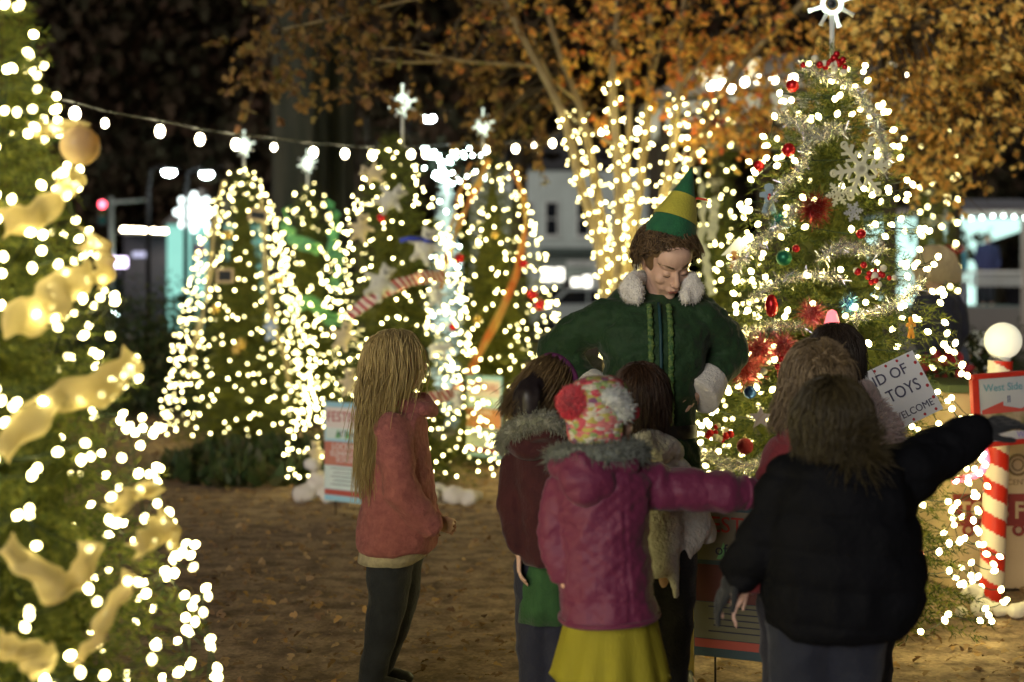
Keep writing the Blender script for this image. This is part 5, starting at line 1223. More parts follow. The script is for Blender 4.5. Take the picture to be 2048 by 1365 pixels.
def pompom_girl():
    d = 4.06; q = lambda px, py, dy=0: P(px, py, d+dy); root = q(1210, 1619); root[2] = 0
    t = thing('person', root, label='girl in pompom hat, magenta quilted jacket and yellow skirt, arm stretched out', cat='person')
    R = np.array(Matrix.Rotation(math.radians(128), 3, 'Z')@Matrix.Rotation(math.radians(-6), 3, 'X')); hc = q(1203, 846); s = .95
    hp, S = head_prims(hc, R, s, ears=False)
    ha = q(1508, 986, .02); 
    b = hp+[cap(q(1200, 940), S(0, .02, -.04), .04, .042)]+chain([q(1205, 970), q(1208, 1080), q(1212, 1220)], [.075, .09, .1])
    b += chain([q(1285, 965, .02), q(1400, 988, 0), q(1496, 984, .02)], [.036, .032, .022])+hand_prims(q(1498, 984, .02), (.95, .1, -.1), (0, .3, -1), .72, .35, left=1)
    b += chain([q(1128, 975), q(1108, 1060, -.02), q(1122, 1150, -.03)], [.036, .03, .022])+hand_prims(q(1124, 1154, -.03), (.2, 0, -1), (1, 0, 0), .72, .4, left=-1)
    for k in (-1, 1): b += chain([q(1212+k*28, 1250), q(1212+k*26, 1420), q(1212+k*25, 1585)], [.06, .045, .032])
    me = blob(b, .0052, 3)
    def fm(c):
        l = ((c-hc)@R)/s; return np.where((l[:, 1] < -.083) & ((l[:, 0]/.019)**2+((l[:, 2]+.063)/.0095)**2 < 1), 1, 0)
    me.materials.append(M['skin']); me.materials.append(M['lips']); facemat(me, fm); obj('body', me, [], t); eyes_of(t, S, R, s)
    # knit hat
    hm = bpy.data.materials.new('knit_multicolour'); hm.use_nodes = True; N = hm.node_tree.nodes; L = hm.node_tree.links; bs = N['Principled BSDF']; bs.inputs['Roughness'].default_value = .95
    tc = N.new('ShaderNodeTexCoord'); mp = N.new('ShaderNodeMapping'); mp.inputs['Rotation'].default_value = (0, .5, 0); mp.inputs['Scale'].default_value = (45, 45, 95); vo = N.new('ShaderNodeTexVoronoi'); vo.inputs['Scale'].default_value = 1
    rp = N.new('ShaderNodeValToRGB'); rp.color_ramp.interpolation = 'CONSTANT'; cs = [(.5, .06, .09), (.62, .2, .2), (.5, .45, .12), (.65, .6, .5), (.3, .4, .16), (.6, .1, .14), (.25, .1, .2)]
    el = rp.color_ramp.elements
    while len(el) < len(cs): el.new(.5)
    for i, c in enumerate(cs): el[i].position = i/len(cs); el[i].color = (*c, 1)
    L.new(tc.outputs['Object'], mp.inputs[0]); L.new(mp.outputs[0], vo.inputs[0]); L.new(vo.outputs['Color'], rp.inputs[0]); L.new(rp.outputs[0], bs.inputs[0])
    bp = N.new('ShaderNodeBump'); bp.inputs['Strength'].default_value = .9; bp.inputs['Distance'].default_value = .006; bp.invert = True; L.new(vo.outputs['Distance'], bp.inputs['Height']); L.new(bp.outputs[0], bs.inputs['Normal'])
    Rh = np.array(Matrix.Rotation(math.radians(128), 3, 'Z')@Matrix.Rotation(math.radians(-2), 3, 'X'))
    # stocking cap: shell of rings down over ears and nape
    th = np.linspace(0, 2*PI, 48, endpoint=False); rings = []
    for z, r0 in ((.142, .012), (.14, .045), (.128, .075), (.104, .094), (.07, .104), (.03, .107), (-.015, .105), (-.05, .101), (-.056, .096), (-.05, .09)):
        f = np.where(np.sin(th) < -.3, 1, 0); zz = np.where(-np.sin(th) > .2, np.maximum(z, .045+.0*th), z)
        lo = np.stack([np.cos(th)*r0*.87, np.sin(th)*r0*1.0+.008, zz], 1)*s; rings.append(lo@Rh.T+hc)
    mb = MB(); mb.addm(loft(rings)); me = blob([mb_ for mb_ in [loft(rings)]], .006, 2); wrinkle(me, .0025, 70, ridged=False); ho = obj('hat', me, hm, t)
    # white fleecy crown with a grey button and the two pompoms
    wf = mat('white_fleece', (.7, .72, .7), .95, col2=(.55, .6, .6), nscale=50, bump=.8, bscale=120, sheen=.4)
    me = blob([ell(q(1222, 797, -.045), (.05, .065, .034), rot('Y', .4)), ell(q(1192, 781, -.02), (.045, .06, .018)), ell(q(1244, 818, -.06), (.03, .035, .034))], .006, 2); wrinkle(me, .003, 60, ridged=False); o = obj('fleece_patch', me, wf, ho); fur_tufts(me, q(1210, 1619)*np.array((1, 1, 0)), 1600, .009, wf, o, 2)
    me = MB(); me.addm(ell(q(1190, 788, -.07), (.018, .012, .014))); obj('dark_button', me, mat('grey_felt', (.03, .025, .03), .9), ho)
    pm = mat('pompom_pink', (.85, .05, .09), .9, sheen=.3)
    for c, r0 in ((q(1149, 806, -.055), .050), (q(1268, 822, .06), .02)):
        rng = np.random.default_rng(6); n = 5200; dd = rng.normal(size=(n, 3)); dd /= np.linalg.norm(dd, axis=1, keepdims=True); L_ = r0*rng.uniform(.86, 1.04, n)[:, None]
        if r0 < .03: c = q(1264, 826, -.02)
        w3 = np.stack([c+dd*r0*.5, c+(dd+rng.normal(size=(n, 3))*.04)*L_*.85, c+(dd+rng.normal(size=(n, 3))*.07)*L_], 1); pb = MB(); pb.add(*strips(w3, np.array((.0012, .0016, .0012)))); pb.addm(ell(c, r0*.8)); obj('pompom', pb, pm, ho)
    # jacket
    jm = bpy.data.materials.new('jacket_magenta'); jm.use_nodes = True; N = jm.node_tree.nodes; L = jm.node_tree.links; bs = N['Principled BSDF']; bs.inputs['Roughness'].default_value = .6; bs.inputs['Base Color'].default_value = (.15, .016, .062, 1); bs.inputs['Sheen Weight'].default_value = .15
    tc = N.new('ShaderNodeTexCoord'); nz = N.new('ShaderNodeTexNoise'); nz.inputs['Scale'].default_value = 22; nz.inputs['Detail'].default_value = 5; L.new(tc.outputs['Object'], nz.inputs[0]); bp = N.new('ShaderNodeBump'); bp.inputs['Strength'].default_value = .5; bp.inputs['Distance'].default_value = .02; L.new(nz.outputs[0], bp.inputs['Height']); L.new(bp.outputs[0], bs.inputs['Normal'])
    rg = [ringpx(915, 1135, 1270, d, .09), ringpx(935, 1116, 1292, d, .115), ringpx(965, 1108, 1304, d, .13), ringpx(1020, 1112, 1296, d, .135), ringpx(1080, 1122, 1292, d, .135), ringpx(1140, 1122, 1300, d, .14), ringpx(1190, 1122, 1308, d, .15), ringpx(1228, 1122, 1314, d, .16, tilt=.06), ringpx(1234, 1130, 1306, d, .15, tilt=.06)]
    pr = [loft(rg)]+chain([q(1282, 968, .0), q(1330, 978, 0), q(1400, 984, 0), q(1450, 986, 0), q(1492, 986, .02)], [.066, .06, .056, .053, .042])+chain([q(1134, 975), q(1116, 1030, -.01), q(1112, 1070, -.01), q(1124, 1140, -.03)], [.06, .052, .05, .044])
    me = blob(pr, .0075, 4)
    V = getv(me); Nn = getn(me); x, y, z = V.T
    diag = lambda a: np.abs(((a) % 1)-.5)*2
    k1 = diag((x*.8+z+y*.3)/.04); k2 = diag((x*.8-z+y*.3)/.04); quilt = np.minimum(k1, k2); puff = np.sqrt(np.clip(quilt, 0, 1))
    arm = x > P(1315, 0, d)[0]; puff = np.where(arm, np.abs(np.sin((x+z*.3+.01*np.sin(y*60))*34))**.7*1.8, puff)
    band = np.abs(z-P(0, 1188, d)[2]) < .004; puff = np.where(band, -.3, puff)
    seam = (np.abs(x-(P(1245, 0, d)[0]+(P(0, 1080, d)[2]-z)*.06)) < .0035) & (y < d) & (z < P(0, 1010, d)[2]); puff = np.where(seam, -.3, puff)
    setv(me, V+Nn*(puff*.0042)[:, None]); wrinkle(me, .0065, 11, seed=12); co = obj('jacket', me, jm, t)
    me = blob([ell(q(1175, 962, -.115), (.085, .05, .058), rot('Y', .15)), ell(q(1170, 985, -.12), (.055, .042, .045))]+chain([q(1120, 935, -.06), q(1170, 925, -.11), q(1255, 930, -.08)], [.036, .04, .034]), .008, 4); wrinkle(me, .005, 14, seed=2); obj('hood', me, jm, co)
    fm_ = mat('teal_grey_fur', (.10, .12, .10), .95, col2=(.22, .25, .22), nscale=45, bump=.9, bscale=150, sheen=.4)
    ang = np.linspace(-PI, 0, 9); pr = []
    pts = [q(1195+math.cos(a)*80, 912-math.cos(a)*6, math.sin(a)*.115) for a in ang]+[q(1270, 906, .05), q(1200, 905, .1), q(1125, 914, .05)]; me = blob(chain(pts+[pts[0]], [.030]*13), .007, 2); wrinkle(me, .005, 40, ridged=False); hm_ = MB(); hm_.addm(tube(list(ringpx(1229, 1120, 1316, d, .163, tilt=.06))+[ringpx(1229, 1120, 1316, d, .163, tilt=.06)[0]], .007, 6, False)); obj('hem', hm_, jm, co); _, u_, v_ = frame(q(1492, 986, .02)-q(1450, 986)); hm_ = MB(); th_ = np.linspace(0, 2*PI, 20); hm_.addm(tube([q(1490, 986, .02)+(u_*math.cos(x)+v_*math.sin(x))*.043 for x in th_], .009, 6, False)); obj('cuff', hm_, jm, co); fo = obj('fur_collar', me, fm_, co); fur_tufts(me, root, 3200, .015, fm_, fo, 4)
    # petalled tulle skirt
    sk = MB(); n = 84; rings = []; th = np.linspace(0, 2*PI, n, endpoint=False)
    for i, (py, w_) in enumerate(((1222, 90), (1240, 94), (1270, 101), (1310, 111), (1340, 117), (1362, 119), (1366, 112), (1340, 108), (1250, 88))):
        z = min(1, i/5); c = q(1222, py); rr = w_/FPX*d*(1+.13*z*np.abs(np.sin(th*5.5+.4))-.08*z); zz = c[2]+(.02*np.abs(np.sin(th*5.5+.4)) if i in (5, 6) else 0)
        rings.append(np.stack([c[0]+np.cos(th)*rr, c[1]+np.sin(th)*rr*.95, zz+np.zeros(n)], 1))
    sk.addm(loft(rings, cap=False)); me = sk.mesh('skirt'); wrinkle(me, .004, 22, sz=.15, seed=7); obj('skirt', me, mat('tulle_yellow', (.5, .45, .04), .8, col2=(.4, .36, .03), nscale=14, transl=.3, bump=.4, bscale=200, stretch=(1, 1, .15)), t)
    legs(t, [[q(1212+k*28, 1255), q(1212+k*26, 1420), q(1212+k*25, 1590)] for k in (-1, 1)], [[.07, .05, .04]]*2, fabric('leggings', (.03, .03, .035)), 'leggings', seed=6)
    boots(t, [((1212+k*25-CX)/FPX*d, d) for k in (-1, 1)], (.6, .8), .8)
pompom_girl()

def white_jacket_kid():
    d = 4.6; q = lambda px, py, dy=0: P(px, py, d+dy); root = q(1310, 1499); root[2] = 0
    t = thing('person', root, label='child with short dark hair in fluffy white jacket, standing in front of the man', cat='person')
    R = np.array(Matrix.Rotation(math.radians(158), 3, 'Z')@Matrix.Rotation(math.radians(-2), 3, 'X')); hc = q(1285, 803); s = .93
    hp, S = head_prims(hc, R, s)
    b = hp+[cap(q(1292, 905), S(0, .02, -.04), .045, .048)]+chain([q(1300, 940), q(1310, 1040), q(1318, 1140)], [.075, .09, .09])
    b += chain([q(1352, 940), q(1380, 1010, -.02), q(1410, 1070, .05)], [.036, .03, .022])+hand_prims(q(1412, 1073, .05), (.3, .9, .1), (-1, 0, 0), .72, .45, left=-1)
    b += chain([q(1250, 940), q(1235, 1020), q(1255, 1100, .05)], [.036, .03, .022])+hand_prims(q(1256, 1103, .05), (.1, .8, -.4), (1, 0, 0), .72, .45)
    for k in (-1, 1): b += chain([q(1320+k*20, 1150), q(1325+k*18, 1310), q(1325+k*18, 1465)], [.06, .045, .032])
    obj('body', blob(b, .0055, 3), M['skin'], t); eyes_of(t, S, R, s)
    hm = hmat('hair_dark_brown', (.035, .018, .01), (.06, .03, .016)); mb = MB(); mb.addm(cap_hair(hc, R, s, 1.07)); mb.add(*long_hair(hc, R, s, 2850, .13, seed=9, wid=.003, low=-.6, front=.5, segs=9, part=False, spreadout=1.08, zend=-.085)); obj('hair', mb, hm, t)
    wm = mat('white_plush', (.8, .78, .72), .95, col2=(.7, .68, .62), nscale=50, bump=.9, bscale=90, sheen=.4)
    rg = [ringpx(890, 1255, 1330, d, .08), ringpx(912, 1238, 1350, d, .11), ringpx(945, 1232, 1360, d, .13), ringpx(1020, 1245, 1362, d, .14), ringpx(1080, 1255, 1366, d, .14), ringpx(1128, 1262, 1362, d, .14), ringpx(1140, 1270, 1352, d, .13)]
    pr = [loft(rg)]+chain([q(1346, 945), q(1378, 1010, -.01), q(1408, 1062, .05)], [.058, .056, .046])+chain([q(1250, 945), q(1236, 1020), q(1255, 1095, .05)], [.058, .052, .045])
    pr += chain([q(1340, 1100, -.1), q(1348, 1150, -.1), q(1352, 1192, -.1)], [.03, .02, .01])+chain([q(1262, 1100, -.08), q(1258, 1150, -.08)], [.03, .015])+chain([q(1390, 1060, 0), q(1365, 1110, -.05)], [.05, .03])
    me = blob(pr, .008, 4); wrinkle(me, .005, 12, seed=14); co = obj('jacket', me, wm, t)
    me = blob(chain([q(1262, 890, -.08), q(1295, 880, -.11), q(1335, 892, -.08), q(1350, 905, -.02)], [.03, .036, .034, .03])+[ell(q(1308, 905, -.1), (.065, .045, .04))], .008, 3); wrinkle(me, .006, 18, seed=5); obj('hood', me, wm, co)
    legs(t, [[q(1314+k*20, 1105), q(1322+k*20, 1150), q(1327+k*18, 1310), q(1325+k*18, 1470)] for k in (-1, 1)], [[.1, .085, .06, .045]]*2, fabric('black_trousers', (.012, .012, .014)), seed=8)
    boots(t, [((1325+k*18-CX)/FPX*d, d) for k in (-1, 1)], (.2, 1), .8)
white_jacket_kid()

def dark_coat_child():
    d = 3.8; q = lambda px, py, dy=0: P(px, py, d+dy); root = q(1650, 1690); root[2] = 0
    t = thing('person', root, label='child in black padded coat, reaching a gloved arm out toward the striped pole', cat='person')
    R = np.array(Matrix.Rotation(math.radians(172), 3, 'Z')@Matrix.Rotation(math.radians(-4), 3, 'X')); hc = q(1664, 856); s = .92
    hp, S = head_prims(hc, R, s)
    b = hp+[cap(q(1665, 940), S(0, .02, -.04), .045, .045)]+chain([q(1670, 960), q(1675, 1090), q(1660, 1230)], [.085, .1, .1])
    b += chain([q(1785, 955), q(1865, 915, .05), q(1950, 868, .08)], [.04, .034, .024])+hand_prims(q(1955, 866, .08), (.9, .2, .3), (0, .4, -1), .78, .3)
    b += chain([q(1570, 965), q(1520, 1080), q(1475, 1150, .03)], [.04, .034, .024])+hand_prims(q(1472, 1154, .03), (-.5, .2, -.8), (1, 0, 0), .78, .4, left=-1)
    for k in (-1, 1): b += chain([q(1650+k*50, 1250), q(1650+k*48, 1450), q(1650+k*46, 1655)], [.075, .055, .036])
    obj('body', blob(b, .006, 3), M['skin'], t); eyes_of(t, S, R, s)
    hm = hmat('hair_ash', (.085, .065, .028), (.04, .032, .016)); mb = MB(); mb.addm(cap_hair(hc, R, s, 1.05))
    def drape(W):
        f = np.clip((hc[2]+.01-W[..., 2])/.12, 0, 1); W[..., 1] -= f*.04; return W
    mb.add(*long_hair(hc, R, s, 2850, .24, seed=21, wid=.0034, low=-.55, front=.5, segs=13, wavy=.003, zend=-.03, spreadout=1.06, thick=.03, part=False, drape=drape)); obj('hair', mb, hm, t)
    me = blob([ell(q(1706, 905, -.1), (.058, .05, .055)), ell(q(1695, 880, -.1), (.045, .045, .04))], .008, 2); wrinkle(me, .01, 25, seed=3); po = obj('hair_bunch', me, hm, t); fur_tufts(me, root, 1500, .035, hm, po, 9, .002)
    cm = mat('padded_black', (.0035, .004, .006), .8, spec=.15, col2=(.005, .0055, .008), nscale=12, bump=.4, bscale=60)
    rg = [ringpx(912, 1590, 1750, d, .12), ringpx(935, 1560, 1790, d, .15), ringpx(975, 1545, 1812, d, .165), ringpx(1040, 1535, 1822, d, .175), ringpx(1110, 1532, 1834, d, .18), ringpx(1180, 1535, 1838, d, .18), ringpx(1235, 1540, 1820, d, .175), ringpx(1256, 1560, 1790, d, .15)]
    pr = [loft(rg)]+chain([q(1768, 965), q(1815, 942), q(1870, 912, .05), q(1945, 870, .08)], [.085, .075, .064, .046])+chain([q(1585, 975), q(1545, 1060), q(1515, 1100), q(1482, 1142, .03)], [.08, .068, .06, .05])
    me = blob(pr, .009, 5); V = getv(me); Nn = getn(me); tube_ = np.abs(np.sin(V[:, 2]*34+V[:, 0]*1.2))**.5; setv(me, V+Nn*(tube_*.012)[:, None]); wrinkle(me, .008, 9, seed=22); co = obj('coat', me, cm, t)
    gm = fabric('glove_black', (.02, .022, .025)); 
    for (w0, dv, n0, lf) in ((q(1958, 864, .08), (.9, .2, .3), (0, .4, -1), 1), (q(1471, 1156, .03), (-.5, .2, -.8), (1, 0, 0), -1)):
        hp2 = hand_prims(w0-nrm(dv)*.01, dv, n0, .95, .3, left=lf)+[cap(w0-nrm(dv)*.05, w0+nrm(dv)*.02, .034, .03)]; obj('glove', blob(hp2, .005, 2), gm, t)
    legs(t, [[q(1655+k*48, 1235), q(1650+k*50, 1340), q(1650+k*50, 1450), q(1650+k*46, 1655)] for k in (-1, 1)], [[.1, .085, .068, .05]]*2, fabric('jeans_black_blue', (.012, .015, .028), (.02, .024, .04)), seed=31)
    boots(t, [((1650+k*46-CX)/FPX*d, d) for k in (-1, 1)], (0, 1), .9)
dark_coat_child()

def red_coat_child():
    d = 4.3; q = lambda px, py, dy=0: P(px, py, d+dy); root = q(1600, 1562); root[2] = 0
    t = thing('person', root, label='ash blonde child in faded red coat, mostly hidden behind the child in black', cat='person')
    R = np.array(Matrix.Rotation(math.radians(165), 3, 'Z')@Matrix.Rotation(math.radians(-10), 3, 'X')); hc = q(1636, 768); s = .90
    hp, S = head_prims(hc, R, s)
    b = hp+[cap(q(1625, 860), S(0, .02, -.04), .042, .045)]+chain([q(1615, 890), q(1612, 1020), q(1600, 1180)], [.08, .095, .095])
    b += chain([q(1562, 905), q(1548, 1040, -.02), q(1500, 1175, -.05)], [.038, .032, .024])+hand_prims(q(1498, 1180, -.05), (-.5, -.1, -.6), (1, 0, .2), .78, .5, left=-1)
    b += chain([q(1670, 905), q(1690, 1040), q(1680, 1140)], [.038, .032, .024])+hand_prims(q(1680, 1145), (0, 0, -1), (-1, 0, 0), .75, .5)
    for k in (-1, 1): b += chain([q(1600+k*35, 1200), q(1600+k*34, 1370), q(1600+k*33, 1530)], [.065, .05, .034])
    obj('body', blob(b, .006, 3), M['skin'], t); eyes_of(t, S, R, s)
    hm = hmat('hair_dusty_blonde', (.34, .25, .14), (.13, .09, .05)); mb = MB(); mb.addm(cap_hair(hc, R, s, 1.06))
    def drape(W):
        f = np.clip((hc[2]-W[..., 2])/.2, 0, 1); W[..., 0] -= f*.05*(W[..., 0] < hc[0]); return W
    mb.add(*long_hair(hc, R, s, 2250, .30, zend=-.09, seed=33, wid=.0034, low=-.5, front=.5, segs=14, wavy=.003, spreadout=1.08, thick=.03, drape=drape)); obj('hair', mb, hm, t)
    bn = []; 
    for i in range(9): a = i*2.4; c = q(1652, 722, -.11)+np.array((math.cos(a)*.028, 0, math.sin(a)*.02)); bn.append(ell(c, (.022, .018, .012), rot('Y', a)))
    me = blob(bn, .006, 1); bo = obj('hair_bun', me, hm, t); fur_tufts(me, root, 900, .022, hm, bo, 8, .002)
    cm = fabric('coat_faded_red', (.26, .035, .04), (.18, .022, .03), nscale=8)
    rg = [ringpx(862, 1590, 1665, d, .09), ringpx(880, 1560, 1690, d, .12), ringpx(915, 1542, 1700, d, .14), ringpx(1000, 1545, 1700, d, .145), ringpx(1100, 1545, 1700, d, .15), ringpx(1215, 1535, 1700, d, .16), ringpx(1225, 1545, 1690, d, .15)]
    pr = [loft(rg)]+chain([q(1572, 915), q(1550, 980), q(1548, 1040, -.02), q(1508, 1160, -.05)], [.07, .062, .058, .046])+chain([q(1670, 915), q(1690, 1040), q(1682, 1120)], [.065, .058, .046])
    me = blob(pr, .009, 5); wrinkle(me, .009, 9, seed=41); co = obj('coat', me, cm, t)
    me = blob(chain([q(1575, 880, -.02), q(1600, 868, -.09), q(1650, 866, -.1)], [.036, .04, .036]), .009, 3); wrinkle(me, .006, 14); obj('hood', me, cm, co)
    legs(t, [[q(1600+k*35, 1210), q(1600+k*34, 1370), q(1600+k*33, 1530)] for k in (-1, 1)], [[.08, .062, .046]]*2, fabric('grey_trousers', (.03, .03, .035)), seed=35)
    boots(t, [((1600+k*33-CX)/FPX*d, d) for k in (-1, 1)], (0, 1), .85)
red_coat_child()

def fluffy_coat_child():
    d = 4.8; q = lambda px, py, dy=0: P(px, py, d+dy); root = q(1725, 1461); root[2] = 0
    t = thing('person', root, label='dark haired child in fluffy pale pink coat, beside the handwritten sign', cat='person')
    R = np.array(Matrix.Rotation(math.radians(150), 3, 'Z')@Matrix.Rotation(math.radians(-4), 3, 'X')); hc = q(1674, 722); s = .93
    hp, S = head_prims(hc, R, s)
    b = hp+[cap(q(1690, 810), S(0, .02, -.04), .042, .045)]+chain([q(1700, 850), q(1720, 970), q(1720, 1100)], [.08, .09, .095])
    b += chain([q(1765, 865), q(1785, 960), q(1775, 1060)], [.038, .032, .024])+hand_prims(q(1775, 1065), (0, .3, -1), (-1, 0, 0), .75, .5)+chain([q(1650, 865), q(1640, 960), q(1650, 1060)], [.038, .032, .024])+hand_prims(q(1650, 1065), (0, .3, -1), (1, 0, 0), .75, .5, left=-1)
    for k in (-1, 1): b += chain([q(1725+k*30, 1110), q(1725+k*28, 1270), q(1725+k*27, 1430)], [.065, .05, .034])
    obj('body', blob(b, .006, 3), M['skin'], t); eyes_of(t, S, R, s)
    hm = hmat('hair_black_brown', (.02, .014, .01), (.045, .03, .02)); mb = MB(); mb.addm(cap_hair(hc, R, s, 1.08)); mb.add(*long_hair(hc, R, s, 2550, .15, zend=-.07, seed=51, wid=.003, low=-.5, front=.5, segs=9, part=False, spreadout=1.09)); obj('hair', mb, hm, t)
    cm = mat('fluffy_pink', (.62, .46, .46), .95, col2=(.5, .42, .4), nscale=35, bump=1, bscale=60, sheen=.5)
    rg = [ringpx(790, 1665, 1735, d, .09), ringpx(812, 1650, 1765, d, .12), ringpx(850, 1638, 1792, d, .15), ringpx(930, 1635, 1800, d, .155), ringpx(1050, 1640, 1800, d, .16), ringpx(1120, 1645, 1795, d, .16), ringpx(1130, 1655, 1785, d, .15)]
    pr = [loft(rg)]+chain([q(1762, 870), q(1786, 960), q(1776, 1050)], [.068, .06, .05])+chain([q(1658, 870), q(1642, 960), q(1650, 1050)], [.068, .06, .05])
    me = blob(pr, .009, 3); wrinkle(me, .014, 24, seed=52, ridged=False); co = obj('coat', me, cm, t); fur_tufts(me, root, 7000, .016, cm, co, 3, .0022)
    me = blob(chain([q(1690, 790, -.1), q(1725, 778, -.07), q(1745, 800, -.02)], [.035, .038, .035]), .009, 2); wrinkle(me, .01, 25, ridged=False); obj('hood', me, cm, co)
    legs(t, [[q(1725+k*30, 1110), q(1725+k*28, 1270), q(1725+k*27, 1430)] for k in (-1, 1)], [[.08, .06, .046]]*2, fabric('charcoal_trousers', (.025, .025, .03)), seed=55)
    boots(t, [((1725+k*27-CX)/FPX*d, d) for k in (-1, 1)], (0, 1), .85)
fluffy_coat_child()

def blonde_woman():
    d = 9.0; q = lambda px, py, dy=0: P(px, py, d+dy); root = q(1882, 1055); root[2] = 0
    t = thing('person', root, label='woman with wavy blonde hair in navy jacket and jeans, back to the camera', cat='person')
    R = np.array(Matrix.Rotation(math.radians(200), 3, 'Z')@Matrix.Rotation(math.radians(4), 3, 'X')); hc = q(1866, 539); s = 1.0
    hp, S = head_prims(hc, R, s, child=False)
    b = hp+[cap(q(1872, 590), S(0, .02, -.05), .05, .05)]+chain([q(1876, 620), q(1880, 680), q(1882, 745)], [.12, .12, .13])
    el = {-1: q(1838, 668, -.03), 1: q(1916, 662, .0)}; wr = {-1: q(1858, 715, -.1), 1: q(1905, 700, -.08)}
    for k in (-1, 1):
        b += chain([q(1878+k*32, 608), el[k], wr[k]], [.05, .042, .03])+hand_prims(wr[k], (-k*.5, -.6, -.5), (-k, 0, 0), 1, .5, left=k)
        b += chain([q(1882+k*17, 760), q(1884+k*16, 900), q(1884+k*15, 1025)], [.085, .06, .042])
    obj('body', blob(b, .009, 3), M['skin'], t); eyes_of(t, S, R, s)
    hm = hmat('hair_wavy_blonde', (.95, .82, .55), (.7, .55, .32)); mb = MB(); mb.addm(cap_hair(hc, R, s, 1.03))
    def drape(W):
        f = np.clip((hc[2]+.03-W[..., 2])/.25, 0, 1); W[..., 0] += f*(W[..., 0]-hc[0])*.25+f*.03; W[..., 1] -= .06*f; return W
    mb.add(*long_hair(hc, R, s, 2550, .26, zend=-.03, seed=61, wid=.0042, low=-.5, front=.5, segs=14, wavy=.009, spreadout=1.03, thick=.03, drape=drape)); obj('hair', mb, hm, t)
    cm = fabric('jacket_navy', (.02, .022, .045), (.03, .033, .06))
    rg = [ringpx(588, 1855, 1898, d, .09), ringpx(598, 1842, 1910, d, .12), ringpx(625, 1838, 1917, d, .14), ringpx(670, 1842, 1917, d, .15), ringpx(698, 1842, 1916, d, .155), ringpx(704, 1846, 1912, d, .14)]
    pr = [loft(rg)]
    for k in (-1, 1): pr += chain([q(1878+k*31, 612), el[k], wr[k]], [.075, .068, .05])
    me = blob(pr, .011, 4); wrinkle(me, .01, 9, seed=62); obj('jacket', me, cm, t)
    mb = MB(); mb.addm(ell(q(1922, 622, -.02), (.03, .04, .18), rot('Y', .12))); obj('sleeve_patch', mb, fabric('grey_blue', (.2, .22, .32)), t)
    legs(t, [[q(1882+k*18, 720), q(1884+k*17, 800), q(1884+k*16, 900), q(1884+k*15, 1030)] for k in (-1, 1)], [[.125, .1, .08, .065]]*2, fabric('jeans_blue', (.1, .13, .2), (.15, .18, .26)), vox=.014, seed=63)
    boots(t, [((1884+k*15-CX)/FPX*d, d) for k in (-1, 1)], (0, 1), 1.05)
blonde_woman()

# ------------------------------------------------------------------ ornaments
TR = {'A': (TA, 2.78, .76, .58), 'B': (TB, 2.78, .70, .58), 'C': (TC, 2.70, .78, .58), 'D': (TD, 2.76, .78, .6), 'E': (TE, 2.60, .72, .52), 'F': (TF, 2.25, .6, .6), 'L': (TL, 2.25, .62, .95)}
def surf(k, px, py, out=0.0):
    """point on the tree's outer surface seen at px, py"""
    b, H, R0, pw = TR[k]; d = b[1]
    for _ in range(12):
        p = P(px, py, d); f = min(1, max(.01, 1-(p[2]-.1)/(H-.1))); R = R0*f**pw*.98+.03; dx = p[0]-b[0]
        d = b[1]-math.sqrt(max(R*R-dx*dx, (.25*R)**2))-out
    return P(px, py, d)
HANG = mat('ornament_cap', (.6, .5, .25), .3, metal=1)
def omat(n, c, r=.2, metal=.4, **k): return mat(n, c, r, metal=metal, **k)
OM = {'red': omat('bauble_red', (.55, .015, .02)), 'green': omat('bauble_green', (.02, .2, .1), .35), 'gold': omat('bauble_gold', (.75, .5, .12)), 'blue': omat('bauble_blue', (.05, .15, .5)), 'silver': omat('bauble_silver', (.7, .7, .75)), 'maroon': omat('bauble_maroon', (.25, .01, .02), .5, bump=.8, bscale=200), 'cream': mat('bauble_cream', (.8, .76, .6), .5)}
def bauble(k, px, py, r, col, label, group=None, sz=1.0):
    p = surf(k, px, py, .015); q = r/FPX*p[1]; t = thing('bauble', p, label=label, cat='bauble', group=group)
    m = MB(); m.addm(ell((0, 0, 0), (q, q, q*sz))); obj('ball', m, OM[col], t, world=False)
    m = MB(); m.addm(lathe([(q*.22, q*sz*.93), (q*.22, q*sz*1.12), (q*.05, q*sz*1.16), (q*.05, q*sz*1.4)], 8)); obj('cap', m, HANG, t, world=False); return t
G = 'baubles on the large decorated tree'
bauble('E', 1585, 172, 13, 'red', 'red bauble high on the left side of the large tree, under the bandstand lights', G)
bauble('E', 1577, 300, 14, 'red', 'round red bauble on the large tree, level with the big snowflake', G)
bauble('E', 1518, 332, 11, 'red', 'red bauble at the left edge of the large tree, above the blue gingerbread figure', G)
bauble('E', 1543, 612, 13, 'red', 'long egg shaped red bauble on the left of the large tree, right of the man', G, 1.8)
bauble('E', 1490, 893, 17, 'maroon', 'dark red bauble low on the large tree, beside the red coat shoulder', G)
bauble('E', 1568, 516, 16, 'green', 'dark green bauble on the large tree, below the red glitter flower', G)
bauble('E', 1722, 468, 10, 'red', 'small red bauble below the small snowflakes', G)
bauble('E', 1592, 498, 8, 'red', 'tiny red bauble just above right of the dark green one', G)
bauble('E', 1400, 800, 11, 'red', 'red bauble beside the white cuff of the man', G)
bauble('E', 1760, 880, 12, 'red', 'red bauble just under the handwritten sign', G)
bauble('E', 1500, 785, 13, 'blue', 'dull blue bauble on the large tree above the purple star', G)
bauble('E', 1838, 1110, 10, 'red', 'red bauble on the lowest branches of the large tree, near the donation box', G)
GC = 'baubles on the middle trees'
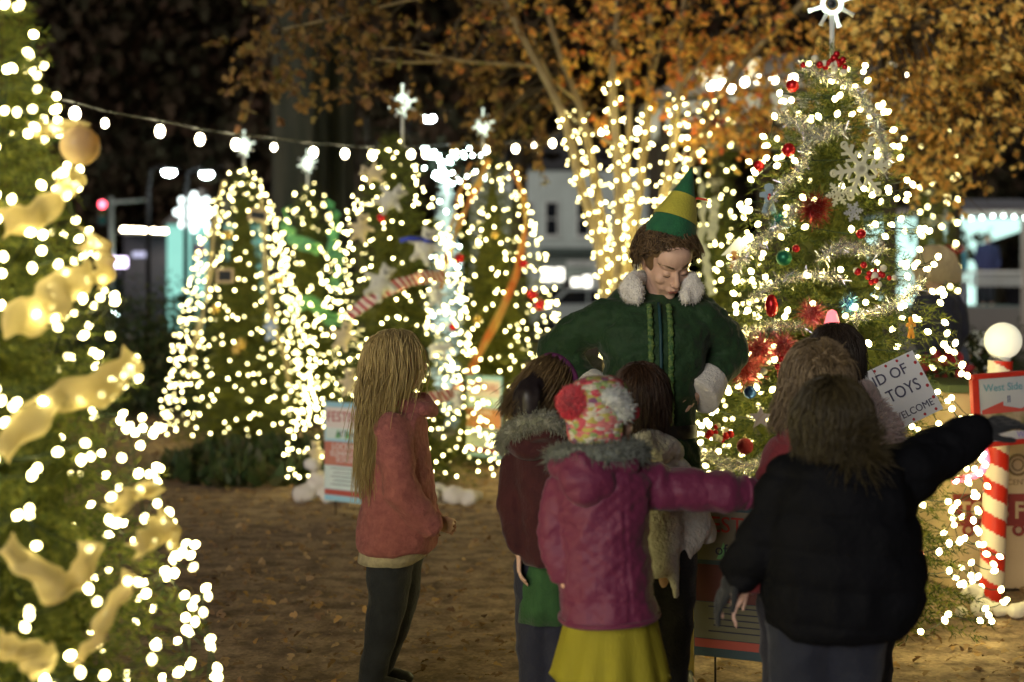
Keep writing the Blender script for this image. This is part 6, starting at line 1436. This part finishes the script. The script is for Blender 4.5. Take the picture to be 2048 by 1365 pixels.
for px, py, r, c, l in ((762, 436, 9, 'red', 'small red bauble in the middle of the plush ornament tree'), (918, 518, 10, 'red', 'red bauble between the two orange ribbons'), (1046, 528, 9, 'red', 'red bauble at the right edge of the ribbon tree, by the storefront'),
                        (1065, 590, 11, 'red', 'red bauble on the ribbon tree next to the white car'), (905, 655, 8, 'red', 'red bauble low on the ribbon tree, left of the tall ribbon'), (1080, 610, 11, 'red', 'rightmost red bauble of the ribbon tree, by the shoulder of the man'),
                        (990, 470, 8, 'gold', 'gold bauble in the middle of the ribbon tree'), (955, 640, 9, 'gold', 'gold bauble low on the ribbon tree')):
    bauble('D' if px > 860 else 'C', px, py, r, c, l, GC)
for px, py, r, c, l in ((455, 470, 9, 'gold', 'gold bauble above the left chalkboard'), (560, 560, 9, 'gold', 'gold bauble right of the left chalkboard'), (480, 690, 12, 'gold', 'gold bauble low on the chalkboard tree'), (430, 620, 9, 'gold', 'gold bauble under the left chalkboard')):
    bauble('A', px, py, r, c, l, 'gold baubles on the chalkboard tree')
# big pale glass ball on the near tree
p = surf('L', 160, 292, .0); t = thing('bauble', p, label='very large pale gold ball at the right edge of the close blurred tree', cat='bauble'); m = MB(); m.addm(ell((0, 0, 0), .047, nu=28, nv=16)); obj('ball', m, mat('pale_ball', (.8, .62, .38), .3, transl=.4), t, world=False)

def snowflake(k, px, py, r, label, m, thick=.012):
    p = surf(k, px, py, .05); R = r/FPX*p[1]; mb = MB()
    for a in range(6):
        A = rot('Y', a*PI/3+.2); mb.addm(xf(box((0, 0, R*.5), (R*.13, thick, R)), A, (0, 0, 0)))
        for z, l in ((.38, .3), (.66, .3)):
            for q in (-1, 1): mb.addm(xf(xf(box((0, 0, R*l*.5), (R*.10, thick*.8, R*l)), rot('Y', q*1.0), (0, .0, R*z)), A))
        mb.addm(xf(tube([(math.cos(s)*R*.1, 0, R*1.0+math.sin(s)*R*.1) for s in np.linspace(0, 2*PI, 11)], R*.045, 5), A))
    mb.addm(xf(tube([(math.cos(s)*R*.2, 0, math.sin(s)*R*.2) for s in np.linspace(0, 2*PI, 17)], R*.07, 6)))
    o = obj('snowflake', mb, m, None, smooth=False, label=label, cat='ornament', group='snowflake ornaments'); o.location = tuple(p); o.rotation_euler = (.08, .15, .25)
SFM = mat('snowflake_wood', (.8, .8, .62), .5, col2=(.7, .7, .5), nscale=30)
snowflake('E', 1722, 338, 60, 'big cut out cream snowflake on the right side of the large tree', SFM, .014)
snowflake('E', 1676, 388, 24, 'small cream snowflake just below left of the big snowflake', SFM)
snowflake('E', 1707, 424, 19, 'smallest greyish snowflake below the other two', mat('snowflake_grey', (.5, .52, .55), .5))

def figure_cut(k, px, py, h, label, m, m2, name='gingerbread_ornament', w=1.0):
    p = surf(k, px, py, .03); s = h/FPX*p[1]
    out = [(0, .5), (.13, .46), (.16, .34), (.1, .24), (.3, .2), (.31, .06), (.14, .04), (.14, -.1), (.24, -.44), (.08, -.5), (0, -.22), (-.08, -.5), (-.24, -.44), (-.14, -.1), (-.14, .04), (-.31, .06), (-.3, .2), (-.1, .24), (-.16, .34), (-.13, .46)]
    t = thing(name, p, label=label, cat='ornament'); mb = MB(); mb.addm(prism([(x*s*w, z*s) for x, z in out], -.006, .006)); obj('body', mb, m, t, smooth=False, world=False, bevel=.002)
    mb = MB(); mb.addm(ell((0, -.008, .05*s), (.07*s, .004, .12*s), nu=10, nv=6)); obj('heart', mb, m2, t, world=False)
figure_cut('E', 1538, 398, 62, 'pale blue gingerbread figure with a red heart on the left of the large tree', mat('gb_blue', (.3, .42, .52), .6), OM['red'])
figure_cut('E', 1468, 520, 36, 'brown gingerbread figure at the left edge of the large tree, beside the white card', mat('gb_brown', (.5, .25, .08), .7), OM['red'])
figure_cut('E', 1822, 656, 44, 'orange figure ornament at the right edge of the large tree, before the navy jacket', mat('gb_orange', (.8, .35, .04), .6), OM['gold'], w=.7)
figure_cut('A', 541, 660, 44, 'blue and white figure ornament low on the chalkboard tree', mat('gb_blue2', (.3, .4, .65), .6), OM['cream'])
def star(k, px, py, r, label, m):
    p = surf(k, px, py, .03); R = r/FPX*p[1]; mb = MB(); mb.addm(prism([(math.sin(a*PI/5)*R*(1 if a % 2 == 0 else .45), math.cos(a*PI/5)*R*(1 if a % 2 == 0 else .45)) for a in range(10)], -.008, .008))
    o = obj('star_ornament', mb, m, None, smooth=False, bevel=.002, label=label, cat='ornament'); o.location = tuple(p)
star('E', 1521, 836, 24, 'dull purple grey star on the large tree, below the blue bauble', mat('star_mauve', (.3, .26, .38), .5))
star('A', 472, 700, 13, 'gold star low on the chalkboard tree', OM['gold'])
# white card, lit bell
p = surf('E', 1470, 494, .02); mb = MB(); a = [P(x, y, p[1]) for x, y in ((1442, 512), (1478, 474), (1497, 484), (1482, 506))]; mb.add(a+[v+np.array((0, .008, 0)) for v in a], [[0, 1, 2, 3], [7, 6, 5, 4], [0, 4, 5, 1], [1, 5, 6, 2], [2, 6, 7, 3], [3, 7, 4, 0]])
obj('white_card', mb, mat('card', (.85, .9, .88), .5), label='plain white card tucked in the left edge of the large tree', cat='ornament', smooth=False)
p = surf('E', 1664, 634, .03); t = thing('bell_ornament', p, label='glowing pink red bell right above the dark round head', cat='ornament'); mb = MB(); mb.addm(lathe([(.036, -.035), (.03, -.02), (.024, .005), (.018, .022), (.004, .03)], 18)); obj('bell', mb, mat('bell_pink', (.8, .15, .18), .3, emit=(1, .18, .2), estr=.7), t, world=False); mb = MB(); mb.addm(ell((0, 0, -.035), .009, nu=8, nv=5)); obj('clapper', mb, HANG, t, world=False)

def slivers(name, C, L, wid, m, n, spread, label, cat, group=None, seed=0, parent=None):
    """tinsel: thin metallic slivers standing off a path of points C"""
    r = np.random.default_rng(seed); i = r.random(n)*(len(C)-1); j = i.astype(int); f = (i-j)[:, None]; b = C[j]*(1-f)+C[np.minimum(j+1, len(C)-1)]*f+r.normal(size=(n, 3))*spread*.35
    dn = r.normal(size=(n, 3)); dn /= np.linalg.norm(dn, axis=1, keepdims=True); u = np.cross(dn, r.normal(size=(n, 3))); u /= np.linalg.norm(u, axis=1, keepdims=True); l = (L*r.uniform(.5, 1.1, n))[:, None]
    V = np.stack([b-u*wid, b+u*wid, b+dn*l+u*wid*.6, b+dn*l-u*wid*.6], 1).reshape(-1, 3); mb = MB(); mb.add(V, np.arange(4*n).reshape(n, 4))
    mb.addm(tube(C, .003, 4)); o = obj(name, mb, m, parent, smooth=False, kind=None, label=label, cat=cat, group=group); return o
TIN = mat('tinsel_silver', (.7, .68, .72), .25, metal=.9, island=[(.85, .85, .8), (.6, .55, .8), (.9, .85, .6), (.55, .75, .7)])
TINR = mat('tinsel_red', (.8, .1, .1), .25, metal=.6, island=[(.9, .1, .1), (.8, .3, .3), (.6, .02, .03), (.95, .45, .4)])
TINK = mat('tinsel_maroon', (.3, .02, .02), .3, metal=.6); TINB = mat('tinsel_blue', (.2, .45, .7), .25, metal=.8); TINT = mat('tinsel_teal', (.1, .5, .42), .25, metal=.7)
TP = [([(1720, 190), (1742, 225), (1760, 265), (1772, 310), (1762, 345)], 'silver tinsel garland curving down the right side, above the big snowflake', 1500, .045),
      ([(1560, 235), (1600, 245), (1640, 285), (1658, 250), (1690, 262)], 'silver tinsel garland across the upper part of the large tree', 1300, .05),
      ([(1612, 262), (1612, 300), (1600, 345), (1560, 372), (1530, 430)], 'silver tinsel hanging down the middle left of the large tree', 1000, .04),
      ([(1465, 540), (1500, 500), (1545, 462), (1580, 440), (1592, 410)], 'tinsel garland slanting up from the brown gingerbread figure', 1200, .045),
      ([(1640, 520), (1680, 490), (1720, 500), (1765, 500)], 'tinsel garland in the middle of the large tree above the berry cluster', 900, .045),
      ([(1405, 905), (1440, 925), (1490, 935), (1535, 925)], 'tinsel garland low on the large tree, just over the outstretched magenta arm', 1300, .045)]
TP += [([(1600, 130), (1640, 150), (1690, 165), (1720, 190)], 'short tinsel garland just under the ball cluster at the tree top', 700, .035), ([(1500, 600), (1560, 560), (1620, 545), (1690, 560)], 'tinsel garland level with the long red bauble', 900, .04), ([(1700, 640), (1760, 620), (1810, 600), (1850, 560)], 'tinsel garland rising to the right edge of the large tree', 800, .04), ([(1440, 700), (1480, 670), (1540, 650), (1610, 655)], 'tinsel garland just above the red mesh tinsel', 800, .04)]
for i, (pp, l, n, w_) in enumerate(TP):
    C = smooth_path([surf('E', a, b, .02) for a, b in pp], 16); slivers('tinsel_garland', C, w_, .0011, TIN, n, .02, l, 'tinsel', 'tinsel garlands on the large tree', i)
def tuft(px, py, r, m, label, n=700, seed=3, k='E'):
    p = surf(k, px, py, .02); q = r/FPX*p[1]; C = np.array([p+np.array((math.cos(a)*q*.35, 0, math.sin(a)*q*.35)) for a in np.linspace(0, 5.5, 6)]); slivers('tinsel_ornament', C, q, .0012, m, n, .015, label, 'tinsel', None, seed)
tuft(1632, 418, 34, TINK, 'dark red glitter flower on the large tree, left of the small snowflakes'); tuft(1700, 608, 20, TINB, 'blue sparkling tinsel ball above the round dark head', 300); tuft(1560, 440, 16, TINT, 'teal tinsel tuft under the blue gingerbread figure', 220)
tuft(1625, 628, 28, TINR, 'coppery red tinsel tuft left of the glowing bell', 500)
for i, (px, py, r) in enumerate(((1490, 738, 40), (1520, 700, 30), (1565, 695, 28))): tuft(px, py, r, TINR, ('bright red mesh tinsel right of the elbow of the man', 'upper tuft of the red mesh tinsel beside the man', 'red mesh tinsel tuft nearest the ash blonde head')[i], 800, i)
def berries(px, py, rx, ry, n, label, seed):
    p = surf('E', px, py, .03); r = np.random.default_rng(seed); t = thing('berry_cluster', p, label=label, cat='ornament', group='red and white berry clusters')
    for key, nn in (('red', n), ('cream', n//2)):
        for i in range(nn): q = np.array((r.normal()*rx*.45, -abs(r.normal())*4, r.normal()*ry*.45))/FPX*p[1]; m = MB(); m.addm(ell(q, r.uniform(5, 8)/FPX*p[1], nu=10, nv=6)); obj('berry', m, OM[key], t, world=False)
berries(1668, 130, 52, 22, 14, 'red and white ball cluster just under the top of the large tree', 1); berries(1745, 553, 40, 24, 12, 'red and white ball cluster at middle height, right of the tree centre', 2)
berries(1565, 735, 30, 18, 9, 'red and cream ball cluster beside the ash blonde head', 3); berries(1440, 868, 30, 18, 10, 'red berry cluster over the magenta sleeve', 4)

# ribbons: double sided strips with thickness and a gentle wave
def ribbon(k, pts, wpx, m, label, group=None, wave=.012, out=.03, curl=.0, n=46, name='ribbon', cross=None):
    Q = smooth_path([surf(k, a, b, out+(.0 if len(pts[0]) < 3 else 0)) for a, b in pts], n); T = np.gradient(Q, axis=0); T /= np.linalg.norm(T, axis=1, keepdims=True)
    b0 = TR[k][0]; N_ = Q-np.array((b0[0], b0[1], 0)); N_[:, 2] = 0; N_ /= np.linalg.norm(N_, axis=1, keepdims=True); B = np.cross(T, N_); B /= np.linalg.norm(B, axis=1, keepdims=True)+1e-9
    w_ = wpx/FPX*Q[:, 1]/2; V = []; K = 9
    for i in range(n):
        for j, u in enumerate(np.linspace(-1, 1, K)):
            f = u*w_[i]*(1-.12*math.sin(i*.5)); V.append(Q[i]+B[i]*f+N_[i]*(wave*math.sin(i*.55+u*1.1)+curl*(1-u*u)+.15*wave*math.sin(j*2+i*.3)))
    V = np.array(V)
    if k == 'L': V += np.array([noise.noise_vector(Vector(v)*11) for v in V])*.028
    a = (np.arange(n-1)[:, None]*K+np.arange(K-1)[None]).ravel(); mb = MB(); mb.add(V, np.stack([a, a+1, a+K+1, a+K], 1))
    o = obj(name, mb, m, label=label, cat='ribbon', group=group); s = o.modifiers.new('thickness', 'SOLIDIFY'); s.thickness = .0015; return o
GM = M['gold_mesh']; ORB = mat('ribbon_orange', (.7, .22, .05), .5, col2=(.85, .65, .2), nscale=7, transl=.35, stretch=(1, 1, .5)); CRB = mat('ribbon_cream', (.82, .82, .62), .6, col2=(.7, .72, .5), nscale=9, transl=.4)
for i, (pp, w_, l) in enumerate(([([(942, 325), (920, 380), (905, 440), (892, 520), (886, 570)], 12, 'thin orange ribbon down the left side of the ribbon tree'), ([(978, 318), (955, 370), (925, 430), (900, 500), (880, 580)], 14, 'orange and gold ribbon slanting left from the top of the ribbon tree'),
                  ([(1022, 342), (1046, 385), (1052, 450), (1036, 540), (1005, 620), (968, 690), (935, 750)], 16, 'longest orange and cream ribbon, sweeping from the right edge down past the school sign')])):
    ribbon('D', pp, w_, ORB, l, 'orange ribbons on the ribbon tree')
# striped ribbon round the plush tree
STR = bpy.data.materials.new('striped_ribbon'); STR.use_nodes = True; N = STR.node_tree.nodes; L = STR.node_tree.links
tc = N.new('ShaderNodeTexCoord'); wv = N.new('ShaderNodeTexWave'); wv.inputs['Scale'].default_value = 9; wv.inputs['Distortion'].default_value = .6; wv.bands_direction = 'DIAGONAL'; rp = N.new('ShaderNodeValToRGB'); rp.color_ramp.interpolation = 'CONSTANT'; rp.color_ramp.elements[0].color = (.4, .03, .04, 1); rp.color_ramp.elements[1].color = (.72, .62, .5, 1); rp.color_ramp.elements[1].position = .5
L.new(tc.outputs['Object'], wv.inputs[0]); L.new(wv.outputs['Fac'], rp.inputs[0]); L.new(rp.outputs[0], N['Principled BSDF'].inputs[0])
ribbon('C', [(698, 632), (740, 600), (790, 572), (840, 556), (888, 552)], 24, STR, 'red and cream striped ribbon curving round the plush ornament tree', 'striped ribbons', wave=.006)
ribbon('C', [(840, 802), (870, 795), (905, 788), (928, 770)], 24, STR, 'short red and cream striped ribbon behind the face of the girl in pink', 'striped ribbons', wave=.006)
for pp, l in (([(450, 360), (432, 420), (425, 500), (412, 600), (392, 680), (378, 760)], 'gold ribbon down the left side of the chalkboard tree'), ([(520, 380), (528, 450), (530, 540), (545, 640), (572, 720), (582, 790)], 'gold ribbon down the middle of the chalkboard tree')):
    ribbon('A', pp, 12, GM, l, 'gold ribbons on the chalkboard tree')
TEAL = mat('teal_mesh', (.25, .62, .42), .5, col2=(.35, .7, .25), nscale=5, transl=.5)
for pp, l in (([(652, 400), (672, 425), (676, 455), (660, 480)], 'upper loop of green mesh ribbon on the slim tree'), ([(655, 490), (680, 515), (680, 545), (665, 575)], 'middle loop of green mesh ribbon on the slim tree'), ([(575, 415), (568, 445), (585, 480), (640, 500)], 'teal mesh ribbon across the slim tree'), ([(575, 620), (620, 600), (660, 640), (690, 640)], 'lowest teal mesh ribbon, between the slim tree and the plush tree')):
    ribbon('B', pp, 26, TEAL, l, 'green and teal mesh ribbons', wave=.03)
for pp, w_, l in (([(1396, 335), (1404, 380), (1406, 440), (1400, 500)], 18, 'cream streamer right beside the tip of the green hat'), ([(1372, 300), (1352, 350), (1338, 400), (1318, 445)], 16, 'cream streamer slanting left behind the green hat'), ([(1428, 395), (1428, 440), (1422, 480)], 20, 'short wide cream streamer left of the garland post'), ([(1408, 490), (1414, 540), (1424, 590)], 16, 'lowest cream streamer, above the shoulder of the man')):
    ribbon('F', pp, w_, CRB, l, 'cream ribbon streamers')
for i, (pp, w_, l) in enumerate((([(0, 455), (60, 440), (100, 400), (150, 350)], 46, 'uppermost wide gold ribbon loop on the close tree'), ([(0, 655), (60, 640), (120, 590), (172, 545)], 66, 'wide gold ribbon loop at the middle left edge of the picture'),
                  ([(5, 905), (60, 850), (110, 800), (190, 775), (262, 728)], 62, 'longest gold ribbon sweeping across the middle of the close tree'), ([(0, 1080), (45, 1130), (105, 1185), (160, 1160), (178, 1090)], 48, 'scooped gold ribbon loop low on the close tree'),
                  ([(205, 1030), (250, 1000), (285, 968), (305, 990)], 40, 'gold ribbon bump at the right edge of the close tree, upper one of two'), ([(255, 1110), (290, 1060), (325, 1050), (342, 1090)], 44, 'gold ribbon bump at the right edge of the close tree, lower one of two'),
                  ([(150, 1340), (185, 1270), (225, 1205), (262, 1150)], 26, 'narrow gold ribbon near the foot of the close tree'), ([(0, 1270), (50, 1290), (90, 1340)], 56, 'gold ribbon in the lower left corner'), ([(150, 470), (195, 490), (215, 540), (190, 570)], 34, 'gold ribbon curl at the right edge of the close tree, below the pale ball'),
                  ([(60, 250), (110, 262), (150, 240)], 30, 'small gold ribbon loop left of the pale ball'))):
    ribbon('L', pp, w_*1.05, GM, l, 'wide gold ribbons on the close tree', wave=.006, curl=.03, out=-.02)

# plush ornaments
PW = mat('plush_white', (.72, .72, .62), .95, col2=(.6, .6, .5), nscale=20, bump=.6, bscale=60, sheen=.4); PC = mat('plush_cream', (.7, .6, .36), .95, col2=(.6, .5, .3), nscale=20, bump=.6, bscale=60, sheen=.4)
def plush(k, px, py, r, label, m=PW, ang=0, four=False, scarf=None):
    p = surf(k, px, py, .05); s = r/FPX*p[1]; A = rot('Y', ang); T = lambda x, y, z: p+A@(np.array((x, y, z))*s)
    if four: pr = [ell(T(0, 0, .1), (s*.75, s*.36, s*.38), A), ell(T(.85, 0, .3), (s*.32, s*.28, s*.28), A)]+[cap(T(x, y, 0), T(x, y, -.65), s*.16, s*.15, 8) for x in (-.5, .5) for y in (-.18, .18)]+[ell(T(1.1, 0, .22), (s*.14,)*3), ell(T(.78, .15, .56), (s*.1,)*3), ell(T(.78, -.15, .56), (s*.1,)*3)]
    else: pr = [ell(T(0, 0, -.2), (s*.5, s*.4, s*.55), A), ell(T(0, -.05, .6), (s*.38, s*.34, s*.34), A), ell(T(-.3, 0, .9), (s*.14,)*3), ell(T(.3, 0, .9), (s*.14,)*3), cap(T(-.4, 0, .1), T(-.85, -.1, .0), s*.17, s*.15, 8), cap(T(.4, 0, .1), T(.85, -.1, .0), s*.17, s*.15, 8), cap(T(-.25, -.1, -.6), T(-.4, -.3, -.85), s*.2, s*.18, 8), cap(T(.25, -.1, -.6), T(.4, -.3, -.85), s*.2, s*.18, 8)]
    t = thing('plush_toy', p, label=label, cat='plush toy', group='white plush toys hung on the trees'); me = blob(pr, max(.006, s*.09), 2); obj('body', me, m, t)
    mb = MB()
    for q in (-.12, .12): mb.addm(ell(T(q if not four else .98, -.38 if not four else q, .66 if not four else .36), s*.05, nu=8, nv=5))
    mb2 = MB(); mb2.addm(ell(T(0, -.4, .56) if not four else T(1.24, 0, .24), s*.07, nu=8, nv=5)); obj('nose', mb2, M['shoe'], t); obj('eyes', mb, M['shoe'], t)
    if scarf: mb = MB(); mb.addm(tube([T(-.3, -.2, .3), T(0, -.42, .25), T(.3, -.2, .3)], s*.1, 8)); mb.addm(tube([T(-.2, -.35, .3), T(-.9, -.4, .1), T(-1.3, -.4, -.15)], s*.12, 8)); obj('scarf', mb, scarf, t)
plush('C', 782, 398, 34, 'white plush bear in the upper middle of the tree, head to the left', ang=.9); plush('C', 745, 347, 26, 'pale long plush toy on the upper left of the tree', PC, ang=-1.3); plush('C', 850, 492, 38, 'big white plush bear with a blue scarf at the right of the tree', ang=.3, scarf=mat('scarf_blue', (.05, .08, .55), .8))
plush('C', 722, 456, 30, 'cream plush toy at the left edge of the tree', PC, ang=.2); plush('C', 762, 565, 38, 'wide cream plush toy in the middle of the tree, over the striped ribbon', PW, ang=.5); plush('C', 688, 672, 30, 'cream plush toy left of the blonde head', PC, ang=.3)
plush('C', 872, 590, 24, 'small white plush toy under the end of the striped ribbon'); plush('C', 876, 700, 26, 'white plush polar bear standing on four legs, right of the blonde head', four=True); plush('C', 915, 800, 20, 'small white plush toy near the second school sign'); plush('C', 700, 765, 28, 'white plush toy just above the left school sign', PC); plush('C', 632, 905, 24, 'cream plush toy on the lowest branches, left of the school sign', PC)
# chalkboards
def chalkboard(px, py, w_, h, ang, label):
    p = surf('A', px, py, .04); k = FPX/p[1]; t = thing('chalkboard', p, label=label, cat='ornament', group='little chalkboards'); t.rotation_euler = (0, ang, 0); W, H = w_/k, h/k; m = MB(); m.addm(box((0, 0, 0), (W, .01, H))); obj('slate', m, mat('slate_board', (.03, .035, .04), .8), t, smooth=False, world=False)
    m = MB(); f = .022
    for s in (-1, 1): m.addm(box((0, -.003, s*(H/2+f/2)), (W+2*f, .022, f))); m.addm(box((s*(W/2+f/2), -.002, 0), (f, .02, H-.001)))
    obj('frame', m, mat('pine_frame', (.6, .45, .25), .6), t, smooth=False, world=False)
chalkboard(516, 431, 30, 14, .15, 'upper small chalkboard in a pine frame'); chalkboard(450, 552, 26, 20, 0, 'lower small chalkboard in a pine frame, on the left side')
# bows on the garland posts
def bow(px, py, d, s, m, label):
    c = P(px, py, d); t = thing('bow', c, label=label, cat='bow', group='bows on the garlanded posts'); q = s/FPX*d
    for k in (-1, 1):
        a = np.linspace(0, 2*PI, 13); mb = MB(); mb.addm(tube([(k*(q*.55-q*.5*math.cos(x)), -.01*math.sin(x), q*.3*math.sin(x)+.1*q) for x in a], q*.17, 8, False, flat=.4)); obj('loop', mb, m, t, world=False)
        mb = MB(); mb.addm(tube([(0, -.01, 0), (k*q*.25, -.02, -q*.6), (k*q*.35, 0, -q*1.3)], [q*.1, q*.16, q*.18], 8, flat=.3)); obj('tail', mb, m, t, world=False)
    mb = MB(); mb.addm(ell((0, -.015, .05*q), q*.16)); obj('knot', mb, m, t, world=False)
RB = mat('bow_red', (.5, .03, .03), .6); CB = mat('bow_cream', (.75, .74, .55), .6, transl=.2)
for px, py, d, s, m, l in ((1866, 290, 12.9, 16, CB, 'uppermost cream bow on the right garlanded post'), (1886, 322, 12.9, 15, CB, 'second cream bow from the top on the right garlanded post'), (1862, 385, 12.9, 15, CB, 'cream bow at mid height on the right garlanded post'),
                           (1888, 440, 12.9, 17, CB, 'cream bow right side, just above the blonde head'), (1860, 445, 12.9, 15, CB, 'cream bow left side, just above the blonde head'), (1906, 500, 12.9, 20, RB, 'red bow on the right garlanded post beside the blonde hair'),
                           (1430, 245, 13.7, 16, RB, 'red bow high on the left garlanded post'), (1428, 292, 13.7, 18, CB, 'white bow under the red one on the left garlanded post'), (1430, 365, 13.7, 14, CB, 'cream bow lower on the left garlanded post')):
    bow(px, py, d, s, m, l)
